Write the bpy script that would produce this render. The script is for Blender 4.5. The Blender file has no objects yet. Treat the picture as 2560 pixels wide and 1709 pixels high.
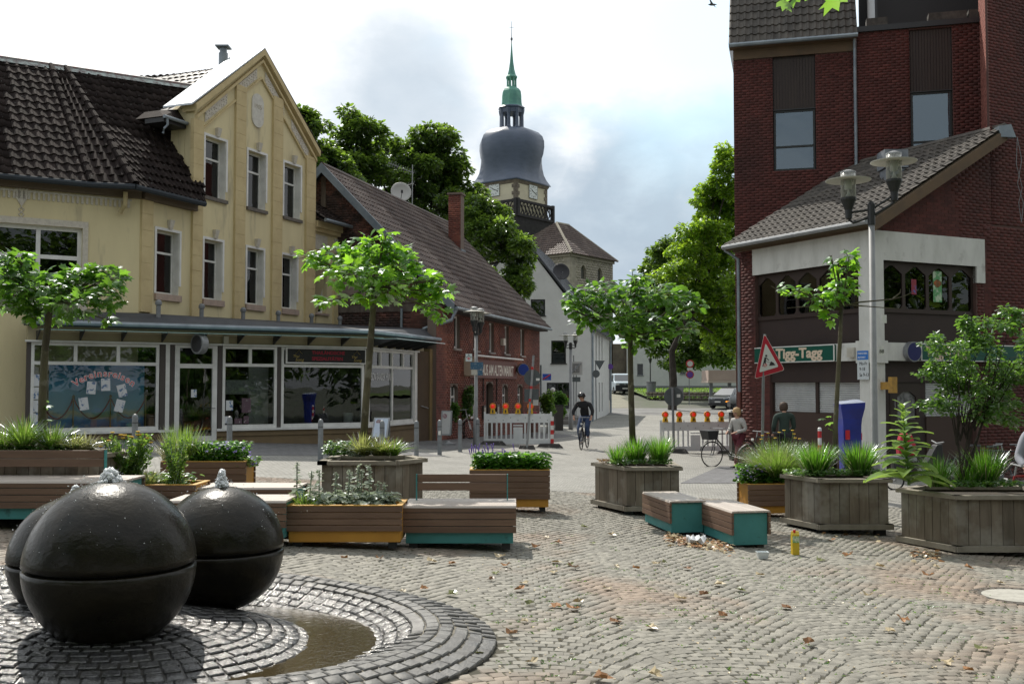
import bpy, math, random
import numpy as np
from mathutils import Vector, Matrix
from mathutils.geometry import tessellate_polygon
SC = bpy.context.scene
COL = SC.collection
rnd = random.Random(7)
nr = np.random.RandomState(11)
FPX, CU, CV, CAMZ = 2600.0, 1280.0, 854.5, 1.56
PITCH = math.atan(110.5/FPX)
cd = bpy.data.cameras.new('camera'); cam = bpy.data.objects.new('camera', cd); COL.objects.link(cam)
cam.location = (0, 0, CAMZ); cam.rotation_euler = (math.pi/2+PITCH, 0, 0)
cd.sensor_width = 36; cd.lens = 36*FPX/2560; cd.clip_start = 0.1; cd.clip_end = 3000
SC.camera = cam
SUN_EL, SUN_AZ = math.radians(50), math.radians(-24)      # azimuth measured from +Y towards +X
sv = Vector((math.sin(SUN_AZ)*math.cos(SUN_EL), math.cos(SUN_AZ)*math.cos(SUN_EL), math.sin(SUN_EL)))
sl = bpy.data.lights.new('sun', 'SUN'); so = bpy.data.objects.new('sun', sl); COL.objects.link(so)
sl.energy = 5.0; sl.angle = math.radians(0.5); sl.color = (1, .94, .84)
so.rotation_euler = sv.to_track_quat('Z', 'Y').to_euler(); so.location = (-20, 40, 60)
SC.view_settings.view_transform = 'Standard'; SC.view_settings.look = 'None'
SC.view_settings.exposure = 0.08; SC.view_settings.gamma = 1.0; SC.view_settings.use_curve_mapping = False
W = bpy.data.worlds.new('World'); SC.world = W; W.use_nodes = True
def ray(u, v):
    a = (u-CU)/FPX; b = (CV-v)/FPX
    return Vector((a, math.cos(PITCH)-b*math.sin(PITCH), math.sin(PITCH)+b*math.cos(PITCH)))
def make_world():
    nt = W.node_tree; N = nt.nodes; L = nt.links; N.clear()
    out = N.new('ShaderNodeOutputWorld'); bg = N.new('ShaderNodeBackground'); bg.inputs[1].default_value = 0.1
    sky = N.new('ShaderNodeTexSky'); sky.sky_type = 'NISHITA'; sky.sun_disc = False
    sky.sun_elevation = SUN_EL; sky.sun_rotation = SUN_AZ; sky.air_density = 1.2; sky.dust_density = 1.5
    tc = N.new('ShaderNodeTexCoord')
    def vm(op, a, b=None):
        n = N.new('ShaderNodeVectorMath'); n.operation = op
        for i, q in enumerate((a, b)):
            if q is None: continue
            if isinstance(q, (tuple, Vector)): n.inputs[i].default_value = q
            else: L.new(q, n.inputs[i])
        return n
    def m(op, a, b=None, c=None, clamp=False):
        n = N.new('ShaderNodeMath'); n.operation = op; n.use_clamp = clamp
        for i, q in enumerate((a, b, c)):
            if q is None: continue
            if isinstance(q, (int, float)): n.inputs[i].default_value = q
            else: L.new(q, n.inputs[i])
        return n.outputs[0]
    def noise(vec, sc, det, rough=.55):
        n = N.new('ShaderNodeTexNoise'); n.inputs['Scale'].default_value = sc; n.inputs['Detail'].default_value = det
        n.inputs['Roughness'].default_value = rough; L.new(vec, n.inputs['Vector']); return n.outputs[0]
    d = vm('NORMALIZE', tc.outputs['Generated']).outputs[0]
    st = vm('MULTIPLY', d, (1, 1, 1.7)).outputs[0]
    n1 = noise(st, 4.2, 7); n2 = noise(st, 11, 6, .6)
    def blob(u, v, r0, r1):
        c = ray(u, v).normalized()
        dp = vm('DOT_PRODUCT', d, c).outputs['Value']
        ang = m('ARCCOSINE', dp)
        ang = m('ADD', ang, m('MULTIPLY', m('SUBTRACT', n1, .5), .22))
        ang = m('ADD', ang, m('MULTIPLY', m('SUBTRACT', n2, .5), .09))
        mr = N.new('ShaderNodeMapRange'); mr.interpolation_type = 'SMOOTHSTEP'
        L.new(ang, mr.inputs[0]); mr.inputs[1].default_value = r0; mr.inputs[2].default_value = r1
        mr.inputs[3].default_value = 1; mr.inputs[4].default_value = 0
        return mr.outputs[0]
    g = None
    for (u, v, r0, r1, k) in [(1040, 240, .02, .11, .7), (900, 320, .02, .08, .45), (1560, 500, .05, .125, 1.0), (1350, 420, .02, .09, .85),
                              (1780, 440, .04, .11, .9), (1230, 600, .03, .10, .6), (1820, 700, .05, .14, .6), (1430, 640, .03, .09, .7)]:
        b = m('MULTIPLY', blob(u, v, r0, r1), k); g = b if g is None else m('MAXIMUM', g, b)
    far = N.new('ShaderNodeMapRange'); far.interpolation_type = 'SMOOTHSTEP'
    L.new(n1, far.inputs[0]); far.inputs[1].default_value = .52; far.inputs[2].default_value = .68; far.inputs[3].default_value = 0; far.inputs[4].default_value = .8
    fw = vm('DOT_PRODUCT', d, Vector((0, math.cos(.15), math.sin(.15)))).outputs['Value']
    outm = N.new('ShaderNodeMapRange'); outm.interpolation_type = 'SMOOTHSTEP'
    L.new(fw, outm.inputs[0]); outm.inputs[1].default_value = .80; outm.inputs[2].default_value = .90; outm.inputs[3].default_value = 1; outm.inputs[4].default_value = 0
    g = m('MAXIMUM', g, m('MULTIPLY', far.outputs[0], outm.outputs[0]))
    gz_ = m('MULTIPLY', g, m('ADD', .7, m('MULTIPLY', n2, .6)), clamp=True)
    cloud = N.new('ShaderNodeMix'); cloud.data_type = 'RGBA'
    L.new(gz_, cloud.inputs[0]); cloud.inputs[6].default_value = (11.0, 11.3, 11.6, 1); cloud.inputs[7].default_value = (4.9, 5.9, 6.9, 1)
    gap = m('MAXIMUM', blob(1800, 40, .04, .22), m('MULTIPLY', blob(1480, -60, .02, .18), .8))
    gn = N.new('ShaderNodeMapRange'); L.new(noise(st, 2.6, 4), gn.inputs[0]); gn.inputs[1].default_value = .54; gn.inputs[2].default_value = .66
    gap = m('MAXIMUM', gap, m('MULTIPLY', gn.outputs[0], m('MULTIPLY', outm.outputs[0], .8)))
    gap = m('MULTIPLY', gap, .6)
    mx = N.new('ShaderNodeMix'); mx.data_type = 'RGBA'
    sk = N.new('ShaderNodeMix'); sk.data_type = 'RGBA'; sk.blend_type = 'ADD'; sk.inputs[0].default_value = 1
    L.new(sky.outputs[0], sk.inputs[6]); sk.inputs[7].default_value = (3.6, 5.8, 6.4, 1)
    L.new(gap, mx.inputs[0]); L.new(cloud.outputs[2], mx.inputs[6]); L.new(sk.outputs[2], mx.inputs[7])
    sd = vm('DOT_PRODUCT', d, sv).outputs['Value']
    br = N.new('ShaderNodeMapRange'); L.new(sd, br.inputs[0]); br.inputs[1].default_value = -.6; br.inputs[2].default_value = .75; br.inputs[3].default_value = .42; br.inputs[4].default_value = 1.0
    fin = vm('SCALE', mx.outputs[2]); L.new(br.outputs[0], fin.inputs['Scale'])
    L.new(fin.outputs[0], bg.inputs[0]); L.new(bg.outputs[0], out.inputs[0])
make_world()
def ss(a, b, x):
    t = np.clip((x-a)/(b-a), 0, 1); return t*t*(3-2*t)
def gz(x, y):
    x = np.clip(x, -15, 15)
    base = -.048*x*(1-ss(45, 72, y)) - .009*np.clip(y, -20, 50)
    return base + .0403*np.clip(y-72, 0, 35)
def gzf(x, y): return float(gz(x, y))
def at(u, v, y):
    r = ray(u, v); k = y/r.y
    return Vector((r.x*k, y, CAMZ+r.z*k))
def gnd(u, v):
    r = ray(u, v); k = 8.0
    for _ in range(60):
        p = r*k; g_ = gzf(p.x, p.y); k = k*.5 + .5*((g_-CAMZ)/r.z)
    return Vector((r.x*k, r.y*k, g_))
class Fr:                                   # a vertical plane: s runs along it, z up, o out of it
    def __init__(s, p, d):
        s.p = Vector((p[0], p[1])); d = Vector((d[0], d[1])).normalized(); s.d = d; s.n = Vector((d.y, -d.x))
    def pt(s, a, z, o=0): q = s.p + s.d*a + s.n*o; return Vector((q.x, q.y, z))
    def uv(s, u, v, o=0):
        r = ray(u, v); q = s.p + s.n*o
        k = (q.x*s.n.x+q.y*s.n.y)/(r.x*s.n.x+r.y*s.n.y)
        h = Vector((r.x*k, r.y*k))-q
        return h.dot(s.d), CAMZ+r.z*k
    def mat(s, a, z, o=0):
        q = s.pt(a, z, o); m = Matrix.Identity(4)
        m.col[0][:3] = (s.d.x, s.d.y, 0); m.col[1][:3] = (0, 0, 1); m.col[2][:3] = (s.n.x, s.n.y, 0); m.col[3][:3] = q
        return m
XF = {}
def _tag(o, label=None, cat=None, group=None, kind=None):
    if label: o['label'] = label
    if cat: o['category'] = cat
    if group: o['group'] = group
    if kind: o['kind'] = kind
    return o
def thing(name, label, cat, loc=(0, 0, 0), rz=0, group=None):
    o = bpy.data.objects.new(name, None); COL.objects.link(o); o.empty_display_size = .2
    o.location = loc; o.rotation_euler = (0, 0, rz)
    XF[o] = Matrix.Translation(Vector(loc)) @ Matrix.Rotation(rz, 4, 'Z')
    return _tag(o, label, cat, group)
def copy_tree(o, parent=None, cat=True):
    c = o.copy(); COL.objects.link(c)
    if parent is not None: c.parent = parent
    for ch in list(o.children): copy_tree(ch, c)
    return c
def clone(o, label, loc, rz=0):
    c = copy_tree(o); c.location = loc; c.rotation_euler = (0, 0, rz); c['label'] = label; XF[c] = Matrix.Translation(Vector(loc)) @ Matrix.Rotation(rz, 4, 'Z'); return c
class MB:
    def __init__(s): s.v = []; s.f = []; s.mi = []; s.cur = 0
    def quad(s, *p):
        n = len(s.v); s.v += [tuple(q) for q in p]; s.f.append(tuple(range(n, n+len(p)))); s.mi.append(s.cur)
    def hexa(s, p):                          # 8 points: bottom loop 0-3, top loop 4-7
        n = len(s.v); s.v += [tuple(q) for q in p]
        for f in ((3, 2, 1, 0), (4, 5, 6, 7), (0, 1, 5, 4), (1, 2, 6, 5), (2, 3, 7, 6), (3, 0, 4, 7)):
            s.f.append(tuple(n+i for i in f)); s.mi.append(s.cur)
    def box(s, x0, x1, y0, y1, z0, z1):
        s.hexa([(x0, y0, z0), (x1, y0, z0), (x1, y1, z0), (x0, y1, z0), (x0, y0, z1), (x1, y0, z1), (x1, y1, z1), (x0, y1, z1)])
    def fbox(s, fr, a0, a1, z0, z1, o0, o1):
        P = fr.pt
        s.hexa([P(a0, z0, o1), P(a1, z0, o1), P(a1, z0, o0), P(a0, z0, o0), P(a0, z1, o1), P(a1, z1, o1), P(a1, z1, o0), P(a0, z1, o0)])
    def ring(s, pts_list, cap=True, close=True):
        n = len(s.v); k = len(pts_list[0])
        for r in pts_list: s.v += [tuple(p) for p in r]
        for i in range(len(pts_list)-1):
            for j in range(k if close else k-1):
                a = n+i*k+j; b = n+i*k+(j+1) % k
                s.f.append((a, b, b+k, a+k)); s.mi.append(s.cur)
        if cap and close:
            s.f.append(tuple(n+j for j in reversed(range(k)))); s.mi.append(s.cur)
            e = n+(len(pts_list)-1)*k; s.f.append(tuple(e+j for j in range(k))); s.mi.append(s.cur)
    def lathe(s, prof, c=(0, 0, 0), n=16, ang=0, axis=None):
        rs = []
        for (r, z) in prof:
            ring = [Vector((r*math.cos(ang+2*math.pi*i/n), r*math.sin(ang+2*math.pi*i/n), z)) for i in range(n)]
            if axis is not None: ring = [axis @ p for p in ring]
            rs.append([p+Vector(c) for p in ring])
        s.ring(rs)
    def tube(s, pts, r, n=6):
        pts = [Vector(p) for p in pts]; rs = []
        r = r if isinstance(r, (list, tuple)) else [r]*len(pts)
        for i, p in enumerate(pts):
            t = (pts[min(i+1, len(pts)-1)]-pts[max(i-1, 0)])
            if t.length < 1e-9: t = Vector((0, 0, 1))
            t.normalize(); a = Vector((0, 0, 1)) if abs(t.z) < .9 else Vector((0, 1, 0))
            x = t.cross(a).normalized(); y = x.cross(t).normalized()
            rs.append([p + (x*math.cos(2*math.pi*j/n)+y*math.sin(2*math.pi*j/n))*r[i] for j in range(n)])
        s.ring(rs)
    def poly(s, outer, holes, fn):           # 2D polygon with holes, fn maps (a,b) to 3D
        loops = [[Vector((a, b, 0)) for a, b in outer]]+[[Vector((a, b, 0)) for a, b in h] for h in holes]
        flat = [p for l in loops for p in l]; n = len(s.v); s.v += [tuple(fn(p.x, p.y)) for p in flat]
        for t in tessellate_polygon(loops):
            a, b, c = [flat[i] for i in t]
            if (b.x-a.x)*(c.y-a.y)-(b.y-a.y)*(c.x-a.x) < 0: t = (t[0], t[2], t[1])
            s.f.append(tuple(n+i for i in t)); s.mi.append(s.cur)
    def prism(s, outer, fn0, fn1, holes=()): # solid between two mapped copies of a polygon (fn1 is the outer face)
        s.poly(outer, holes, fn1)
        for lp in [outer]+list(holes):
            k = len(lp)
            for i in range(k):
                a = lp[i]; b = lp[(i+1) % k]
                s.quad(fn0(*a), fn0(*b), fn1(*b), fn1(*a))
        n = len(s.v); m = len(s.f); s.poly(outer, holes, fn0)
        for i in range(m, len(s.f)): s.f[i] = s.f[i][::-1]
    def build(s, name, mat, parent=None, local=False, smooth=False, label=None, kind=None, bevel=0, cat=None, group=None):
        me = bpy.data.meshes.new(name)
        vs = s.v
        if parent is not None and not local:
            inv = XF[parent].inverted(); vs = [tuple(inv @ Vector(p)) for p in vs]
        me.from_pydata(vs, [], s.f)
        for m_ in (mat if isinstance(mat, (list, tuple)) else [mat]): me.materials.append(m_)
        if any(s.mi): me.polygons.foreach_set('material_index', s.mi)
        if smooth: me.polygons.foreach_set('use_smooth', [True]*len(me.polygons))
        me.update()
        o = bpy.data.objects.new(name, me); COL.objects.link(o)
        if parent is not None: o.parent = parent; XF[o] = XF[parent]
        else: XF[o] = Matrix.Identity(4)
        if bevel:
            b = o.modifiers.new('b', 'BEVEL'); b.width = bevel; b.segments = 2; b.limit_method = 'ANGLE'
        return _tag(o, label, cat, group, kind)
def bulk_mesh(name, tv, tf, M):
    tv = np.asarray(tv, float); n = len(tv); k = len(M)
    h = np.concatenate([tv, np.ones((n, 1))], 1)
    V = np.einsum('kij,nj->kni', M[:, :3, :], h).reshape(-1, 3)
    loops = np.array([i for f in tf for i in f]); tot = np.array([len(f) for f in tf])
    L = (loops[None]+np.arange(k)[:, None]*n).ravel(); T = np.tile(tot, k)
    me = bpy.data.meshes.new(name)
    me.vertices.add(len(V)); me.vertices.foreach_set('co', V.ravel().astype(np.float32))
    me.loops.add(len(L)); me.loops.foreach_set('vertex_index', L.astype(np.int32))
    me.polygons.add(len(T)); st = np.concatenate([[0], np.cumsum(T)[:-1]])
    me.polygons.foreach_set('loop_start', st.astype(np.int32)); me.polygons.foreach_set('loop_total', T.astype(np.int32))
    me.update(calc_edges=True); me.validate()
    return me
def bulk(name, tmpl, M, mat, parent=None, label=None, cat=None, kind='stuff', smooth=False, group=None):
    M = np.asarray(M)
    if len(M) == 0: return None
    if parent is not None: M = np.array(XF[parent].inverted()) @ M
    me = bulk_mesh(name, tmpl[0], tmpl[1], M); me.materials.append(mat)
    if smooth: me.polygons.foreach_set('use_smooth', [True]*len(me.polygons))
    o = bpy.data.objects.new(name, me); COL.objects.link(o)
    if parent is not None: o.parent = parent; XF[o] = XF[parent]
    return _tag(o, label, cat, group, kind)
def seen(P):                                 # is a point inside the picture
    y = P[:, 1]*math.cos(PITCH)+(P[:, 2]-CAMZ)*math.sin(PITCH); zz = -P[:, 1]*math.sin(PITCH)+(P[:, 2]-CAMZ)*math.cos(PITCH)
    u = CU+FPX*P[:, 0]/y; v = CV-FPX*zz/y
    return (y > .5) & (u > 5) & (u < 2555) & (v > 5) & (v < 1704), u, v
def pieces(name, tmpl, M, mat, parent, n=300, only=None, smooth=False):
    """alike pieces: the n that show largest become objects sharing one mesh, the rest one joined part"""
    M = np.asarray(M)
    if len(M) == 0: return
    P = M[:, :3, 3]; ok, u, v = seen(P)
    if only is not None: ok = ok & only(P, u, v)
    d = np.linalg.norm(P-np.array([0, 0, CAMZ]), axis=1); d = np.where(ok, d, 1e6+d)
    o_ = np.argsort(d); idx = o_[:n]; idx = idx[d[idx] < 1e6]
    rest = np.setdiff1d(np.arange(len(M)), idx)
    me = bpy.data.meshes.new(name); me.from_pydata([tuple(p) for p in tmpl[0]], [], tmpl[1]); me.materials.append(mat)
    if smooth: me.polygons.foreach_set('use_smooth', [True]*len(me.polygons))
    me.update()
    inv = XF[parent].inverted()
    for i in idx:
        o = bpy.data.objects.new(name, me); COL.objects.link(o); o.parent = parent; o.matrix_local = inv @ Matrix(M[i].tolist()); XF[o] = XF[parent]
    if len(rest): bulk(name+'_field', tmpl, M[rest], mat, parent, smooth=smooth)
def basis(x, y, z, p):
    m = np.eye(4); m[:3, 0] = x; m[:3, 1] = y; m[:3, 2] = z; m[:3, 3] = p; return m
MC = {}
def Mt(name, col, rough=.75, col2=None, scale=4.0, lo=.4, hi=.65, var=0.0, bump=0.0, bscale=40.0, stretch=(1, 1, 1), coord='P', metal=0.0,
       spec=.4, coat=0.0, det=5, col3=None, scale3=.5, lo3=.5, hi3=.62, emit=None, estr=0, rvar=0, cr=.06, st3=False):
    if name in MC: return MC[name]
    m = bpy.data.materials.new(name); m.use_nodes = True; nt = m.node_tree; N = nt.nodes; L = nt.links
    b = N['Principled BSDF']; MC[name] = m
    b.inputs['Roughness'].default_value = rough; b.inputs['Metallic'].default_value = metal
    b.inputs['Specular IOR Level'].default_value = spec; b.inputs['Coat Weight'].default_value = coat; b.inputs['Coat Roughness'].default_value = cr
    c4 = lambda c: (c[0], c[1], c[2], 1)
    if coord == 'P': vec = N.new('ShaderNodeNewGeometry').outputs['Position']
    else: vec = N.new('ShaderNodeTexCoord').outputs['Object']
    mp = N.new('ShaderNodeVectorMath'); mp.operation = 'MULTIPLY'; mp.inputs[1].default_value = stretch; L.new(vec, mp.inputs[0]); sv_ = mp.outputs[0]
    cur = None
    def nz(sc, d=det, v=sv_):
        n = N.new('ShaderNodeTexNoise'); n.inputs['Scale'].default_value = sc; n.inputs['Detail'].default_value = d; n.inputs['Roughness'].default_value = .62
        L.new(v, n.inputs['Vector']); return n.outputs[0]
    def ramp(x, a, c):
        r = N.new('ShaderNodeMapRange'); L.new(x, r.inputs[0]); r.inputs[1].default_value = a; r.inputs[2].default_value = c; return r.outputs[0]
    def mix(f, a, c):
        x = N.new('ShaderNodeMix'); x.data_type = 'RGBA'
        L.new(f, x.inputs[0])
        for i, q in ((6, a), (7, c)):
            if isinstance(q, tuple): x.inputs[i].default_value = c4(q)
            else: L.new(q, x.inputs[i])
        return x.outputs[2]
    cur = tuple(col)
    if col2 is not None: cur = mix(ramp(nz(scale), lo, hi), tuple(col), tuple(col2))
    if col3 is not None: cur = mix(ramp(nz(scale3, 4, sv_ if st3 else vec), lo3, hi3), cur, tuple(col3))
    if var:
        g = N.new('ShaderNodeNewGeometry'); oi = N.new('ShaderNodeObjectInfo')
        a = N.new('ShaderNodeMath'); a.operation = 'ADD'; L.new(g.outputs['Random Per Island'], a.inputs[0]); L.new(oi.outputs['Random'], a.inputs[1])
        f = N.new('ShaderNodeMath'); f.operation = 'FRACT'; L.new(a.outputs[0], f.inputs[0])
        r = N.new('ShaderNodeMapRange'); L.new(f.outputs[0], r.inputs[0]); r.inputs[3].default_value = 1-var; r.inputs[4].default_value = 1+var
        s_ = N.new('ShaderNodeVectorMath'); s_.operation = 'SCALE'
        if isinstance(cur, tuple): s_.inputs[0].default_value = cur
        else: L.new(cur, s_.inputs[0])
        L.new(r.outputs[0], s_.inputs['Scale']); cur = s_.outputs[0]
    if isinstance(cur, tuple): b.inputs['Base Color'].default_value = c4(cur)
    else: L.new(cur, b.inputs['Base Color'])
    if rvar:
        r = N.new('ShaderNodeMapRange'); L.new(nz(scale*.7), r.inputs[0]); r.inputs[1].default_value = .3; r.inputs[2].default_value = .7
        r.inputs[3].default_value = max(.02, rough-rvar); r.inputs[4].default_value = min(1, rough+rvar); L.new(r.outputs[0], b.inputs['Roughness'])
    if bump:
        bp = N.new('ShaderNodeBump'); bp.inputs['Strength'].default_value = 1; bp.inputs['Distance'].default_value = bump
        L.new(nz(bscale, 4), bp.inputs['Height']); L.new(bp.outputs[0], b.inputs['Normal'])
        if coat: L.new(bp.outputs[0], b.inputs['Coat Normal'])
    if emit is not None:
        b.inputs['Emission Color'].default_value = c4(emit); b.inputs['Emission Strength'].default_value = estr
    return m
def leafmat(name, col, tcol, gloss=.12, var=.25, tr=.55):
    if name in MC: return MC[name]
    m = bpy.data.materials.new(name); m.use_nodes = True; nt = m.node_tree; N = nt.nodes; L = nt.links; N.clear(); MC[name] = m
    out = N.new('ShaderNodeOutputMaterial'); d = N.new('ShaderNodeBsdfDiffuse'); t = N.new('ShaderNodeBsdfTranslucent'); g = N.new('ShaderNodeBsdfGlossy')
    g.inputs['Roughness'].default_value = .32; g.inputs['Color'].default_value = (.9, .95, 1, 1)
    ge = N.new('ShaderNodeNewGeometry'); oi = N.new('ShaderNodeObjectInfo')
    a = N.new('ShaderNodeMath'); a.operation = 'ADD'; L.new(ge.outputs['Random Per Island'], a.inputs[0]); L.new(oi.outputs['Random'], a.inputs[1])
    f = N.new('ShaderNodeMath'); f.operation = 'FRACT'; L.new(a.outputs[0], f.inputs[0])
    r = N.new('ShaderNodeMapRange'); L.new(f.outputs[0], r.inputs[0]); r.inputs[3].default_value = 1-var; r.inputs[4].default_value = 1+var
    for c, sh in ((col, d), (tcol, t)):
        s_ = N.new('ShaderNodeVectorMath'); s_.operation = 'SCALE'; s_.inputs[0].default_value = c; L.new(r.outputs[0], s_.inputs['Scale']); L.new(s_.outputs[0], sh.inputs['Color'])
    m1 = N.new('ShaderNodeMixShader'); m1.inputs[0].default_value = tr; L.new(d.outputs[0], m1.inputs[1]); L.new(t.outputs[0], m1.inputs[2])
    fr = N.new('ShaderNodeFresnel'); fr.inputs[0].default_value = 1.45
    k = N.new('ShaderNodeMath'); k.operation = 'MULTIPLY_ADD'; L.new(fr.outputs[0], k.inputs[0]); k.inputs[1].default_value = .28; k.inputs[2].default_value = gloss*.12
    m2 = N.new('ShaderNodeMixShader'); L.new(k.outputs[0], m2.inputs[0]); L.new(m1.outputs[0], m2.inputs[1]); L.new(g.outputs[0], m2.inputs[2])
    L.new(m2.outputs[0], out.inputs[0]); return m
def glassmat(name='window_glass', tint=(.5, .55, .54), base=.03):
    if name in MC: return MC[name]
    m = bpy.data.materials.new(name); m.use_nodes = True; nt = m.node_tree; N = nt.nodes; L = nt.links; N.clear(); MC[name] = m
    out = N.new('ShaderNodeOutputMaterial'); t = N.new('ShaderNodeBsdfTransparent'); t.inputs[0].default_value = (*tint, 1)
    g = N.new('ShaderNodeBsdfGlossy'); g.inputs['Roughness'].default_value = .01
    ge = N.new('ShaderNodeNewGeometry'); nz = N.new('ShaderNodeTexNoise'); nz.inputs['Scale'].default_value = .9; L.new(ge.outputs['Position'], nz.inputs['Vector'])
    bp = N.new('ShaderNodeBump'); bp.inputs['Distance'].default_value = .003; L.new(nz.outputs[0], bp.inputs['Height']); L.new(bp.outputs[0], g.inputs['Normal'])
    fr = N.new('ShaderNodeFresnel'); fr.inputs[0].default_value = 1.5
    k = N.new('ShaderNodeMath'); k.operation = 'MULTIPLY_ADD'; k.use_clamp = True; L.new(fr.outputs[0], k.inputs[0]); k.inputs[1].default_value = 1.0; k.inputs[2].default_value = base
    mx = N.new('ShaderNodeMixShader'); L.new(k.outputs[0], mx.inputs[0]); L.new(t.outputs[0], mx.inputs[1]); L.new(g.outputs[0], mx.inputs[2])
    L.new(mx.outputs[0], out.inputs[0]); return m
GLASS = glassmat()
GLASSC = glassmat('shop_glass', (.86, .9, .9), .02)
GLASSR = glassmat('tower_glass', (.30, .36, .40), .15)
for _n in GLASSR.node_tree.nodes:
    if _n.bl_idname == 'ShaderNodeBsdfGlossy' or _n.type == 'BSDF_GLOSSY': _n.inputs['Color'].default_value = (.72, .88, 1, 1)
m_white = Mt('white_frame', (.72, .72, .70), .45, (.6, .6, .58), 3, coord='P')
m_dark = Mt('dark_metal', (.02, .021, .023), .45, spec=.5)
m_zinc = Mt('zinc', (.26, .30, .33), .5, (.18, .21, .24), 2.0, metal=.4)
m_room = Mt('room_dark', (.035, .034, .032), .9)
m_grey = Mt('grey_paint', (.20, .21, .22), .5, (.15, .16, .17), 6)
m_steel = Mt('galvanised', (.30, .31, .32), .5, (.24, .25, .26), 8, metal=.25)
BRICK = ([(-.5, -.5, 0), (.5, -.5, 0), (.5, .5, 0), (-.5, .5, 0), (-.5, -.5, 1), (.5, -.5, 1), (.5, .5, 1), (-.5, .5, 1)],
         [(4, 5, 6, 7), (0, 1, 5, 4), (1, 2, 6, 5), (2, 3, 7, 6), (3, 0, 4, 7)])
def bricks(fr, outer, holes, mat, parent, n=300, bl=.25, bh=.0833, z0=None, proud=.006, o=0):
    """courses of single bricks over a polygon, cut at the openings"""
    zs = [p[1] for p in outer]; z = (min(zs) if z0 is None else z0); M = []; row = 0
    while z < max(zs):
        zc = z+bh/2; xs = []
        for i in range(len(outer)):
            a, b = outer[i], outer[(i+1) % len(outer)]
            if (a[1]-zc)*(b[1]-zc) < 0: xs.append(a[0]+(b[0]-a[0])*(zc-a[1])/(b[1]-a[1]))
        xs.sort(); iv = [(xs[i], xs[i+1]) for i in range(0, len(xs)-1, 2)]
        for h in holes:
            hz = [p[1] for p in h]; hs = [p[0] for p in h]
            if min(hz) < zc < max(hz):
                nv = []
                for (a, b) in iv:
                    if max(hs) <= a or min(hs) >= b: nv.append((a, b)); continue
                    if min(hs) > a: nv.append((a, min(hs)))
                    if max(hs) < b: nv.append((max(hs), b))
                iv = nv
        for (a, b) in iv:
            k0 = math.floor(a/bl)-1
            for k in range(k0, int(b/bl)+2):
                for (p, q) in (((k+.5*(row % 2))*bl, (k+1+.5*(row % 2))*bl),):
                    p = max(p, a); q = min(q, b)
                    if q-p < .04: continue
                    c = fr.pt((p+q)/2, zc, o-.01); wx = q-p-.011; j = rnd.uniform(-.0015, .002)
                    M.append(basis((fr.d.x*wx, fr.d.y*wx, 0), (0, 0, bh-.011), (fr.n.x*(.01+proud+j), fr.n.y*(.01+proud+j), 0), c))
        z += bh; row += 1
    pieces('brick', BRICK, M, mat, parent, n)
def wall(fr, outer, holes, mat, parent, depth=.3, name='wall', o=0):
    b = MB(); b.prism(outer, lambda a, z: fr.pt(a, z, o-depth), lambda a, z: fr.pt(a, z, o), holes); return b.build(name, mat, parent)
def rect(a0, a1, z0, z1): return [(a0, z0), (a1, z0), (a1, z1), (a0, z1)]
def pane(fr, a0, a1, z0, z1, o, parent, mat=None, name='pane'):
    b = MB(); b.fbox(fr, a0, a1, z0, z1, o-.006, o); return b.build(name, mat or GLASS, parent)
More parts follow.
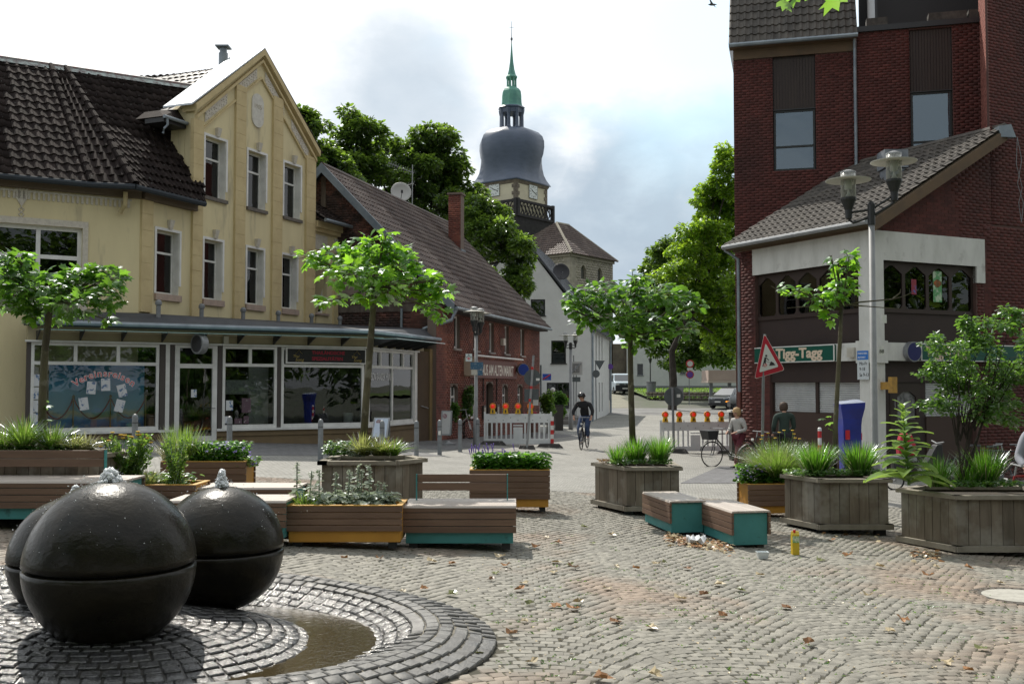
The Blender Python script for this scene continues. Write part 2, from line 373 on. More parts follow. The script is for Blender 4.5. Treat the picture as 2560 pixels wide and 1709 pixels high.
def window(fr, a0, a1, z0, z1, parent, rec=.14, fw=.06, mat=None, bars_z=(), bars_a=(), sill=None, curtain=None, glass=None, room=.35, roomm=None, sillh=.07):
    """a framed window set back in its opening, panes and dark room behind"""
    mat = mat or m_white; b = MB(); o1 = -rec; o0 = -rec-.06
    b.fbox(fr, a0, a0+fw, z0, z1, o0, o1); b.fbox(fr, a1-fw, a1, z0, z1, o0, o1)
    b.fbox(fr, a0+fw, a1-fw, z0, z0+fw*1.2, o0, o1); b.fbox(fr, a0+fw, a1-fw, z1-fw, z1, o0, o1)
    zc = [z0+fw*1.2]+[q for q in bars_z]+[z1-fw]; ac = [a0+fw]+[q for q in bars_a]+[a1-fw]
    for q in bars_z: b.fbox(fr, a0+fw, a1-fw, q-fw*.5, q+fw*.5, o0+.003, o1+.004)
    for q in bars_a: b.fbox(fr, q-fw*.5, q+fw*.5, z0+fw*1.2, z1-fw, o0+.006, o1+.007)
    w = b.build('window', mat, parent)
    for i in range(len(zc)-1):
        for j in range(len(ac)-1):
            pane(fr, ac[j]+(fw*.5-.01 if j else -.01), ac[j+1]-(fw*.5-.01 if j+2 < len(ac) else -.01), zc[i]+(fw*.5-.01 if i else -.01), zc[i+1]-(fw*.5-.01 if i+2 < len(zc) else -.01), o1-.03, w, glass)
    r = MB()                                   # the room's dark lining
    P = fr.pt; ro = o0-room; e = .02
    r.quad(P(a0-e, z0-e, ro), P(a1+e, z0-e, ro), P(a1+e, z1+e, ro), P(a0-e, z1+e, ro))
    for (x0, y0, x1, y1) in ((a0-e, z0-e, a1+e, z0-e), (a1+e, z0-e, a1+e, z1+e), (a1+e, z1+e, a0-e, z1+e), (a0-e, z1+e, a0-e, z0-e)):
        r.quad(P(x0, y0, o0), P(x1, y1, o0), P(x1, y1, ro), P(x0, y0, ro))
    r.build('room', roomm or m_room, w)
    if curtain:
        c = MB(); k = 14; cz0, cz1 = curtain
        for i in range(k):
            A = a0+fw+(a1-a0-2*fw)*i/k; B = a0+fw+(a1-a0-2*fw)*(i+1)/k
            oa = o0-.06+.02*(i % 2); ob = o0-.06+.02*((i+1) % 2)
            c.quad(P(A, cz0, oa), P(B, cz0, ob), P(B, cz1, ob), P(A, cz1, oa))
        c.build('curtain', Mt('net_curtain', (.42, .44, .43), .9, (.16, .17, .17), 26, .4, .6), w)
    if sill:
        s_ = MB(); s_.fbox(fr, a0-.06, a1+.06, z0-sillh, z0-.002, -rec, .07); s_.build('sill', sill, w)
    return w
def tile_tmpl(low=.035, amp=.045):
    xs = [0, .18, .36, .55, .78, 1.0]; hs = [.3, 1, 1, .3, 0, .3]
    v = []; f = []; n = len(xs)
    for y, e in ((-.08, low), (1.0, 0.0)):
        for x, h in zip(xs, hs): v.append((x, y, h*amp+e+.004))
    for x, h in zip(xs, hs): v.append((x, -.08, h*amp*.6-.012))
    for i in range(n-1):
        f.append((i, i+1, n+i+1, n+i)); f.append((2*n+i, 2*n+i+1, i+1, i))
    return (v, f)
TILE = tile_tmpl()
def tile_patch(P00, P10, P11, P01, wt, ht, mat, parent, n=300, clip=None, tmpl=None, only=None, under=None):
    P00, P10, P11, P01 = [Vector(p) for p in (P00, P10, P11, P01)]
    la = max((P10-P00).length, (P11-P01).length); lb = ((P01-P00).length+(P11-P10).length)/2
    nx = max(1, round(la/wt)); ny = max(1, round(lb/ht)); M = []
    for j in range(ny):
        for i in range(nx):
            s0, t0 = i/nx, j/ny
            if clip and not clip((i+.5)/nx, (j+.5)/ny): continue
            f = lambda s, t: P00*(1-s)*(1-t)+P10*s*(1-t)+P11*s*t+P01*(1-s)*t
            p = f(s0, t0); a = f(s0+1/nx, t0)-p; b = f(s0, t0+1/ny)-p; nn = a.cross(b).normalized()
            jt = rnd.uniform(-.004, .004)
            M.append(basis(a, b, nn, p+nn*jt))
    pieces('roof_tile', tmpl or TILE, M, mat, parent, n, only=only)
def text(body, size, mat, M, parent=None, name='lettering', ext=.003, align='LEFT', shear=0, bold=0, xs=1.0, label=None, local=False, cat=None):
    c = bpy.data.curves.new(name, 'FONT'); c.body = body; c.size = size; c.extrude = ext; c.align_x = align; c.shear = shear; c.offset = bold; c.resolution_u = 3
    c.materials.append(mat); o = bpy.data.objects.new(name, c); COL.objects.link(o)
    M = M @ Matrix.Diagonal((xs, 1, 1, 1))
    o.matrix_world = Matrix.Identity(4)
    me = bpy.data.meshes.new_from_object(o); me.name = name; COL.objects.unlink(o); bpy.data.objects.remove(o)
    o = bpy.data.objects.new(name, me); COL.objects.link(o)
    if parent is not None:
        o.parent = parent; o.matrix_local = M if local else XF[parent].inverted() @ M; XF[o] = XF[parent]
    else: o.matrix_world = M
    return _tag(o, label, cat)
def deck_grid(P, mat, parent, drop=.05, n=10, name='roof_deck'):
    P = [Vector(p) for p in P]; b = MB(); g = lambda s, t: P[0]*(1-s)*(1-t)+P[1]*s*(1-t)+P[2]*s*t+P[3]*(1-s)*t-Vector((0, 0, drop))
    for i in range(n):
        for j in range(n): b.quad(g(i/n, j/n), g((i+1)/n, j/n), g((i+1)/n, (j+1)/n), g(i/n, (j+1)/n))
    return b.build(name, mat, parent)
m_bed = Mt('joint_sand', (.070, .064, .046), .95, (.045, .042, .03), 5, col3=(.07, .085, .03), scale3=1.3, lo3=.55, hi3=.68)
m_earth = Mt('far_ground', (.10, .10, .085), .95, (.07, .085, .05), .4)
FC, FRX, FRY = (-2.6, 6.6), 2.5, 2.0
def rho(x, y): return np.sqrt(((x-FC[0])/FRX)**2+((y-FC[1])/FRY)**2)
def sheet(name, xs, ys, mat, dz, keep=None, zfn=None):
    X, Y = np.meshgrid(xs, ys); Z = (zfn or gz)(X, Y)+dz
    V = np.stack([X, Y, Z], -1).reshape(-1, 3); nx = len(xs); F = []
    for j in range(len(ys)-1):
        for i in range(nx-1):
            cx, cy = (xs[i]+xs[i+1])/2, (ys[j]+ys[j+1])/2
            if keep is not None and not keep(cx, cy): continue
            a = j*nx+i; F.append((a, a+1, a+nx+1, a+nx))
    me = bpy.data.meshes.new(name); me.from_pydata(V.tolist(), [], F); me.materials.append(mat); me.update()
    o = bpy.data.objects.new(name, me); COL.objects.link(o); XF[o] = Matrix.Identity(4); return _tag(o, kind='structure')
gx = np.concatenate([np.linspace(-1500, -40, 14), np.arange(-30, 31, 1.5), np.linspace(40, 1500, 14)])
gy = np.concatenate([np.linspace(-400, -5, 8), np.arange(-3, 22, 1), np.arange(22, 120, 4), np.linspace(125, 2600, 20)])
def zlow(X, Y):
    Z = gz(X, Y); return np.where((np.abs(X) < 25) & (Y > 1) & (Y < 22), Z-.16, Z-.03)
sheet('ground', gx, gy, m_earth, 0, zfn=zlow)
NEARY = 17.5
sheet('plaza_bed', np.arange(-11, 11.01, .125), np.arange(2.0, NEARY+.3, .125), m_bed, -.0062, keep=lambda x, y: rho(x, y) > .985 and abs(x) < .6*y+1.5)
plaza = bpy.data.objects.new('plaza_paving', None); COL.objects.link(plaza); plaza['kind'] = 'structure'; XF[plaza] = Matrix.Identity(4)
COB = ([(-.5, -.5, 0), (.5, -.5, 0), (.5, .5, 0), (-.5, .5, 0), (-.50, -.49, .80), (.49, -.50, .82), (.49, .49, .80), (-.49, .50, .82),
        (-.43, -.43, 1), (.44, -.42, .97), (.42, .43, 1), (-.43, .42, .98)],
       [(0, 1, 5, 4), (1, 2, 6, 5), (2, 3, 7, 6), (3, 0, 4, 7), (4, 5, 9, 8), (5, 6, 10, 9), (6, 7, 11, 10), (7, 4, 8, 11), (8, 9, 10, 11)])
COBS = ([(-.5, -.5, 0), (.5, -.5, 0), (.5, .5, 0), (-.5, .5, 0), (-.44, -.43, 1), (.43, -.44, 1), (.44, .43, .98), (-.43, .44, .99)],
        [(4, 5, 6, 7), (0, 1, 5, 4), (1, 2, 6, 5), (2, 3, 7, 6), (3, 0, 4, 7)])
m_cob = Mt('granite_cobble', (.150, .143, .120), .75, (.215, .205, .175), 18, .35, .7, var=.24, bump=.003, bscale=70, col3=(.20, .155, .118), scale3=.33, lo3=.50, hi3=.60, spec=.5)
def arc_cobbles(y0, y1, W=1.25, R=.94, step=.086):
    """granite setts in segmental arcs; every sett its own block"""
    M = []; half = math.asin(W/2/R); na = 15; da = 2*half/na
    for k in range(-9, 10):
        xc = k*W+.2
        for r in range(int((y0-1)/step), int((y1+1)/step)):
            yb = r*step-(R*math.cos(half))
            for i in range(na):
                a = -half+(i+.5)*da+(r % 2-.5)*da*.5
                if abs(a) > half*1.02: continue
                x = xc+R*math.sin(a)+rnd.uniform(-.011, .011); y = yb+R*math.cos(a)+rnd.uniform(-.008, .008)+.03*math.sin(x*1.3+1)
                if y < y0 or y > y1 or abs(x) > .53*y+.45 or rho(x, y) < 1.012: continue
                w = (R*da)*rnd.uniform(.88, 1.03); h = step*rnd.uniform(.90, 1.02)
                t = -a+rnd.uniform(-.12, .12); z = gzf(x, y)
                c, s_ = math.cos(t), math.sin(t); sk = rnd.uniform(-.12, .12)
                tx, ty = rnd.uniform(-.028, .028), rnd.uniform(-.028, .028)
                M.append(basis((c*w, s_*w, tx*w), (-s_*h+sk*c*h, c*h+sk*s_*h, ty*h), (0, 0, .034+rnd.uniform(-.002, .0022)), (x, y, z-.034)))
    return M
pieces('cobble', COB, arc_cobbles(3.6, 11.5), m_cob, plaza, 300, only=lambda P, u, v: v > 1500)
bulk('cobble_field', COBS, arc_cobbles(11.5, NEARY), m_cob, plaza)
def pavermat(name, c1, c2, cm, bw, bh, rot=0, warp=0, bump=.004, patch=None):
    m = Mt(name, c1, .8); nt = m.node_tree; N = nt.nodes; L = nt.links; b = N['Principled BSDF']
    g = N.new('ShaderNodeNewGeometry'); mp = N.new('ShaderNodeMapping'); mp.inputs['Rotation'].default_value = (0, 0, rot); L.new(g.outputs['Position'], mp.inputs[0])
    vec = mp.outputs[0]
    if warp:
        nz = N.new('ShaderNodeTexNoise'); nz.inputs['Scale'].default_value = .7; L.new(vec, nz.inputs['Vector'])
        s_ = N.new('ShaderNodeVectorMath'); s_.operation = 'MULTIPLY_ADD'; L.new(nz.outputs['Color'], s_.inputs[0]); s_.inputs[1].default_value = (warp,)*3; L.new(vec, s_.inputs[2]); vec = s_.outputs[0]
    t = N.new('ShaderNodeTexBrick'); L.new(vec, t.inputs[0]); t.inputs['Scale'].default_value = 1; t.inputs['Brick Width'].default_value = bw; t.inputs['Row Height'].default_value = bh
    t.inputs['Mortar Size'].default_value = .008; t.inputs['Mortar Smooth'].default_value = .3
    for i, c in ((1, c1), (2, c2), (3, cm)): t.inputs[i].default_value = (*c, 1)
    n2 = N.new('ShaderNodeTexNoise'); n2.inputs['Scale'].default_value = .5; n2.inputs['Detail'].default_value = 8; n2.inputs['Roughness'].default_value = .7; L.new(g.outputs['Position'], n2.inputs['Vector'])
    r = N.new('ShaderNodeMapRange'); L.new(n2.outputs[0], r.inputs[0]); r.inputs[1].default_value = .3; r.inputs[2].default_value = .7; r.inputs[3].default_value = .78; r.inputs[4].default_value = 1.18
    n3 = N.new('ShaderNodeTexNoise'); n3.inputs['Scale'].default_value = 9; n3.inputs['Detail'].default_value = 6; L.new(g.outputs['Position'], n3.inputs['Vector'])
    r3 = N.new('ShaderNodeMapRange'); L.new(n3.outputs[0], r3.inputs[0]); r3.inputs[1].default_value = .3; r3.inputs[2].default_value = .7; r3.inputs[3].default_value = .82; r3.inputs[4].default_value = 1.15
    mu = N.new('ShaderNodeMath'); mu.operation = 'MULTIPLY'; L.new(r.outputs[0], mu.inputs[0]); L.new(r3.outputs[0], mu.inputs[1])
    s2 = N.new('ShaderNodeVectorMath'); s2.operation = 'SCALE'; L.new(t.outputs[0], s2.inputs[0]); L.new(mu.outputs[0], s2.inputs['Scale']); L.new(s2.outputs[0], b.inputs['Base Color'])
    bp = N.new('ShaderNodeBump'); bp.inputs['Distance'].default_value = bump; bp.invert = True; L.new(t.outputs['Fac'], bp.inputs['Height']); L.new(bp.outputs[0], b.inputs['Normal'])
    return m
m_street = pavermat('street_setts', (.26, .255, .235), (.22, .215, .195), (.13, .13, .115), .11, .10, .15, .12)
m_side = pavermat('pavement_slabs', (.155, .155, .155), (.125, .125, .127), (.06, .06, .06), .32, .16, .55)
m_ramp = pavermat('ramp_setts', (.20, .19, .145), (.17, .16, .125), (.10, .11, .06), .18, .16, .25, .1, patch=1)
m_asph = Mt('asphalt', (.15, .15, .15), .85, (.19, .19, .185), 2.0, bump=.003, bscale=90, col3=(.10, .10, .10), scale3=.3)
m_lawn = Mt('lawn_soil', (.06, .10, .02), .95, (.10, .15, .03), 2.5, bump=.03, bscale=30)
sheet('street', np.arange(-15, 16, 1.0), np.arange(NEARY, 73, 1.0), m_street, 0)
sheet('road', np.arange(-30, 60.1, 3), np.arange(72, 80.1, 2), m_asph, .006)
sheet('ramp', np.arange(2.5, 14.1, .5), np.arange(80, 125, 2.5), m_ramp, .008, keep=lambda x, y: 3.5+.02*(y-80) < x < 9.5+.05*(y-80))
sheet('lawn', np.arange(9, 60, 1.5), np.arange(92, 140, 2), m_lawn, .25, keep=lambda x, y: x > 12+.03*(y-92))
fr_sh1 = Fr((-11.4, 24.44), (.853, .522)); fr_sh2 = Fr((-4.0, 28.97), (.3, .954))
def poly_sheet(name, pts, mat, dz, n=10):
    b = MB(); P = [Vector((x, y, gzf(x, y)+dz)) for x, y in pts]
    A, B, C, D = P
    g_ = lambda s, t: A*(1-s)*(1-t)+B*s*(1-t)+C*s*t+D*(1-s)*t
    for i in range(n):
        for j in range(n):
            q = [g_((i+a)/n, (j+c)/n) for a, c in ((0, 0), (1, 0), (1, 1), (0, 1))]
            b.quad(*[(p.x, p.y, gzf(p.x, p.y)+dz) for p in q])
    return b.build(name, mat, None, kind='structure')
a = fr_sh1.pt(-3, 0, 5.2); b_ = fr_sh1.pt(8.9, 0, 4.2); c_ = fr_sh1.pt(8.9, 0, .0); d_ = fr_sh1.pt(-3, 0, 0)
poly_sheet('pavement', [(a.x, a.y), (b_.x, b_.y), (c_.x, c_.y), (d_.x, d_.y)], m_side, .006)
a = fr_sh2.pt(0, 0, 2.4); b_ = fr_sh2.pt(17, 0, 1.9); c_ = fr_sh2.pt(17, 0, -.1); d_ = fr_sh2.pt(0, 0, 0)
poly_sheet('pavement', [(a.x, a.y), (b_.x, b_.y), (c_.x, c_.y), (d_.x, d_.y)], m_side, .006)
m_band = pavermat('dark_band_slabs', (.13, .13, .135), (.11, .11, .115), (.06, .06, .06), .3, .3, -.1)
def gp(u, v): p = gnd(u, v); return (p.x, p.y)
poly_sheet('paving_band', [gp(1700, 1208), gp(1880, 1208), gp(1960, 1165), gp(1800, 1165)], m_band, .007)
m_wet = Mt('wet_cobble', (.017, .017, .018), .34, (.034, .033, .030), 10, var=.35, bump=.014, bscale=40, coat=.7, spec=.6, rvar=.06, cr=.14)
m_damp = Mt('basalt_cobble', (.075, .075, .074), .55, (.125, .122, .115), 12, var=.25, bump=.004, bscale=60, spec=.5, rvar=.15)
def prof(r):
    r = np.asarray(r, float)
    rim = .085*np.exp(-((r-.86)/.11)**2)
    bowl = -.085*np.exp(-((r-.60)/.13)**2)
    dome = .035*(1-ss(.2, .5, r))
    return rim+bowl+dome
def fz(x, y): return gz(x, y)+prof(rho(x, y))
basin = thing('fountain_basin', 'cobbled fountain basin with raised rounded rim and shallow brown pool', 'fountain', (FC[0], FC[1], gzf(*FC)))
b = MB(); NR, NA = 44, 120; rs = []
for i in range(NR+1):
    r = 1.0*(i/NR); rs.append([(FC[0]+FRX*r*math.cos(a), FC[1]-FRY*r*math.sin(a), float(fz(FC[0]+FRX*r*math.cos(a), FC[1]-FRY*r*math.sin(a)))-.010) for a in np.linspace(0, 2*math.pi, NA, endpoint=False)])
b.ring(rs[:36], cap=False); b.build('basin_bed', Mt('basin_mortar', (.03, .028, .024), .4, (.018, .017, .015), 6), basin, smooth=True); b = MB(); b.ring(rs[35:], cap=False); b.build('rim_bed', Mt('rim_mortar', (.17, .155, .12), .8, (.10, .09, .07), 6), basin, smooth=True)
Mw, Md = [], []
rows = 28
for k in range(rows):
    r = (k+.5)/rows
    per = math.pi*(3*(FRX+FRY)-math.sqrt((3*FRX+FRY)*(FRX+3*FRY)))*r; n = max(6, int(per/.105))
    A = np.linspace(0, 2*math.pi, 400); px = FRX*r*np.cos(A); py = FRY*r*np.sin(A)
    L_ = np.concatenate([[0], np.cumsum(np.hypot(np.diff(px), np.diff(py)))]); off = rnd.random()
    for i in range(n):
        t = np.interp(((i+off) % n)/n*L_[-1], L_, A)
        x = FC[0]+FRX*r*math.cos(t)+rnd.uniform(-.004, .004); y = FC[1]+FRY*r*math.sin(t)+rnd.uniform(-.004, .004)
        tx, ty = -FRX*math.sin(t), FRY*math.cos(t); l = math.hypot(tx, ty); tx /= l; ty /= l
        dr = math.hypot(FRX*math.cos(t), FRY*math.sin(t))/rows
        e = .02; gxz = float(fz(x+e, y)-fz(x-e, y))/(2*e); gyz = float(fz(x, y+e)-fz(x, y-e))/(2*e)
        w = L_[-1]/n*rnd.uniform(.86, .94); h = dr*rnd.uniform(.89, .96); nx_, ny_ = ty, -tx
        sl_ = rnd.uniform(-.03, .03)
        X = (tx*w, ty*w, (gxz*tx+gyz*ty+sl_)*w); Y = (-nx_*h, -ny_*h, (-(gxz*nx_+gyz*ny_)+rnd.uniform(-.06, .06))*h)
        z = float(fz(x, y)); (Mw if r < .80 or (x < -3.6) else Md).append(basis(X, Y, (0, 0, .036), (x, y, z-.036+rnd.uniform(-.002, .003))))
pieces('cobble', COB, Mw, m_wet, basin, 130)
pieces('cobble', COB, Md, m_damp, basin, 165)
m_water = Mt('pool_water', (.045, .034, .016), .04, spec=.8, bump=.003, bscale=16)
b = MB(); wz = gzf(FC[0]+1.5, FC[1])-.052; rs = []
for i in range(0, 30):
    r = .80*(i/29); rs.append([(FC[0]+FRX*r*math.cos(-a), FC[1]+FRY*r*math.sin(-a), wz) for a in np.linspace(0, 2*math.pi, 90, endpoint=False)])
b.quad(*rs[-1]); b.build('water', m_water, basin, smooth=True, kind='stuff')
m_ball = Mt('wet_bronze_stone', (.007, .0062, .004), .34, (.019, .0155, .009), 3.5, .35, .7, bump=.006, bscale=10, cr=.12, coat=.2, spec=.15, stretch=(1, 1, 1.4), coord='P', rvar=.12)
def ball(name, c, r, gap, label, seed):
    t = thing(name, label, 'fountain ball', (c[0], c[1], c[2]-r), group='fountain balls in the basin')
    for up, part in ((1, 'upper_half'), (-1, 'lower_half')):
        b = MB(); pr = []
        n = 26
        for i in range(n+1):
            a = (i/n)*(math.pi/2-gap)+gap
            pr.append((r*math.cos(a), up*r*math.sin(a)*(1.0 if up > 0 else 1.0)))
        pr = [(r*.90, up*gap*r*.25), (r*.965, up*gap*r*.55)]+pr
        pr[-1] = (.004, up*r)
        if up < 0: pr = [(q, z) for q, z in pr if z > -r*.985]
        if up < 0: pr = pr[::-1]
        b.lathe(pr, c, 72)
        for i, p in enumerate(b.v):
            d = Vector(p)-Vector(c)
            k = 1+.010*math.sin(d.x*7/r*.45+seed)*math.sin(d.y*6/r*.5+seed*2)+.006*math.sin(d.z*9/r*.5+d.x*5/r)
            b.v[i] = tuple(Vector(c)+d*k)
        b.build(part, m_ball, t, smooth=True)
    b = MB(); b.lathe([(r*.905, -gap*r*.3), (r*.905, gap*r*.3)], c, 48); b.build('seam', Mt('seam_dark', (.006, .006, .005), .5), t, smooth=True)
    return t
m_foam = bpy.data.materials.new('splash_water'); m_foam.use_nodes = True
_b = m_foam.node_tree.nodes['Principled BSDF']; _b.inputs['Base Color'].default_value = (.9, .93, .95, 1); _b.inputs['Roughness'].default_value = .08
_b.inputs['Transmission Weight'].default_value = .35; _b.inputs['IOR'].default_value = 1.33; _b.inputs['Specular IOR Level'].default_value = .9
def ico(sub=1):
    import bmesh
    bm = bmesh.new(); bmesh.ops.create_icosphere(bm, subdivisions=sub, radius=1); v = [tuple(p.co) for p in bm.verts]; f = [tuple(q.index for q in p.verts) for p in bm.faces]; bm.free(); return v, f
ICO = ico(1)
def splash(c, r, n, h, label, seed, drops=60, br=.5):
    R_ = random.Random(seed); M = []
    top = Vector((c[0], c[1], c[2]+br))
    for i in range(n):
        q = R_.random(); rad = (1-q*.75)*r*R_.uniform(.2, 1); a = R_.uniform(0, 6.28); s_ = R_.uniform(.005, .014)
        M.append(basis((s_*R_.uniform(.7, 1.5), 0, 0), (0, s_, 0), (R_.uniform(-.3, .3)*s_, 0, s_*R_.uniform(.8, 1.9)), (top.x+rad*math.cos(a), top.y+rad*math.sin(a), top.z-.01+q*h)))
    for i in range(drops):
        a = R_.uniform(0, 6.28); e = R_.random()**2.2*1.2+.1; s_ = .0012+.004*R_.random()**3; k = br*(1.004+R_.random()**5*.14)
        d = Vector((math.sin(e)*math.cos(a), math.sin(e)*math.sin(a), math.cos(e)))
        p = Vector(c)+d*k; M.append(basis((s_, 0, 0), (0, s_, 0), (0, 0, s_), p))
    bulk('water_jet', ICO, M, m_foam, None, label, 'water jet', kind='thing', smooth=True, group='water bubbling from the fountain balls')
def ballc(u, v, y): p = at(u, v, y); return (p.x, p.y, p.z)
c1 = ballc(277, 1409, 6.34); c2 = ballc(553, 1369, 7.57); c3 = ballc(186, 1397, 7.25)
ball('fountain_ball', c1, .50, .030, 'largest wet black stone ball at the front of the fountain', 1.2)
ball('fountain_ball', c2, .446, .030, 'wet black stone ball on the right behind the largest one', 2.9)
ball('fountain_ball', c3, .428, .030, 'wet black stone ball on the left, half hidden by the largest one', 4.4)
splash((c1[0]-.01, c1[1], c1[2]), .085, 420, .075, 'low bubbling water on top of the largest fountain ball', 3, 420, .50)
splash((c2[0]-.0, c2[1], c2[2]), .05, 320, .12, 'tall bubbling water on top of the right fountain ball', 4, 330, .446)
splash((c3[0], c3[1], c3[2]), .05, 220, .08, 'bubbling water on top of the left fountain ball', 5, 160, .428)
p = gnd(2545, 1492); t = thing('manhole_cover', 'round manhole cover with pale centre and cast iron rim at the right edge', 'manhole', (p.x, p.y, p.z+.006))
b = MB(); b.lathe([(.30, 0), (.40, 0), (.40, .008), (.30, .008)], (0, 0, 0), 40)
for i in range(30):
    a = i*math.pi/15; b.lathe([(.012, .008), (.012, .013)], (.35*math.cos(a), .35*math.sin(a), 0), 6)
b.build('rim', Mt('cast_iron', (.06, .055, .05), .6, (.10, .08, .06), 14), t, local=True)
b = MB(); b.lathe([(.003, 0), (.297, 0), (.297, .010), (.003, .010)], (0, 0, 0), 40); b.build('cover', Mt('concrete_pale', (.36, .35, .31), .8, (.28, .27, .24), 10, bump=.003), t, local=True)
m_yel = Mt('ochre_render', (.66, .575, .35), .85, (.59, .51, .31), 1.6, .35, .7, bump=.003, bscale=60, col3=(.40, .35, .235), scale3=2.4, lo3=.56, hi3=.74, stretch=(1, 1, .22), st3=True)
m_yel2 = Mt('ochre_pilaster', (.56, .455, .25), .85, (.49, .39, .21), 2.2, bump=.003, bscale=50)
m_yel3 = Mt('shop_fascia', (.36, .31, .19), .8, (.31, .27, .17), 1.5)
m_stuc = Mt('pale_stucco', (.58, .54, .46), .9, (.48, .44, .38), 14, bump=.006, bscale=30)
m_plin = Mt('brown_plinth', (.20, .145, .08), .85, (.165, .12, .07), 2.0, bump=.002)
m_pink = Mt('sandstone_sill', (.42, .32, .26), .85, (.33, .26, .22), 6)
m_roofd = Mt('dark_roof_tile', (.019, .0145, .0135), .8, (.030, .023, .021), 3.0, var=.3, bump=.004, bscale=50, col3=(.16, .17, .16), scale3=14, lo3=.66, hi3=.71, spec=.05)
m_bitumen = Mt('roofing_felt', (.045, .048, .055), .7, (.06, .063, .07), 3)
B0 = (-9.5, 26.4)
YL = Fr(B0, (.853, .522)); YR = Fr(B0, (.3775, .926)); S1, S2 = fr_sh1, fr_sh2
yh = thing('corner_house', 'ochre yellow rendered house with dark tiled roof, stepped front gable and glazed ground floor shops', 'house', (-9.0, 27.5, .1))
def rc(fr, u0, v0, u1, v1, o=0):            # rectangle on a wall from its top left and bottom right picture corners
    a, z1 = fr.uv(u0, v0, o); b, z0 = fr.uv(u1, v1, o); return a, b, z0, z1
up = [rc(YR, 513, 339, 563, 500), rc(YR, 620, 374, 663, 529), rc(YR, 710, 405, 750, 551)]
lo = [rc(YR, 391, 572, 446, 738), rc(YR, 510, 596, 554, 752), rc(YR, 617, 618, 657, 764), rc(YR, 705, 637, 741, 776)]
def lvl(ws):
    z0 = sum(w[2] for w in ws)/len(ws); z1 = sum(w[3] for w in ws)/len(ws); return [(w[0], w[1], z0, z1) for w in ws]
up = lvl(up); lo = lvl(lo)
sg0 = YR.uv(487, 255)[0]; sg1 = YR.uv(787, 380)[0]; sap, zap = YR.uv(653, 138); zsh = (YR.uv(487, 262)[1]+YR.uv(787, 390)[1])/2
zroof = 6.55; smid = (sg0+sg1)/2
outer = [(0, 2.9), (sg1, 2.9), (sg1, zsh), (smid, zap), (sg0, zsh), (sg0, zroof), (0, zroof)]
holes = [rect(*w) for w in up+lo]
wall(YR, outer, holes, m_yel, yh, .32)
wl = rc(YL, -60, 551, 204, 720)
zl = wl[3]-2.05; wl = (YL.uv(-16, 551)[0], wl[1], zl, wl[3])
wall(YL, [(-7, -.2), (-.0, -.2), (-.0, zroof), (-7, zroof)], [rect(*wl)], m_yel, yh, .32)
window(YL, *wl, yh, rec=.10, fw=.10, bars_z=(zl+1.30,), bars_a=((wl[0]+wl[1])/2,), glass=GLASS)
b = MB()
for q in ((wl[0]-.13, wl[1]+.13, wl[3], wl[3]+.16), (wl[1], wl[1]+.13, wl[2]-.2, wl[3]), (wl[0]-.13, wl[0], wl[2]-.2, wl[3])): b.fbox(YL, *q, .001, .03)
b.build('window_surround', m_stuc, yh)
bc = {0: None}
for i, w in enumerate(up+lo):
    a0, a1, z0, z1 = w; h = z1-z0; low = i >= 3
    window(YR, a0, a1, z0, z1, yh, rec=.20, fw=.055, bars_z=(z0+h*.66,), sill=m_pink if low else Mt('worn_sill', (.16, .14, .12), .9, (.10, .09, .08), 9), curtain=((z0+.04, z0+h*.62) if low else (None if i != 1 else (z0+.05, z0+.35))), sillh=.17 if low else .10)
    b = MB()
    b.fbox(YR, a0-.07, a0, z0, z1+.07, .001, .025); b.fbox(YR, a1, a1+.07, z0+h*.15, z1+.07, .001, .025); b.fbox(YR, a0, a1, z1, z1+.07, .001, .025)
    b.fbox(YR, a1-.012, a1-.002, z0, z1, -.19, -.002)
    b.build('window_surround', m_white, yh)
    b = MB(); c = (a0+a1)/2+.05
    b.hexa([YR.pt(c-.06, z1+.06, .07), YR.pt(c+.06, z1+.06, .07), YR.pt(c+.06, z1+.06, .002), YR.pt(c-.06, z1+.06, .002), YR.pt(c-.09, z1+.30, .12), YR.pt(c+.09, z1+.30, .12), YR.pt(c+.09, z1+.30, .002), YR.pt(c-.09, z1+.30, .002)])
    b.build('keystone', m_stuc, yh)
def pil(u0, u1, v, top, name='pilaster'):
    a0 = YR.uv(u0, v)[0]; a1 = YR.uv(u1, v)[0]
    b = MB(); z = 3.45; k = 0
    while z < top-.02:
        z2 = min(z+.42, top); b.fbox(YR, a0, a1, z+.007, z2, -.05, .075); b.fbox(YR, a0+.01, a1-.01, z, z+.008, -.05, .062); z = z2
    b.build(name, m_yel2, yh)
    return a0, a1
gt = lambda a: zsh+(zap-zsh)*(1-abs(a-smid)/(smid-sg0))
for (u0, u1) in ((351, 379), (478, 503), (584, 609), (678, 702), (762, 785)):
    a = (YR.uv(u0, 480)[0]+YR.uv(u1, 480)[0])/2; top = zroof-.02 if a < sg0-.1 else gt(min(max(a, sg0+.15), sg1-.15))-.42
    pil(u0, u1, 480, top)
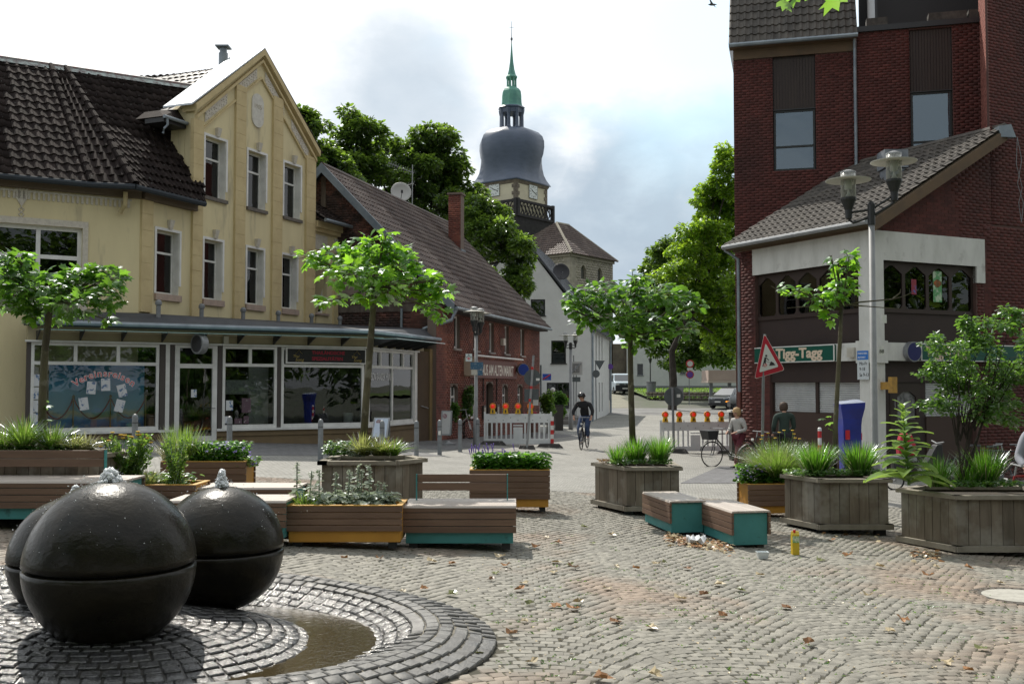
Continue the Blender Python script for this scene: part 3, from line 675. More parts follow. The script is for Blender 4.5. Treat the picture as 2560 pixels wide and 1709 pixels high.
for sgn, nm in ((-1, 'gable_coping'), (1, 'gable_coping')):
    e = sg0 if sgn < 0 else sg1
    fn = lambda k: (lambda a, z: YR.pt(a, z, k))
    c = MB(); q = [(e+sgn*.10, zsh-.10), (smid, zap-.02), (smid, zap+.15), (e+sgn*.12, zsh+.08)]
    if sgn > 0: q = q[::-1]
    c.prism(q, fn(-.34), fn(.16)); c.build(nm, m_yel2, yh)
    c = MB(); q = [(e, zsh-.30), (smid, zap-.24), (smid, zap-.15), (e, zsh-.20)]
    if sgn > 0: q = q[::-1]
    c.prism(q, fn(.001), fn(.10)); c.build('gable_moulding', m_yel2, yh)
    c = MB()
    for (f0, f1) in ((.14, .46), (.60, .93)):
        a0, a1 = e+(smid-e)*f0, e+(smid-e)*f1
        za, zb = gt(a0)-.62, gt(a1)-.62
        q = [(a0, za), (a1, zb), (a1, zb+.30), (a0, za+.30)]
        if sgn > 0: q = q[::-1]
        c.prism(q, fn(.001), fn(.03))
        for i in range(9):
            for j in range(3):
                aa = a0+(a1-a0)*(i+.5+rnd.uniform(-.2, .2))/9; zz = gt(aa)-.57+.08*j+rnd.uniform(-.015, .015); r_ = rnd.uniform(.018, .035)
                pt = YR.pt(aa, zz, .03); c.lathe([(r_, 0), (r_*.6, .018), (.002, .022)], pt, 6, axis=YR.mat(0, 0).to_3x3())
    c.build('frieze', m_stuc, yh)
    c = MB(); q = [(e, zsh-.78), (smid, zap-.74), (smid, zap-.68), (e, zsh-.72)]
    if sgn > 0: q = q[::-1]
    c.prism(q, fn(.001), fn(.06)); c.build('gable_moulding', m_yel2, yh)
pc = YR.uv(643, 277); n = 24; pr = []
for i in range(n):
    a = 2*math.pi*i/n; pr.append((pc[0]+.29*math.cos(a), pc[1]+.22*math.copysign(1, math.sin(a))*(1 if abs(math.sin(a)) > .01 else 0)+.29*math.sin(a)))
b = MB(); b.prism(pr, lambda a, z: YR.pt(a, z, .001), lambda a, z: YR.pt(a, z, .035)); pl = b.build('plaque', Mt('plaque', (.60, .58, .52), .8, (.5, .48, .43), 8), yh)
text('1905', .20, Mt('plaque_relief', (.44, .40, .32), .8), YR.mat(pc[0]-.01, pc[1]+.05, .036), pl, align='CENTER', ext=.006)
def qb(fr, a, z, o): return fr.pt(a, z, o)
b = MB(); o0, o1 = .14, -.85
b.hexa([qb(YR, sg0-.28, zsh+.02, o0), qb(YR, smid, zap+.16, o0), qb(YR, smid, zap+.16, o1), qb(YR, sg0-.28, zsh+.02, o1), qb(YR, sg0-.28, zsh+.07, o0), qb(YR, smid, zap+.21, o0), qb(YR, smid, zap+.21, o1), qb(YR, sg0-.28, zsh+.07, o1)])
b.build('gable_roof', Mt('bright_sheet_zinc', (.50, .53, .56), .38, (.42, .45, .48), 3, metal=.55), yh)
b = MB(); b.hexa([qb(YR, smid, zap+.16, o0), qb(YR, sg1+.28, zsh+.02, o0), qb(YR, sg1+.28, zsh+.02, o1), qb(YR, smid, zap+.16, o1), qb(YR, smid, zap+.21, o0), qb(YR, sg1+.28, zsh+.07, o0), qb(YR, sg1+.28, zsh+.07, o1), qb(YR, smid, zap+.21, o1)])
b.build('gable_roof', m_roofd, yh)
b = MB(); b.prism([(sg0, zroof-1), (sg1, zroof-1), (sg1, zsh+.02), (smid, zap+.16), (sg0, zsh+.02)], lambda a, z: YR.pt(a, z, -.8), lambda a, z: YR.pt(a, z, -.33)); b.build('gable_body', m_yel, yh)
for e_, s_ in ((sg0-.3, 0), (sg1+.3, 1)):
    q = (YR.pt(e_, zsh-.3, -.8), YR.pt(e_, zsh-.3, -4.2), YR.pt(smid, zap-.2, -4.2), YR.pt(smid, zap-.2, -.8))
    if s_: q = (q[1], q[0], q[3], q[2])
    deck_grid(q, m_dark, yh, .03, 2); tile_patch(*q[:4], .25, .34, m_roofd, yh, 40)
b = MB(); za = zsh-.42
b.hexa([YR.pt(sg0-.95, za, -.25), YR.pt(sg0+.02, za, -.25), YR.pt(sg0+.02, za, -1.2), YR.pt(sg0-.95, za, -1.2), YR.pt(sg0-.6, za+.28, -.7), YR.pt(sg0+.02, za+.45, -.6), YR.pt(sg0+.02, za+.45, -1.2), YR.pt(sg0-.6, za+.28, -1.2)])
b.build('cheek_roof', m_roofd, yh)
b = MB(); b.fbox(YR, sg0-.92, sg0-.02, za-.14, za-.02, -.9, -.27); b.build('soffit', m_dark, yh)
b = MB(); b.tube([YR.pt(sg0-.98, za-.02, -.2), YR.pt(sg0-.05, za+.0, -.2)], .05, 8); b.tube([YR.pt(sg0-.86, za-.05, -.2), YR.pt(sg0-.84, za-.22, -.2), YR.pt(sg0-.92, za-.33, -.25), YR.pt(sg0-.90, za-.45, -.3)], .032, 8); b.build('gutter', m_zinc, yh)
wg = rc(YR, 783, 704, 822, 786); s_e = YR.uv(851, 700)[0]; zw = YR.uv(880, 565)[1]-.15
wall(YR, rect(sg1, s_e, 2.9, zw), [rect(wg[0], wg[1], lo[0][2], lo[0][3])], m_yel, yh, .3, o=-.08)
YRw = Fr(YR.pt(0, 0, -.08).xy, YR.d)
window(YRw, wg[0], wg[1], lo[0][2], lo[0][3], yh, rec=.18, fw=.055, bars_z=(lo[0][2]+.9,), sill=m_pink, curtain=(lo[0][2]+.1, lo[0][3]-.4))
b = MB(); b.fbox(YRw, sg1+.02, s_e+.06, zw-.34, zw-.22, .0, .12); b.fbox(YRw, sg1+.02, s_e+.10, zw-.22, zw-.0, .0, .2); b.fbox(YRw, sg1+.02, s_e+.02, zw-1.02, zw-.95, .001, .06); b.build('cornice', m_yel2, yh)
b = MB(); b.fbox(YRw, sg1+.12, s_e-.75, zw-.90, zw-.42, .001, .025); b.fbox(YRw, s_e-.28, s_e-.04, zw-.90, zw-.42, .001, .025); b.build('frieze', m_stuc, yh)
b = MB(); b.fbox(YRw, s_e-.36, s_e-.02, 3.3, zw-1.03, .001, .05); b.build('pilaster', m_yel2, yh)
tile_patch(YRw.pt(sg1, zw+.02, .45), YRw.pt(s_e+.5, zw+.02, .45), YRw.pt(s_e+.2, zw+1.3, -1.5), YRw.pt(sg1, zw+1.3, -1.5), .25, .33, m_roofd, yh, 40)
b = MB(); b.quad(YRw.pt(sg1, zw, .42), YRw.pt(s_e+.5, zw, .42), YRw.pt(s_e+.2, zw+1.28, -1.5), YRw.pt(sg1, zw+1.28, -1.5)); b.build('roof_deck', m_dark, yh)
b = MB(); b.tube([YRw.pt(sg1-.02, zw-.01, .52), YRw.pt(s_e+.6, zw-.01, .52)], .06, 8); b.build('gutter', m_zinc, yh)
b = MB(); b.tube([YRw.pt(s_e+.3, zw-.06, .48), YRw.pt(s_e+.25, zw-.3, .40), YRw.pt(s_e+.02, zw-.48, .12)], .045, 8); b.build('downpipe', Mt('yellow_pipe', (.45, .37, .2), .5), yh)
wv = 3.7; nY = -YL.n
def eav(s, fr, o=.35): return fr.pt(s, zroof+.02, o)
eA = eav(-7.2, YL); eB = eav(YL.uv(228, 452, .35)[0], YL); eC = eav(YR.uv(337, 466, .35)[0], YR); eD = eav(sg0+.02, YR, .35)
rl = lambda u, v: None
Rp = YL.pt(0, 0, -wv); RF = Fr((Rp.x, Rp.y), (.853, .522)); zr = RF.uv(126, 166)[1]
def rp(u): return RF.pt(RF.uv(u, 170)[0], zr)
RA = RF.pt(-7.5, zr); RB = rp(126); RC = rp(163); RD = rp(500)
for q, nt_ in (((eA, eB, RB, RA), 150), ((eB, eC, RC, RB), 60), ((eC, eD, RD, RC), 90)):
    deck_grid(q, m_dark, yh, .03)
    tile_patch(*q, .245, .345, m_roofd, yh, nt_)
for (p, q) in ((eB, RB), (eC, RC)):          # hip tiles, overlapping one another
    p = Vector(p)+Vector((0, 0, .03)); q = Vector(q)+Vector((0, 0, .03)); n = 15; M = []
    d = (q-p)/n; x = d.cross(Vector((0, 0, 1))).normalized(); z = x.cross(d).normalized()
    hv = []; hf = []
    for yy, rr, zz in ((-.1, .5, .10), (1.0, .42, 0)):
        for k in range(7): a = math.pi*k/6; hv.append((rr*math.cos(a)*.5, yy, rr*math.sin(a)*.5+zz*.3))
    for k in range(6): hf.append((k, k+7, k+8, k+1))
    for i in range(n): M.append(basis(x*.40, d, z*.40, p+d*i))
    pieces('hip_tile', (hv, hf), M, m_roofd, yh, 15)
b = MB(); b.tube([RA+Vector((0, 0, .0)), RD+Vector((0, 0, .0))], .10, 8); b.build('ridge', Mt('ridge_copper', (.10, .045, .045), .6, (.16, .19, .18), 5), yh)
b = MB(); dR = Vector((YL.n.x, YL.n.y, 0)); b.quad(RA+dR*.22-Vector((0, 0, .12)), RD+dR*.22-Vector((0, 0, .12)), RD+dR*.08+Vector((0, 0, .02)), RA+dR*.08+Vector((0, 0, .02))); b.build('ridge_flashing', Mt('lead_flashing', (.30, .35, .33), .5, (.10, .07, .07), 7, metal=.3), yh)
bk = MB(); bk.quad(RA, RD, RD+Vector((-2.5, 4, -4)), RA+Vector((-2.5, 4, -4))); bk.build('rear_roof_slope', m_roofd, yh)
b = MB()
for (p, q) in ((eA, eB), (eB, eC), (eC, eD)):
    off = Vector((YL.n.x, YL.n.y, 0))*.05-Vector((0, 0, .06)); b.tube([Vector(p)+off, Vector(q)+off], .075, 8)
b.build('gutter', Mt('slate_gutter', (.045, .052, .06), .85, spec=.1), yh)
b = MB(); b.fbox(YL, -7, 0, zroof-.22, zroof-.06, .001, .16); b.fbox(YR, 0, sg0, zroof-.22, zroof-.06, .001, .16); b.fbox(YL, -7, 0, zroof-.07, zroof-.012, 0, .345); b.fbox(YR, 0, sg0, zroof-.07, zroof-.012, 0, .345); b.build('eaves_board', Mt('eaves_brown', (.12, .09, .06), .8), yh)
b = MB(); a = YL.uv(310, 480, .1)[0]
b.tube([YL.pt(a, zroof-.12, .3), YL.pt(a, zroof-.45, .26), YL.pt(a-.08, zroof-.62, .10)], .06, 8); b.build('downpipe', MC['yellow_pipe'], yh)
b = MB()                                    # white dentil frieze and the pendant ornament below the eaves
s = -6.8
while s < -.3: b.fbox(YL, s, s+.055, zroof-.47, zroof-.27, .001, .03); b.fbox(YL, s-.01, s+.10, zroof-.30, zroof-.25, .001, .028); s += .11
b.build('frieze', m_stuc, yh)
b = MB(); oc, oz = YL.uv(54, 490)
b.prism([(oc-.13, oz-.10+.05), (oc, oz-.26), (oc+.13, oz-.05), (oc+.13, oz+.14), (oc-.13, oz+.14)], lambda a, z: YL.pt(a, z, .001), lambda a, z: YL.pt(a, z, .03))
for i in range(4): b.prism([(oc-.15+.075*i, oz+.14), (oc-.075+.075*i, oz+.14), (oc-.11+.075*i, oz+.22)], lambda a, z: YL.pt(a, z, .001), lambda a, z: YL.pt(a, z, .03))
for i in range(3):
    z = oz-.33-.12*i
    for (x0, z0, x1, z1) in ((-.06, 0, 0, .06), (0, .06, .06, 0), (.06, 0, 0, -.06), (0, -.06, -.06, 0)): b.tube([YL.pt(oc+x0, z+z0, .015), YL.pt(oc+x1, z+z1, .015)], .012, 4)
b.build('pendant_ornament', m_stuc, yh)
p0 = at(558, 170, 31.5); b = MB()
b.lathe([(.14, -.6), (.14, .45), (.11, .47), (.11, .62)], p0, 12); b.box(p0.x-.20, p0.x+.20, p0.y-.2, p0.y+.2, p0.z+.62, p0.z+.66); b.build('flue', m_zinc, yh)
q = (at(300, 240, 34), at(545, 240, 34), at(560, 180, 37.5), at(350, 192, 37.5)); deck_grid(q, m_dark, yh, .04, 2); tile_patch(*q, .25, .33, m_roofd, yh, 20)
zt, zb = 2.60, .47
L1, L2 = (Vector((-4.0, 28.97))-Vector((-11.4, 24.44))).length, 3.49
def s1(u): return S1.uv(u, 950)[0]
def s2(u): return S2.uv(u, 950)[0]
b = MB(); b.fbox(S1, -.0, L1, zt+.02, 3.06, -.25, 0); b.fbox(S2, 0.0, L2+.55, zt+.02, 3.06, -.25, 0); b.build('fascia', m_yel3, yh)
b = MB()
for (fr, a0, a1) in ((S1, 0, s1(436)), (S1, s1(543), L1), (S2, 0, s2(1042))):
    b.fbox(fr, a0, a1, -.35, zb-.20, -.22, -.03); b.fbox(fr, a0, a1, zb-.198, zb-.06, -.22, .0)
b.build('plinth', m_plin, yh)
b = MB(); b.fbox(S1, 0, s1(436), zb-.06, zb, -.2, .05); b.fbox(S1, s1(543), L1+.02, zb-.06, zb, -.2, .05); b.fbox(S2, .0, s2(1042), zb-.06, zb, -.2, .05); b.build('sill', m_white, yh)
b = MB()
for (u0, u1) in ((66, 77), (400, 414), (424, 436), (545, 556), (694, 703), (911, 921)): b.fbox(S1, s1(u0), s1(u1), zb if u0 > 60 else 0, zt+.02, -.15, -.02)
b.build('post', Mt('dark_post', (.07, .06, .055), .6), yh)
b = MB(); b.fbox(S1, s1(414), s1(424), -.2, zt+.02, -.15, .0); b.fbox(S2, -.02, .06, zb, zt+.02, -.12, .01); b.fbox(S2, s2(1036), s2(1043), zb, zt+.02, -.12, .01); b.build('post', m_white, yh)
b = MB(); b.fbox(S1, -.05, L1+.02, zt+.005, zt+.05, -.02, .06); b.fbox(S2, 0, s2(1045), zt+.005, zt+.05, -.02, .06); b.build('lintel_rail', m_white, yh)
def shopwin(fr, a0, a1, name, cols, zs=2.12, fw=.07, main=()):
    b = MB(); o0, o1 = -.12, -.02
    b.fbox(fr, a0, a0+fw, zb, zt, o0, o1); b.fbox(fr, a1-fw, a1, zb, zt, o0, o1); b.fbox(fr, a0+fw, a1-fw, zb, zb+fw*1.3, o0, o1); b.fbox(fr, a0+fw, a1-fw, zt-fw, zt, o0, o1)
    if zs: b.fbox(fr, a0+fw, a1-fw, zs-.05, zs+.03, o0, o1)
    if zs:
        for i in range(1, cols):
            c = a0+(a1-a0)*i/cols; b.fbox(fr, c-.04, c+.04, zs+.03, zt-fw, o0+.002, o1+.004)
    for c in main: b.fbox(fr, c-.035, c+.035, zb+fw*1.3, (zs or zt)-.05, o0+.002, o1+.004)
    w = b.build('shop_window', m_white, yh)
    if zs:
        cc = [a0+fw]+[a0+(a1-a0)*i/cols for i in range(1, cols)]+[a1-fw]
        for i in range(len(cc)-1): pane(fr, cc[i], cc[i+1], zs+.02, zt-fw+.01, -.07, w, GLASSC)
    mm = [a0+fw]+list(main)+[a1-fw]
    for i in range(len(mm)-1): pane(fr, mm[i], mm[i+1], zb+fw, (zs or zt)-.04, -.06, w, GLASSC)
    return w
wA = shopwin(S1, s1(77), s1(398), 'A', 3); shopwin(S1, s1(557), s1(693), 'B', 2)
wC = shopwin(S1, s1(704), s1(911), 'C', 1); wD = shopwin(S2, .07, s2(1036), 'D', 4, main=(s2(983),))
a0, a1 = s1(437), s1(543); b = MB(); g0 = gzf(*S1.pt(a0, 0).xy)-.02
b.fbox(S1, a0, a0+.12, g0, zt, -.12, .0); b.fbox(S1, a1-.12, a1, g0, zt, -.12, .0); b.fbox(S1, a0+.12, a1-.12, zt-.07, zt, -.12, 0); b.fbox(S1, a0+.12, a1-.12, 2.02, 2.13, -.12, 0)
b.fbox(S1, a0+.12, a1-.12, g0, g0+.14, -.12, -.01)
d = b.build('door', m_white, yh); pane(S1, a0+.11, a1-.11, g0+.13, 2.03, -.06, d, GLASSC); pane(S1, a0+.11, a1-.11, 2.12, zt-.06, -.06, d, GLASSC)
b = MB(); b.tube([S1.pt(a1-.06, 1.0, 0), S1.pt(a1-.06, 1.0, .06), S1.pt(a1-.15, 1.0, .06)], .012, 6); b.build('handle', m_steel, d)
b = MB(); P = S1.pt; Q = S2.pt
for (fr, x0, x1, dp) in ((S1, .1, s1(430), 1.7), (S1, s1(430)+.02, s1(548), 2.5), (S1, s1(549), s1(698), 2.5), (S1, s1(699), L1-.3, 2.2), (S2, .1, L2-.1, 2.0)):
    p = fr.pt
    b.quad(p(x0, 0, -dp), p(x1, 0, -dp), p(x1, 2.7, -dp), p(x0, 2.7, -dp)); b.quad(p(x0, 0, -.14), p(x1, 0, -.14), p(x1, 0, -dp), p(x0, 0, -dp))
    b.quad(p(x0, 2.7, -dp), p(x1, 2.7, -dp), p(x1, 2.7, -.14), p(x0, 2.7, -.14)); b.quad(p(x0, 0, -.14), p(x0, 0, -dp), p(x0, 2.7, -dp), p(x0, 2.7, -.14)); b.quad(p(x1, 0, -dp), p(x1, 0, -.14), p(x1, 2.7, -.14), p(x1, 2.7, -dp))
b.build('shop_interior', Mt('interior', (.045, .043, .04), .9, (.015, .015, .015), 1.2), yh)
b = MB(); b.fbox(S1, s1(640), s1(690), zb, 2.1, -.7, -.62); b.build('partition', Mt('light_panel', (.42, .41, .38), .8), yh)
b = MB(); b.fbox(S1, s1(560), s1(650), 1.35, 1.72, -.3, -.28); b.build('hanging_banner', Mt('banner_grey', (.32, .32, .30), .8, (.2, .2, .2), 20), yh)
e1, e2, e3 = S1.pt(-.1, 3.10, .12), S1.pt(L1+.03, 3.10, .12), S2.pt(L2+1.5, 3.10, .12)
w1, w2, w3, w4 = YL.pt(-2.25, 3.40, 0), YR.pt(0, 3.42, 0), YR.pt(s_e, 3.66, 0), Vector((-2.6, 34.4, 3.45))
b = MB(); b.quad(e1, w2, w1); b.quad(e1, e2, w3, w2); b.quad(e2, e3, w4, w3)
for i, f in enumerate(b.f): pass
for (p, q) in ((e1, e2), (e2, e3)): b.quad(p-Vector((0, 0, .12)), q-Vector((0, 0, .12)), q, p)
b.build('shop_roof', m_bitumen, yh)
b = MB(); b.tube([e1+Vector((0, -.06, -.03)), e2+Vector((.03, -.06, -.03))], .06, 8); b.tube([e2+Vector((.06, -.03, -.03)), e3+Vector((.06, 0, -.03))], .06, 8); b.build('gutter', m_zinc, yh)
for (u, v) in ((396, 796), (504, 796), (608, 794), (696, 799), (779, 804), (850, 815)):
    k = .86; s_ = YR.uv(u, 780, .45)[0]; p = YR.pt(s_, 3.36+.03*s_/2, .45)
    b = MB(); b.lathe([(.06, -.1), (.06, .26), (.085, .27), (.085, .34), (.05, .39), (.01, .40)], p, 10); b.build('roof_vent', m_grey, yh)
b = MB()
for (fr, a0, a1, z) in ((S1, .25, L1+.5, 2.88), (S2, -.5, L2+1.2, 2.88)):
    pass
m_can = Mt('canopy_glass', (.30, .48, .46), .12, spec=.9, coat=1)
nc = 9
for i in range(nc):
    a = .2+(L1-.05)*i/nc; b = MB(); b.fbox(S1, a, a+(L1-.05)/nc-.02, 2.87, 2.885, .05, .62+.1*i/nc); b.build('canopy_pane', m_can, yh)
    b = MB(); a += .0; b.hexa([S1.pt(a-.015, 2.66, .003), S1.pt(a+.015, 2.66, .003), S1.pt(a+.015, 2.66, .0), S1.pt(a-.015, 2.66, .0), S1.pt(a-.015, 2.866, .62), S1.pt(a+.015, 2.866, .62), S1.pt(a+.015, 2.866, 0), S1.pt(a-.015, 2.866, 0)]); b.build('canopy_bracket', m_dark, yh)
for i in range(6):
    a = .02+.62*i; b = MB(); b.fbox(S2, a, a+.60, 2.87, 2.885, .05, .85); b.build('canopy_pane', m_can, yh)
    b = MB(); b.hexa([S2.pt(a-.015, 2.62, .003), S2.pt(a+.015, 2.62, .003), S2.pt(a+.015, 2.62, 0), S2.pt(a-.015, 2.62, 0), S2.pt(a-.015, 2.866, .85), S2.pt(a+.015, 2.866, .85), S2.pt(a+.015, 2.866, 0), S2.pt(a-.015, 2.866, 0)]); b.build('canopy_bracket', m_dark, yh)
m_brn = Mt('brown_render', (.085, .055, .028), .85, (.07, .045, .025), 2); m_tan = Mt('tan_render', (.26, .19, .09), .85, (.21, .155, .08), 2)
b = MB(); b.fbox(S2, s2(1043), s2(1071), -.5, 2.66, -.2, .02); sd = b.build('side_door', m_brn, yh)
b = MB(); b.tube([S2.pt(s2(1049), .95, .05), S2.pt(s2(1068), .86, .05)], .012, 6); b.build('handrail', m_steel, sd)
b = MB(); b.fbox(S2, s2(1071)+.01, s2(1089), -.5, 2.75, -.25, .06); b.build('pier', m_tan, yh)
b = MB(); p = S1.pt(s1(487), 2.62, .42); ax = Matrix.Rotation(math.pi/2, 3, 'X'); ax = Matrix(((S1.d.x, 0, S1.d.y), (S1.d.y, 0, -S1.d.x), (0, 1, 0)))
rot = Matrix.Rotation(math.radians(-38), 3, 'Z') @ Matrix(((1, 0, 0), (0, 0, -1), (0, 1, 0)))
b.lathe([(.20, -.09), (.255, -.09), (.255, .09), (.20, .09)], p, 28, axis=rot); b.build('round_sign', m_steel, yh)
b = MB(); b.lathe([(.003, -.095), (.21, -.095), (.21, .095), (.003, .095)], p, 28, axis=rot); b.build('round_sign_face', Mt('sign_face', (.05, .05, .055), .3), yh)
b = MB(); b.fbox(S1, s1(487)-.02, s1(487)+.02, 2.80, 2.86, 0, .4); b.build('sign_arm', m_steel, yh)
b = MB(); b.fbox(S1, s1(555), s1(567), 2.66, 2.84, .01, .13); b.build('alarm_box', Mt('cream_plastic', (.5, .48, .4), .5), yh)
m_red = Mt('red_letters', (.55, .04, .06), .5); m_wht = Mt('white_letters', (.8, .8, .8), .5)
word = 'Vereinsreisen'; ca, cz, R_ = (s1(180)+s1(343))/2, S1.uv(261, 945)[1], .98
for layer, (mm, bo, oo) in enumerate(((m_wht, .010, -.048), (m_red, .0, -.044))):
    wd = [.95, .9, .62, .9, .42, .92, .8, .62, .9, .42, .8, .9, .92]; tot = sum(wd); acc = 0
    for ch, w_ in zip(word, wd):
        th = ((acc+w_/2)/tot-.5)*1.62; acc += w_
        M = S1.mat(ca+R_*math.sin(th)*.93, cz-.98+.18+R_*math.cos(th)*.86, oo) @ Matrix.Rotation(-th*.8, 4, 'Z')
        text(ch, .235, mm, M, wA, 'letter', .001, 'CENTER', bold=bo)
def sky_card(name, colA, colB):
    m = bpy.data.materials.new(name); m.use_nodes = True; N = m.node_tree.nodes; L = m.node_tree.links; bb = N['Principled BSDF']; bb.inputs['Roughness'].default_value = .6
    g = N.new('ShaderNodeNewGeometry'); s_ = N.new('ShaderNodeSeparateXYZ'); L.new(g.outputs['Position'], s_.inputs[0])
    nz = N.new('ShaderNodeTexNoise'); nz.inputs['Scale'].default_value = 2.2; nz.inputs['Detail'].default_value = 5; L.new(g.outputs['Position'], nz.inputs['Vector'])
    a = N.new('ShaderNodeMath'); a.operation = 'MULTIPLY_ADD'; L.new(nz.outputs[0], a.inputs[0]); a.inputs[1].default_value = .7; L.new(s_.outputs[2], a.inputs[2])
    cr = N.new('ShaderNodeValToRGB'); L.new(a.outputs[0], cr.inputs[0]); e = cr.color_ramp.elements
    mr = N.new('ShaderNodeMapRange'); L.new(a.outputs[0], mr.inputs[0]); mr.inputs[1].default_value = .6; mr.inputs[2].default_value = 2.5; L.new(mr.outputs[0], cr.inputs[0])
    e[0].position = 0; e[0].color = (.5, .36, .12, 1); e[1].position = 1; e[1].color = (.02, .20, .5, 1)
    for pos, c in ((.10, (.7, .6, .3)), (.16, (.03, .2, .55)), (.24, (.07, .36, .7)), (.30, (.65, .65, .4)), (.36, (.25, .55, .7)), (.6, (.14, .48, .72))):
        q = e.new(pos); q.color = (*c, 1)
    L.new(cr.outputs[0], bb.inputs['Base Color']); L.new(cr.outputs[0], bb.inputs['Emission Color']); bb.inputs['Emission Strength'].default_value = 0.0; return m
b = MB(); b.fbox(S1, s1(130), s1(372), .3, 2.1, -.52, -.50); _tag(b.build('travel_backdrop', sky_card('seaside_print', 0, 0), None), 'large seaside photo backdrop behind the travel shop window', 'backdrop')
m_paper = Mt('printed_paper', (.62, .64, .66), .6, (.12, .20, .35), 9, .56, .60)
for (u, v, r_) in ((229, 969, -4), (265, 961, 2), (306, 976, 14), (210, 1009, 8), (300, 1014, -14)):
    s_, z_ = S1.uv(u, v); M = S1.mat(s_, z_, -.04) @ Matrix.Rotation(math.radians(r_), 4, 'Z'); b = MB()
    b.v = [tuple(M @ Vector(p)) for p in ((-.105, -.15, 0), (.105, -.15, 0), (.105, .15, 0), (-.105, .15, 0))]; b.f = [(0, 1, 2, 3)]; b.mi = [0]; b.build('window_notice', m_paper, wA)
for v in (950, 983, 1015, 1047):
    s_, z_ = S1.uv(92, v); b = MB(); b.fbox(S1, s_-.10, s_+.10, z_-.14, z_+.14, -.05, -.045); b.build('window_notice', m_paper, wA)
for (u, v, w_, h_) in ((575, 1013, .09, .13), (617, 1013, .12, .19), (567, 1049, .09, .09), (597, 1052, .10, .07), (617, 1049, .07, .10)):
    s_, z_ = S1.uv(u, v); b = MB(); b.fbox(S1, s_-w_, s_+w_, z_-h_, z_+h_, -.05, -.045); b.build('window_notice', m_paper if u in (575, 567) else Mt('poster_dark', (.10, .06, .08), .5, (.3, .28, .28), 12, .6, .62), yh)
s_, z_ = S1.uv(486, 983); b = MB(); b.fbox(S1, s_-.07, s_+.07, z_-.10, z_+.10, -.05, -.045); b.build('window_notice', m_paper, d)
m_gold = Mt('brass', (.45, .34, .12), .3, metal=.9); m_rope = Mt('red_rope', (.22, .015, .02), .8)
tops = []
lab = ['brass rope post standing left behind the travel shop glass', 'middle brass rope post behind the travel shop glass', 'right brass rope post behind the travel shop glass']
for i, u in enumerate((183, 276, 364)):
    s_ = S1.uv(u, 1020, -.4)[0]; p = S1.pt(s_, .33, -.4); t = thing('rope_post', lab[i], 'rope post', p, group='brass rope posts in the travel shop window'); b = MB()
    b.lathe([(.12, 0), (.12, .02), (.02, .04), (.016, .93), (.03, .95), (.035, .98), (.02, 1.01), (.005, 1.02)], (0, 0, 0), 10); b.build('post', m_gold, t, local=True); tops.append((s_, p))
sl_ = [(S1.uv(100, 1020, -.4)[0])]+[q[0] for q in tops]; b = MB()
for i in range(3):
    A, Bq = sl_[i], sl_[i+1]; b.tube([S1.pt(A+(Bq-A)*k/12, 1.27-.50*(1-(2*k/12-1)**2), -.4) for k in range(13)], .018, 6)
_tag(b.build('barrier_rope', m_rope, None), 'dark red rope sagging between brass posts in shop window', 'rope')
b = MB(); b.fbox(S1, s1(716), s1(912), 2.20, 2.56, .0, .06); sg = b.build('shop_sign', Mt('sign_black', (.012, .012, .013), .35), yh)
b = MB()
for q in ((s1(713), s1(716), 2.17, 2.59), (s1(912)-.02, s1(912), 2.17, 2.59), (s1(716), s1(912)-.02, 2.17, 2.20), (s1(716), s1(912)-.02, 2.56, 2.59)): b.fbox(S1, *q, .0, .065)
b.build('sign_frame', m_white, sg)
m_led = Mt('dim_red_letters', (.28, .012, .03), .6)
text('THAILÄNDISCHE', .125, m_led, S1.mat(s1(779)-.02, 2.42, .062), sg, xs=1.0, bold=.004); text('SPEZIALITÄTEN', .125, m_led, S1.mat(s1(779)-.02, 2.26, .062), sg, xs=1.03, bold=.004)
for a in (s1(745), s1(890)):
    text('Thai', .10, m_gold, S1.mat(a-.17, 2.33, .062), sg, shear=.2); text('Song', .12, m_gold, S1.mat(a-.10, 2.23, .062), sg, shear=.2)
    b = MB(); b.tube([S1.pt(a-.10, 2.43, .062), S1.pt(a-.04, 2.47, .062), S1.pt(a, 2.545, .062), S1.pt(a+.04, 2.47, .062), S1.pt(a+.10, 2.43, .062)], .007, 4); b.build('logo_roof', m_gold, sg)
text('JASON RANDEK FUND', .30, m_wht, S2.mat(.12, 1.73, -.045), wD, xs=.52*2.9/2.9, shear=.25, bold=-.002, ext=.001)
s_ = s1(889); p = S1.pt(s_, .5, -.5); b = MB(); b.lathe([(.13, 0), (.16, .32), (.14, .32), (.12, .05)], p, 16); _tag(b.build('flower_pot', Mt('white_ceramic', (.5, .5, .48), .3), None), 'white pot standing inside the thai food shop window', 'pot')
m_brk = Mt('inn_brick', (.15, .046, .033), .85, (.11, .036, .028), 5, var=.25, bump=.003, bscale=60, col3=(.22, .075, .048), scale3=.6)
m_mor = Mt('mortar', (.16, .12, .10), .95, (.15, .12, .10), 4)
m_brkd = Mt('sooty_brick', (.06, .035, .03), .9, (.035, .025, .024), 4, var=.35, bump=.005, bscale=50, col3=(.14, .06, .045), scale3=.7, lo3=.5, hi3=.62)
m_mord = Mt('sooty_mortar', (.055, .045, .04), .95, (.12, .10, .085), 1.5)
m_roofb = Mt('brown_roof_tile', (.095, .066, .055), .6, (.065, .047, .042), 2.2, var=.22, bump=.003, bscale=50, spec=.35, col3=(.13, .10, .085), scale3=.5)
RHo = (-2.18, 34.27); RH = Fr(RHo, (.267, .9637)); RL = 12.8; wd = 4.35; ze = 4.28; zrd = 9.05
inn = thing('brick_inn', 'low red brick inn with steep brown tiled roof and lettered sign above its door', 'house', (-1, 38, -.3))
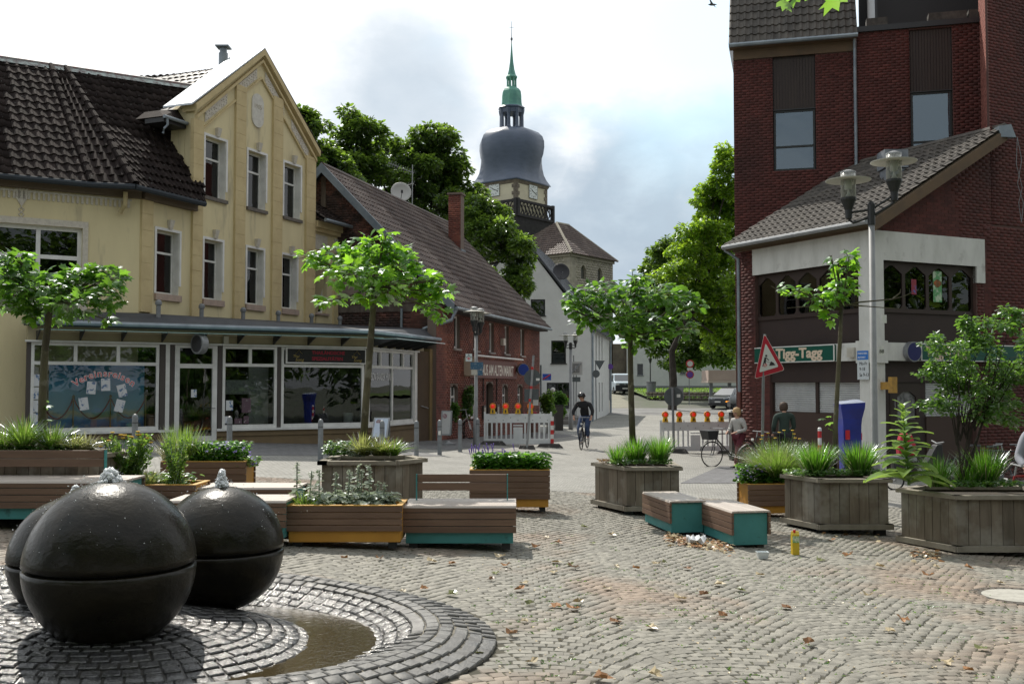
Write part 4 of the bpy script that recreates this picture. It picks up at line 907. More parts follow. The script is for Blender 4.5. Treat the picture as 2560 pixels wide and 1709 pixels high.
tw = [rc(RH, *q) for q in ((1131, 800, 1153, 884), (1180, 812, 1199, 889), (1220, 817, 1237, 893), (1259, 824, 1274, 896), (1298, 831, 1313, 901))]
tw = [(c-.30, c+.30, 2.84, 3.95) for c in [(w[0]+w[1])/2 for w in tw]]
gw = [rc(RH, *q) for q in ((1121, 960, 1149, 1040), (1171, 960, 1199, 1040), (1252, 960, 1273, 1040), (1291, 960, 1309, 1040))]
gwc = [(w[0]+w[1])/2 for w in gw]; gw = [(c-.40, c+.40, .40, 1.62) for c in gwc]
dr = rc(RH, 1215, 957, 1240, 1100); dr = (dr[0], dr[0]+.95, -.5, 1.72)
def arch(a0, a1, z0, z1, k=.14):
    return [(a0, z0), (a1, z0), (a1, z1-k)]+[(a1-(a1-a0)*i/6, z1-k+k*math.sin(math.pi*i/6)) for i in range(1, 6)]+[(a0, z1-k)]
hol = [rect(*w) for w in tw]+[arch(*w) for w in gw]+[arch(*dr)]
s0r = -.95
wall(RH, rect(s0r, RL, -.8, ze-.1), hol, m_mor, inn, .3)
bricks(RH, rect(s0r, RL, -.6, ze-.12), [rect(*w) for w in tw+gw]+[rect(*dr)], m_brk, inn, 280)
for i, w in enumerate(tw):
    window(RH, *w, inn, rec=.10, fw=.07, bars_z=(), glass=GLASS, sill=Mt('grey_sill', (.28, .25, .23), .85), curtain=(w[2]+.05, w[3]-.05) if i in (0, 3) else None)
for w in gw: window(RH, *w, inn, rec=.12, fw=.07, bars_a=((w[0]+w[1])/2,), bars_z=(w[3]-.42,), glass=GLASS)
b = MB(); b.fbox(RH, dr[0], dr[1], dr[2], dr[3], -.24, -.2); b.build('door', Mt('dark_door', (.02, .015, .012), .5), inn)
for a in (dr[0]-.55, dr[1]+.25):             # menu boxes beside the door
    b = MB(); b.fbox(RH, a, a+.28, .35, .85, .006, .09); mbx = b.build('menu_box', Mt('menu_frame', (.05, .04, .035), .5), inn)
    b = MB(); b.fbox(RH, a+.03, a+.25, .38, .78, .085, .095); b.build('menu', Mt('menu_paper', (.40, .36, .30), .7), mbx)
for a in (dr[0]-.42, dr[1]+.38):
    b = MB(); b.tube([RH.pt(a, 1.0, .03), RH.pt(a, 2.2, .03)], .02, 5); b.build('conduit', m_dark, inn)
zs_ = RH.uv(1240, 930)[1]; a0 = RH.uv(1178, 930, .1)[0]; a1 = RH.uv(1296, 930, .1)[0]-.1
b = MB(); b.fbox(RH, a0, a1, 1.86, 2.52, .02, .06); sb = b.build('sign_board', Mt('sign_maroon', (.13, .04, .03), .6), inn)
b = MB(); b.tube([RH.pt(a0-.1, 2.64, .28), RH.pt(a1+.15, 2.64, .28)], .035, 8); b.build('lamp_tube', m_white, inn)
m_ltr = Mt('cream_letters', (.72, .68, .6), .6)
tx = 'GASTHAUS AM ALTEN MARKT'; w_ = a1-a0-.15
text(tx, .56, m_ltr, RH.mat(a0+.08, 1.97, .062), sb, xs=w_/(len(tx)*.56*.64), bold=.008)
rot = Matrix(((RH.d.x*0+RH.n.x*1, 0, RH.d.x), (RH.n.y, 0, RH.d.y), (0, 1, 0)))
def dsign(fr, a, z, o, r, th, ring, face, parent, body=None):
    M = Matrix(((fr.d.x, 0, fr.n.x), (fr.d.y, 0, fr.n.y), (0, 1, 0)))
    b = MB(); b.lathe([(r*.9, 0), (r, 0), (r, th), (r*.88, th)], fr.pt(a, z, o), 28, axis=M); o_ = b.build('round_sign', ring, parent)
    b = MB(); b.lathe([(.003, .0), (r*.9, .0), (r*.9, th+.006), (.003, th+.006)], fr.pt(a, z, o), 28, axis=M); b.build('sign_face', face, o_); return o_
ENDf = Fr(RH.pt(a1+.1, 0, .32).xy, (RH.n.x, RH.n.y))   # round sign sticks out, facing down the street
m_blue = Mt('sign_blue', (.02, .06, .30), .4)
dsign(Fr(RH.pt(a1-.05, 0, .05).xy, (.99, .35)), .25, 2.24, 0, .25, .18, m_grey, m_blue, inn)
dsign(Fr(RH.pt(a0-.35, 0, .05).xy, (.94, -.2)), .10, 2.25, 0, .36, .18, Mt('sign_brown_ring', (.22, .16, .10), .5), Mt('sign_cream', (.40, .32, .24), .5), inn)
b = MB(); b.fbox(RH, tw[3][0]-.62, tw[3][0]-.32, 3.15, 3.42, .01, .14); b.build('lamp_box', Mt('lamp_box', (.5, .45, .38), .5), inn)
GW = Fr((RHo[0]-.9637*2*wd*1.02-.0, RHo[1]+.267*2*wd*1.02), (.9637, -.267)); GLn = 2*wd*1.02
gp_ = [(0, -.5), (GLn, -.5), (GLn, ze), (GLn/2, zrd), (0, ze)]
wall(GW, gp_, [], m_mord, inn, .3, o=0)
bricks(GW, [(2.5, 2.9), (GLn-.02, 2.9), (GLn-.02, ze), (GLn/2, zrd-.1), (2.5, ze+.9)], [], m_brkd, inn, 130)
m_tim = Mt('old_timber', (.09, .07, .06), .9, (.14, .12, .10), 6, stretch=(1, 1, .3))
b = MB(); b.fbox(GW, 3.9, GLn-.4, ze+.05, ze+.22, .008, .03); b.fbox(GW, GLn/2-.1, GLn/2+.08, ze+.22, zrd-.3, .008, .03); b.fbox(GW, 2.8, GLn, 4.05, 4.3, .006, .028)
b.hexa([GW.pt(GLn/2+.9, ze+1.2, .03), GW.pt(GLn/2+1.05, ze+1.2, .03), GW.pt(GLn/2+1.05, ze+1.2, .008), GW.pt(GLn/2+.9, ze+1.2, .008), GW.pt(GLn/2+1.5, ze+2.1, .03), GW.pt(GLn/2+1.68, ze+2.1, .03), GW.pt(GLn/2+1.68, ze+2.1, .008), GW.pt(GLn/2+1.5, ze+2.1, .008)])
b.build('timber_beam', m_tim, inn)
b = MB(); b.fbox(GW, 4.2, 6.0, 4.35, 5.1, .008, .022); b.build('plaster_patch', Mt('old_plaster', (.26, .21, .18), .95, (.17, .14, .12), 4), inn)
EA = RH.pt(-.35, ze-.12, .42); EB = RH.pt(RL+.3, ze-.12, .42); RA_ = RH.pt(-.35, zrd, -wd); RB_ = RH.pt(RL+.3, zrd, -wd)
dn = Vector((0, 0, -.05))
b = MB(); b.hexa([EA+dn*2, EB+dn*2, RB_+dn*2, RA_+dn*2, EA+dn, EB+dn, RB_+dn, RA_+dn]); BA = RH.pt(-.35, ze-.12, -2*wd-.42); BB = RH.pt(RL+.3, ze-.12, -2*wd-.42); b.hexa([RA_+dn*2, RB_+dn*2, BB+dn*2, BA+dn*2, RA_+dn, RB_+dn, BB+dn, BA+dn]); b.build('roof_deck', m_dark, inn)
tile_patch(EA, EB, RB_, RA_, .235, .335, m_roofb, inn, 290)
b = MB(); b.tube([RA_+Vector((0, 0, .03)), RB_+Vector((0, 0, .03))], .10, 8); b.build('ridge', m_roofb, inn)
m_verge = Mt('verge_board', (.16, .19, .22), .6, (.12, .15, .18), 3)
b = MB()
for (p, q) in ((EA, RA_), (BA, RA_)):
    f = Vector((-RH.d.x*.04, -RH.d.y*.04, 0)); b.hexa([p+f*1.5-Vector((0, 0, .24)), q+f*1.5-Vector((0, 0, .24)), q-Vector((0, 0, .24)), p-Vector((0, 0, .24)), p+f*1.5+Vector((0, 0, .09)), q+f*1.5+Vector((0, 0, .09)), q+Vector((0, 0, .09)), p+Vector((0, 0, .09))])
b.build('verge', m_verge, inn)
b = MB(); b.tube([EA+Vector((.05, 0, -.05)), EB+Vector((.05, 0, -.05))], .06, 8); b.build('gutter', m_zinc, inn)
b = MB(); b.fbox(RH, -.1, RL, ze-.28, ze-.1, .005, .38); b.build('soffit', Mt('soffit_brown', (.04, .03, .025), .8), inn)
b = MB(); b.tube([EA+Vector((.05, .1, -.08)), EA+Vector((-.1, -.05, -.45)), EA+Vector((-1.0, -.2, -.75)), EA+Vector((-1.15, -.2, -1.0)), EA+Vector((-1.15, -.2, -1.5))], .06, 8); b.build('downpipe', m_zinc, inn)
b = MB(); q = GW.pt(GLn-1.55, 3, .06); b.tube([q, q+Vector((0, 0, 1.15))], .045, 8); b.build('vent_pipe', m_zinc, inn)
cc = RH.pt(RL-3.0, 0, -wd+1.35); c_ = MB(); zc0, zc1 = 6.9, 9.75
CF = Fr((cc.x-.27, cc.y-.25), (1, -.25)); CS = Fr((cc.x-.27, cc.y-.25), (.25, 1))
b = MB(); b.fbox(CF, 0, .55, zc0, zc1, -.5, 0); ch = b.build('chimney', m_mor, inn)
b = MB(); b.fbox(CF, -.05, .60, zc1, zc1+.08, -.55, .05); b.build('chimney_cap', m_mor, ch)
b = MB(); b.fbox(CF, -.08, .60, zc0+.28, zc0+.50, -.62, .03); b.fbox(CF, .0, .75, zc0+.02, zc0+.28, -.62, .06); b.build('chimney_flashing', m_verge, ch)
bricks(CF, rect(0, .55, zc0+.5, zc1), [], m_brk, inn, 20)
dp = at(1002, 482, 43); b = MB(); ax = Vector((.25, -1, .25)).to_track_quat('Z', 'Y').to_matrix()
t = thing('satellite_dish', 'pale grey satellite dish on the ridge of the brick inn', 'satellite dish', dp-Vector((0, 0, .7)))
b.lathe([(.02, .0), (.2, .02), (.33, .06), (.42, .11), (.43, .10), (.33, .04), (.02, -.02)], dp, 24, axis=ax); b.build('dish', Mt('dish_grey', (.42, .42, .40), .5), t, smooth=True)
b = MB(); b.tube([dp+Vector((0, .1, 0)), dp+Vector((0, .15, -.75))], .025, 6); b.tube([dp+Vector((0, 0, -.3)), dp+Vector((.1, -.45, -.05))], .012, 5); b.box(dp.x+.06, dp.x+.14, dp.y-.52, dp.y-.42, dp.z-.1, dp.z+.02); b.build('mount', m_dark, t)
ap = at(1031, 500, 43.5); t = thing('tv_aerial', 'thin rake-shaped television aerial on a mast above the inn roof', 'aerial', ap)
b = MB(); b.tube([ap-Vector((0, 0, .3)), ap+Vector((0, 0, 1.5))], .02, 5); b.build('mast', m_steel, t)
b = MB(); A_ = ap+Vector((.05, 0, 1.15)); B_ = ap+Vector((-1.0, -.1, 1.55)); b.tube([A_, B_], .012, 4)
for i in range(12): p = A_+(B_-A_)*(i/11); b.tube([p+Vector((-.05, 0, -.12)), p+Vector((.05, 0, .12))], .006, 4)
A_ = ap+Vector((.05, 0, .7)); B_ = ap+Vector((-.8, -.1, .45)); b.tube([A_, B_], .012, 4)
for i in range(8): p = A_+(B_-A_)*(i/7); b.tube([p+Vector((-.05, 0, -.12)), p+Vector((.05, 0, .12))], .006, 4)
b.build('antenna', m_steel, t)
m_wh = Mt('white_render', (.60, .61, .60), .85, (.55, .56, .55), 1.5, bump=.002, bscale=40)
m_slate = Mt('black_metal_roof', (.035, .04, .05), .4, (.05, .055, .065), 3, spec=.5)
m_anth = Mt('anthracite', (.018, .022, .022), .35)
WF = Fr((-8, 62), (1, 0)); WS = Fr((4.7, 62), (.18, 1))
wh = thing('white_house', 'white rendered gable house with black metal roof behind the brick inn', 'house', (1, 62, -.5))
X = lambda x: x+8
pk = at(1300, 592, 62); sx = [rc(WF, 1327, 748, 1363, 789), rc(WF, 1378, 851, 1415, 908), rc(WF, 1367, 956, 1424, 1018)]
zeW = WF.uv(1470, 822)[1]
wall(WF, [(X(-3.9), -1), (X(4.7), -1), (X(4.7), zeW), (X(pk.x), pk.z), (X(-3.9), zeW)], [rect(*q) for q in sx], m_wh, wh, .3)
for i, q in enumerate(sx): window(WF, *q, wh, rec=.08, fw=.08, mat=m_anth, glass=GLASS, sill=m_anth, bars_z=((q[2]+(q[3]-q[2])*.45,) if i == 1 else ()), sillh=.05, room=.8)
b = MB(); q = sx[1]; b.fbox(WF, q[0]+.1, q[1]-.1, q[2]+.1, q[2]+.62, -.13, -.11); b.build('frosted_panel', Mt('frosted', (.14, .16, .17), .5), wh)
nar = []
for k in range(4): a = .9+2.0*k; nar.append((a, a+.75, 3.1-.0*k, 5.0-.05*k)); nar.append((a, a+.75, -.1, 1.8)) if k != 1 else None
wall(WS, rect(0, 13.0, -1, zeW), [rect(*q) for q in nar], m_wh, wh, .3)
for q in nar: window(WS, *q, wh, rec=.16, fw=.06, mat=m_white, glass=GLASS, sill=None)
for e, s in ((4.95, 1), (-4.2, -1)):
    p0, p1 = Vector((e, 61.9, zeW-.1)), Vector((pk.x, 61.9, pk.z+.12)); bk_ = Vector((2.3, 13, 0)); b = MB()
    th = Vector((0, 0, .16)); b.hexa([p0, p1, p1+bk_, p0+bk_, p0+th, p1+th, p1+bk_+th, p0+bk_+th]); rf = b.build('roof', m_slate, wh)
    if s > 0:
        b = MB()
        for k in range(14): t_ = k/13; b.tube([p0+bk_*t_+th, p1+bk_*t_+th], .03, 4)
        b.build('standing_seam', m_slate, rf)
b = MB(); p = Vector((pk.x, 64, pk.z)); q = Vector((4.95, 64, zeW))
A_ = p+(q-p)*.22; B_ = p+(q-p)*.92; up_ = Vector((0, 0, .95))
b.hexa([B_, B_+Vector((1.4, 8, 0)), A_+Vector((1.4, 8, 0)), A_, B_+up_, B_+Vector((1.4, 8, 0))+up_, A_+Vector((1.4, 8, 0))+Vector((0, 0, .12)), A_+Vector((0, 0, .12))]); b.build('dormer', m_slate, wh)
b = MB(); b.tube([WS.pt(.06, -.6, .1), WS.pt(.06, zeW-.3, .1), WS.pt(.15, zeW+.05, .3)], .07, 8); b.build('downpipe', m_zinc, wh)
b = MB(); b.tube([WS.pt(12.9, -.4, .1), WS.pt(12.9, zeW-.3, .1), WS.pt(12.9, zeW+.0, .3)], .07, 8); b.build('downpipe', m_zinc, wh)
dp = at(1402, 680, 64); t = thing('satellite_dish', 'dark satellite dish on the black roof of the white house', 'satellite dish', dp-Vector((0, 0, .9)))
b = MB(); b.lathe([(.02, .0), (.25, .02), (.42, .07), (.52, .13), (.53, .12), (.42, .05), (.02, -.02)], dp, 24, axis=ax); b.build('dish', Mt('dish_dark', (.03, .03, .035), .5), t, smooth=True)
b = MB(); b.tube([dp+Vector((0, .1, 0)), dp+Vector((0, .2, -1.1))], .03, 6); b.tube([dp+Vector((0, 0, -.35)), dp+Vector((.1, -.5, -.05))], .02, 5); b.build('mount', m_steel, t)
m_stone = Mt('church_stone', (.30, .275, .22), .9, (.24, .22, .18), 1.2, var=.12, bump=.01, bscale=9)
m_stone2 = Mt('church_sandstone', (.20, .17, .13), .9, (.13, .11, .09), 1.5, var=.15, bump=.01, bscale=9)
m_cream = Mt('church_cream', (.56, .52, .38), .9, (.50, .46, .34), .8)
m_sl = Mt('church_slate', (.07, .095, .145), .45, (.055, .078, .12), .9, spec=.6, stretch=(1, 1, 3))
m_cop = Mt('verdigris', (.12, .32, .24), .6, (.08, .22, .19), 1.2, stretch=(1, 1, .5))
m_blk = Mt('black_sandstone', (.035, .033, .034), .9, (.02, .02, .022), 2)
D = 150.0; PXM = FPX/D
ch_ = thing('church_tower', 'tall church tower with dark onion dome, green copper lantern and needle spire', 'church tower', (0, D, 1))
TC = at(1279, 500, D); tx0, ty0 = TC.x, D
def zz(v): return at(1279, v, D).z
th0 = math.radians(-90+7)
def sq(r, z, rr=None, n=4): return [(tx0+r*math.cos(th0+i*math.pi/2), ty0+r*math.sin(th0+i*math.pi/2), z) for i in range(4)]
R1 = 91/PXM
def tface(i):                                # the two faces seen from the square
    a = th0+i*math.pi/2; b2 = a+math.pi/2
    p = (tx0+R1*math.cos(a), ty0+R1*math.sin(a)); q = (tx0+R1*math.cos(b2), ty0+R1*math.sin(b2))
    return p, q
b = MB(); b.ring([sq(R1, 0), sq(R1, zz(598))]); b.build('shaft', m_stone2, ch_)
def facefr(i):
    p, q = tface(i); d = Vector((q[0]-p[0], q[1]-p[1])); f = Fr(p, d); return f, d.length
for i in (0, 3):
    f, ln = facefr(i)
    if f.n.y > 0: continue
    M = []; z = zz(700); r_ = 0
    while z < zz(600):
        for k in range(int(ln/.75)+1):
            a0 = (k+.5*(r_ % 2))*.75-.3; a1 = min(a0+.73, ln); a0 = max(a0, 0)
            if a1-a0 > .1: M.append(basis((f.d.x*(a1-a0), f.d.y*(a1-a0), 0), (0, 0, .36), (f.n.x*.05, f.n.y*.05, 0), f.pt((a0+a1)/2, z+.2, 0)))
        z += .38; r_ += 1
    pieces('stone', BRICK, M, m_stone2, ch_, 60)
    for c in (ln*.28, ln*.72):
        pr = arch(c-.55, c+.55, zz(660), zz(612), .7); b = MB(); b.prism(pr, lambda a, z: f.pt(a, z, .055), lambda a, z: f.pt(a, z, .12)); sw = b.build('sound_window', m_blk, ch_)
        b = MB()
        for k in range(12): z = zz(655)+k*.21; b.fbox(f, c-.5, c+.5, z, z+.06, .12, .2)
        b.build('louvre', m_slate, sw)
        b = MB(); b.prism([(x_*1.0+(x_-c)*.35, z_+.25*(z_ > zz(630))) for x_, z_ in pr], lambda a, z: f.pt(a, z, .052), lambda a, z: f.pt(a, z, .10)); b.build('window_arch', m_stone, ch_)
b = MB(); b.ring([sq(R1*1.02, zz(602)), sq(R1*1.14, zz(570)), sq(R1*1.16, zz(560)), sq(R1*1.16, zz(555))]); b.build('gallery_corbel', m_blk, ch_)
b = MB()
for i in (0, 1, 2, 3):
    f, ln = facefr(i); ex = .9; ff = Fr(f.pt(-.55, 0, .75).xy, f.d); LL = ln+1.1
    b.fbox(ff, 0, LL, zz(521), zz(515), -.25, .1); b.fbox(ff, 0, LL, zz(556), zz(550), -.25, .1); b.fbox(ff, -.1, .35, zz(556), zz(513), -.3, .12); b.fbox(ff, LL-.35, LL+.1, zz(556), zz(513), -.3, .12)
    if ff.n.y < 0:
        n = 9
        for k in range(n):
            c = .6+(LL-1.2)*(k+.5)/n; h = zz(521)-zz(550)
            for (x0, z0, x1, z1) in ((-.35, 0, .35, 1), (.35, 0, -.35, 1)):
                b.tube([ff.pt(c+x0+(x1-x0)*t_+.2*math.sin(t_*6.28), zz(550)+h*t_, -.05) for t_ in (0, .25, .5, .75, 1)], .09, 4)
b.build('balustrade', m_blk, ch_)
b = MB(); b.ring([sq(R1*.985, zz(562)), sq(R1*.985, zz(469))]); b.build('clock_storey', m_cream, ch_)
for i in range(4):
    f, ln = facefr(i); f2 = Fr(f.pt(0, 0, -.04).xy, f.d)
    if f.n.y > 0: continue
    M = []
    for k in range(9):
        z = zz(540)+k*.5; w_ = .75 if k % 2 else .45
        for c in (w_/2+.02, ln-w_/2-.02): M.append(basis((f2.d.x*w_, f2.d.y*w_, 0), (0, 0, .47), (f2.n.x*.08, f2.n.y*.08, 0), f2.pt(c, z, 0)))
    pieces('quoin', BRICK, M, m_stone2, ch_, 18)
    cu = 1236 if i == 3 else 1332
    a_, z_ = f2.uv(cu, 474 if i == 3 else 480)
    b = MB(); b.fbox(f2, a_-.98, a_+.98, z_-.98, z_+.98, .05, .12); ck = b.build('clock', Mt('clock_white', (.62, .66, .64), .6), ch_)
    b = MB()
    for k in range(12):
        t_ = k*math.pi/6; s_, c_2 = math.sin(t_), math.cos(t_); b.tube([f2.pt(a_+.60*s_, z_+.60*c_2, .13), f2.pt(a_+.84*s_, z_+.84*c_2, .13)], .035, 4)
    for k in range(4):
        for (x0, z0, x1, z1) in ((-.97, -.97, .97, -.97), (.97, -.97, .97, .97), (.97, .97, -.97, .97), (-.97, .97, -.97, -.97)): b.tube([f2.pt(a_+x0, z_+z0, .12), f2.pt(a_+x1, z_+z1, .12)], .025, 4)
        break
    b.build('clock_marks', m_dark, ck)
    b = MB()
    for (t_, r0, r1, w_) in ((math.radians(-58), -.1, .5, .05), (math.radians(110), -.15, .78, .04)): b.tube([f2.pt(a_+r0*math.sin(t_), z_+r0*math.cos(t_), .15), f2.pt(a_+r1*math.sin(t_), z_+r1*math.cos(t_), .15)], w_, 4)
    b.build('clock_hands', m_dark, ck)
b = MB(); b.ring([sq(R1*1.0, zz(473)), sq(R1*1.05, zz(468)), sq(R1*1.05, zz(465))]); b.build('cornice', m_stone2, ch_)
def octo(r, z, k):                           # k=0 square, k=1 octagon
    pts = []
    for i in range(16):
        a = th0+i*math.pi/8; aa = (a-th0) % (math.pi/2)-math.pi/4
        rs_ = math.cos(math.pi/4)/math.cos(aa); m8 = (a-th0+math.pi/8) % (math.pi/4)-math.pi/8; ro = math.cos(math.pi/8)/math.cos(m8)*.98
        pts.append((tx0+r*(rs_*(1-k)+ro*k)*math.cos(a), ty0+r*(rs_*(1-k)+ro*k)*math.sin(a), z))
    return pts
pf = [(462, 101, 0), (457, 97, 0), (446, 89, .05), (434, 84, .2), (420, 81, .45), (405, 81, .7), (388, 83, .95), (370, 85, 1), (355, 84.5, 1), (343, 80, 1), (333, 70, 1), (326, 55, 1), (322, 34, 1), (320, 4, 1)]
b = MB(); b.ring([octo(p/PXM*(1.0 if k < .3 else 1.02), zz(v+3), k) for v, p, k in pf]); b.build('onion_dome', m_sl, ch_, smooth=True)
def oct8(r, z, n=8): return [(tx0+r/PXM*math.cos(th0+math.pi/8+i*math.pi/4), ty0+r/PXM*math.sin(th0+math.pi/8+i*math.pi/4), z) for i in range(8)]
b = MB()
for i in range(8):
    a = th0+math.pi/8+i*math.pi/4; r = 27/PXM
    b.lathe([(.34, zz(323)), (.26, zz(318)), (.24, zz(290)), (.34, zz(283)), (.4, zz(276))], (tx0+r*math.cos(a), ty0+r*math.sin(a), 0), 6)
b.build('lantern_post', m_sl, ch_)
b = MB(); b.ring([oct8(30, zz(285)), oct8(31, zz(276)), oct8(35, zz(272)), oct8(30, zz(268))]); b.build('lantern_cornice', m_sl, ch_)
b = MB(); b.ring([oct8(r, zz(v)) for v, r in ((270, 30), (264, 27), (255, 26), (240, 25.5), (230, 24), (224, 20), (219, 13), (216, 3))]); b.build('small_dome', m_cop, ch_)
b = MB()
for i in range(8):
    a = th0+math.pi/8+i*math.pi/4; r = 11/PXM; b.lathe([(.14, zz(219)), (.11, zz(212)), (.11, zz(200)), (.2, zz(195))], (tx0+r*math.cos(a), ty0+r*math.sin(a), 0), 6)
b.build('upper_lantern_post', m_cop, ch_)
b = MB(); b.ring([oct8(r, zz(v)) for v, r in ((198, 12), (195, 15), (193, 15), (188, 11), (175, 7.5), (155, 4.5), (130, 2.4), (108, 1))]); b.build('spire', m_cop, ch_)
b = MB(); b.lathe([(.06, zz(110)), (.06, zz(103)), (.17, zz(99)), (.17, zz(97)), (.05, zz(93)), (.035, zz(70)), (.03, zz(54))], (tx0, ty0, 0), 6); b.tube([(tx0-.32, ty0, zz(69)), (tx0+.32, ty0, zz(69))], .03, 5)
b.build('cross', Mt('iron_cross', (.10, .10, .10), .5), ch_)
na_ = thing('church_transept', 'square pale stone church block with hipped brown tile roof and small arched windows', 'church', (7, 120, 1))
cN = at(1426, 625, 120); CNr = Fr((cN.x, 120), (.694, 1)); CNl = Fr((cN.x-1.26*7, 127), (1.26, -1)); llen = Vector((1.26*7, 7)).length
zN = cN.z-.35; rlen = CNr.uv(1532, 700)[0]
def stones(f, poly, holes, parent, n=100, w=.62, h=.30): bricks(f, poly, holes, m_stone, parent, n, bl=w, bh=h, proud=.02)
hr = [rc(CNr, 1452, 661, 1465, 700), rc(CNr, 1494, 668, 1505, 706)]; hl = [rc(CNl, 1372, 659, 1388, 700)]
for f, ln, hh in ((CNr, rlen, hr), (CNl, llen, hl)):
    ho = [arch(*q, (q[1]-q[0])*.45) for q in hh]; wall(f, rect(0, ln, 0, zN), ho, m_stone, na_, .4)
    stones(f, rect(0, ln, zz(790)*0+7, zN-.1), [rect(*q) for q in hh], na_)
    for q in hh:
        b = MB(); b.fbox(f, q[0]-.05, q[1]+.05, q[2], q[3]+.1, -.45, -.3); b.build('window', Mt('church_glass', (.06, .06, .05), .5), na_)
    b = MB(); b.fbox(f, -.1, ln+.1, zN-.35, zN, .0, .22); b.build('cornice', m_stone, na_)
ra = at(1391, 557, 125.0); rb = at(1422, 563, 128.5)
e0 = CNl.pt(0, zN, .5); e1_ = Vector((cN.x+.1, 119.3, zN)); e2_ = CNr.pt(rlen+.5, zN, .5)
b = MB(); d_ = Vector((0, 0, -.08)); b.quad(e0+d_, e1_+d_, ra+d_); b.quad(e1_+d_, e2_+d_, rb+d_, ra+d_); b.build('roof_deck', m_roofb, na_)
tile_patch(e1_, e2_, rb, ra, .42, .55, m_roofb, na_, 40)
tile_patch(e0, e1_, ra, ra+(e0-e1_)*.02, .42, .55, m_roofb, na_, 40)
b = MB(); b.tube([e1_, ra], .16, 6); b.tube([ra, rb], .16, 6); b.tube([rb, e2_], .12, 6); b.build('hip', m_stone, na_)
b = MB(); q = at(1533, 705, 130); b.hexa([q, q+Vector((6, 4, -4.2)), q+Vector((6, 8, -4.2)), q+Vector((0, 8, 0)), q+Vector((0, 0, .2)), q+Vector((6, 4, -4)), q+Vector((6, 8, -4)), q+Vector((0, 8, .2))]); b.build('aisle_roof', m_roofb, na_)
b = MB(); q = at(1530, 860, 128); b.box(q.x, q.x+4, 127, 131, 0, q.z); b.build('buttress', m_stone2, na_)
fh = thing('far_house', 'long white house far behind the trees with dark window shutters', 'house', (19, 128, 1)); FF = Fr((at(1567, 900, 126).x, 126), (1, .06))
q0 = FF.uv(1567, 960)[1]; fw_ = [rc(FF, 1593, 909, 1608, 938), rc(FF, 1571, 909, 1576, 938), rc(FF, 1700, 905, 1715, 935)]; fl = FF.uv(1930, 900)[0]; zt_ = FF.uv(1600, 750)[1]
wall(FF, rect(0, fl, .5, zt_), [rect(*q) for q in fw_], m_wh, fh, .3)
for q in fw_: window(FF, *q, fh, rec=.1, mat=m_grey, glass=GLASS, sill=m_grey)
b = MB(); b.fbox(FF, 0, fl, .5, 1.6, .005, .05); b.build('plinth', m_grey, fh)
b = MB(); b.hexa([FF.pt(-.4, zt_, .5), FF.pt(fl, zt_, .5), FF.pt(fl, zt_, -9), FF.pt(-.4, zt_, -9), FF.pt(-.4, zt_+.3, .4), FF.pt(fl, zt_+.3, .4), FF.pt(fl, zt_+2.2, -4.5), FF.pt(-.4, zt_+2.2, -4.5)]); b.build('roof', m_slate, fh)
m_rb = Mt('block_brick', (.098, .028, .023), .85, (.072, .022, .019), 5, var=.2, bump=.003, bscale=60, col3=(.055, .02, .018), scale3=.5, lo3=.5, hi3=.7)
m_rbm = Mt('block_mortar', (.10, .056, .048), .95, (.075, .042, .036), 2)
m_rt = Mt('grey_brown_tile', (.085, .075, .064), .7, (.055, .049, .043), 2.5, var=.2, bump=.003, bscale=40, spec=.35)
m_conc = Mt('weathered_concrete', (.62, .62, .59), .9, (.50, .50, .47), 3, .4, .7, bump=.004, bscale=20, stretch=(1, 1, .35), col3=(.36, .35, .33), scale3=2.2, lo3=.62, hi3=.78)
m_pan = Mt('brown_panel', (.034, .021, .018), .6, (.027, .017, .016), 2)
m_pan2 = Mt('fluted_panel', (.030, .020, .018), .6, (.040, .028, .022), 3, stretch=(6, 6, .3))
TLo = (6.46, 29.2); TL = Fr(TLo, (.4634, -.886)); TLn = 4.74; Cn = TL.pt(TLn, 0); TR = Fr((Cn.x, Cn.y), (.9017, .4325))
TFo = (6.87, 31.9); TF = Fr(TFo, (.966, -.257))
blk = thing('brick_block', 'tall dark red brick block with brown panels and steep grey tiled roof', 'building', (9, 31.5, -.6))
zg = TF.uv(1832, 116)[1]; sb_ = TF.uv(2140, 80)[0]; zpar = TF.uv(2290, 72)[1]
wn1 = rc(TF, 1934, 277, 2040, 423); wn2 = rc(TF, 2278, 233, 2383, 400)
pn1 = rc(TF, 1931, 126, 2039, 277); pn2 = rc(TF, 2272, 62, 2381, 233)
s_end = TF.uv(2456, 100)[0]
hA = [rect(pn1[0], pn1[1], wn1[2], zg-.35)]; hB = [rect(pn2[0], pn2[1], wn2[2]-.4, zpar-.05)]
wall(TF, [(0, -1), (sb_, -1), (sb_, zg-.1), (0, zg-.1)], hA, m_rbm, blk, .4); wall(TF, [(sb_, -1), (s_end+.3, -1), (s_end+.3, zpar), (sb_, zpar)], hB, m_rbm, blk, .4, o=.06)
bricks(TF, rect(0, sb_-.05, -.7, zg-.45), hA, m_rb, blk, 150); TF2 = Fr(TF.pt(0, 0, .06).xy, TF.d)
bricks(TF2, rect(sb_, s_end, 5.0, zpar-.02), hB, m_rb, blk, 100)
TS = Fr((TFo[0]-.05, TFo[1]+6), (.0, -1)); wall(Fr((TFo[0]+2.2, TFo[1]+8), (-2.2, -8)), rect(0, 8.2, -1, zg-.1), [], m_rb, blk, .3)
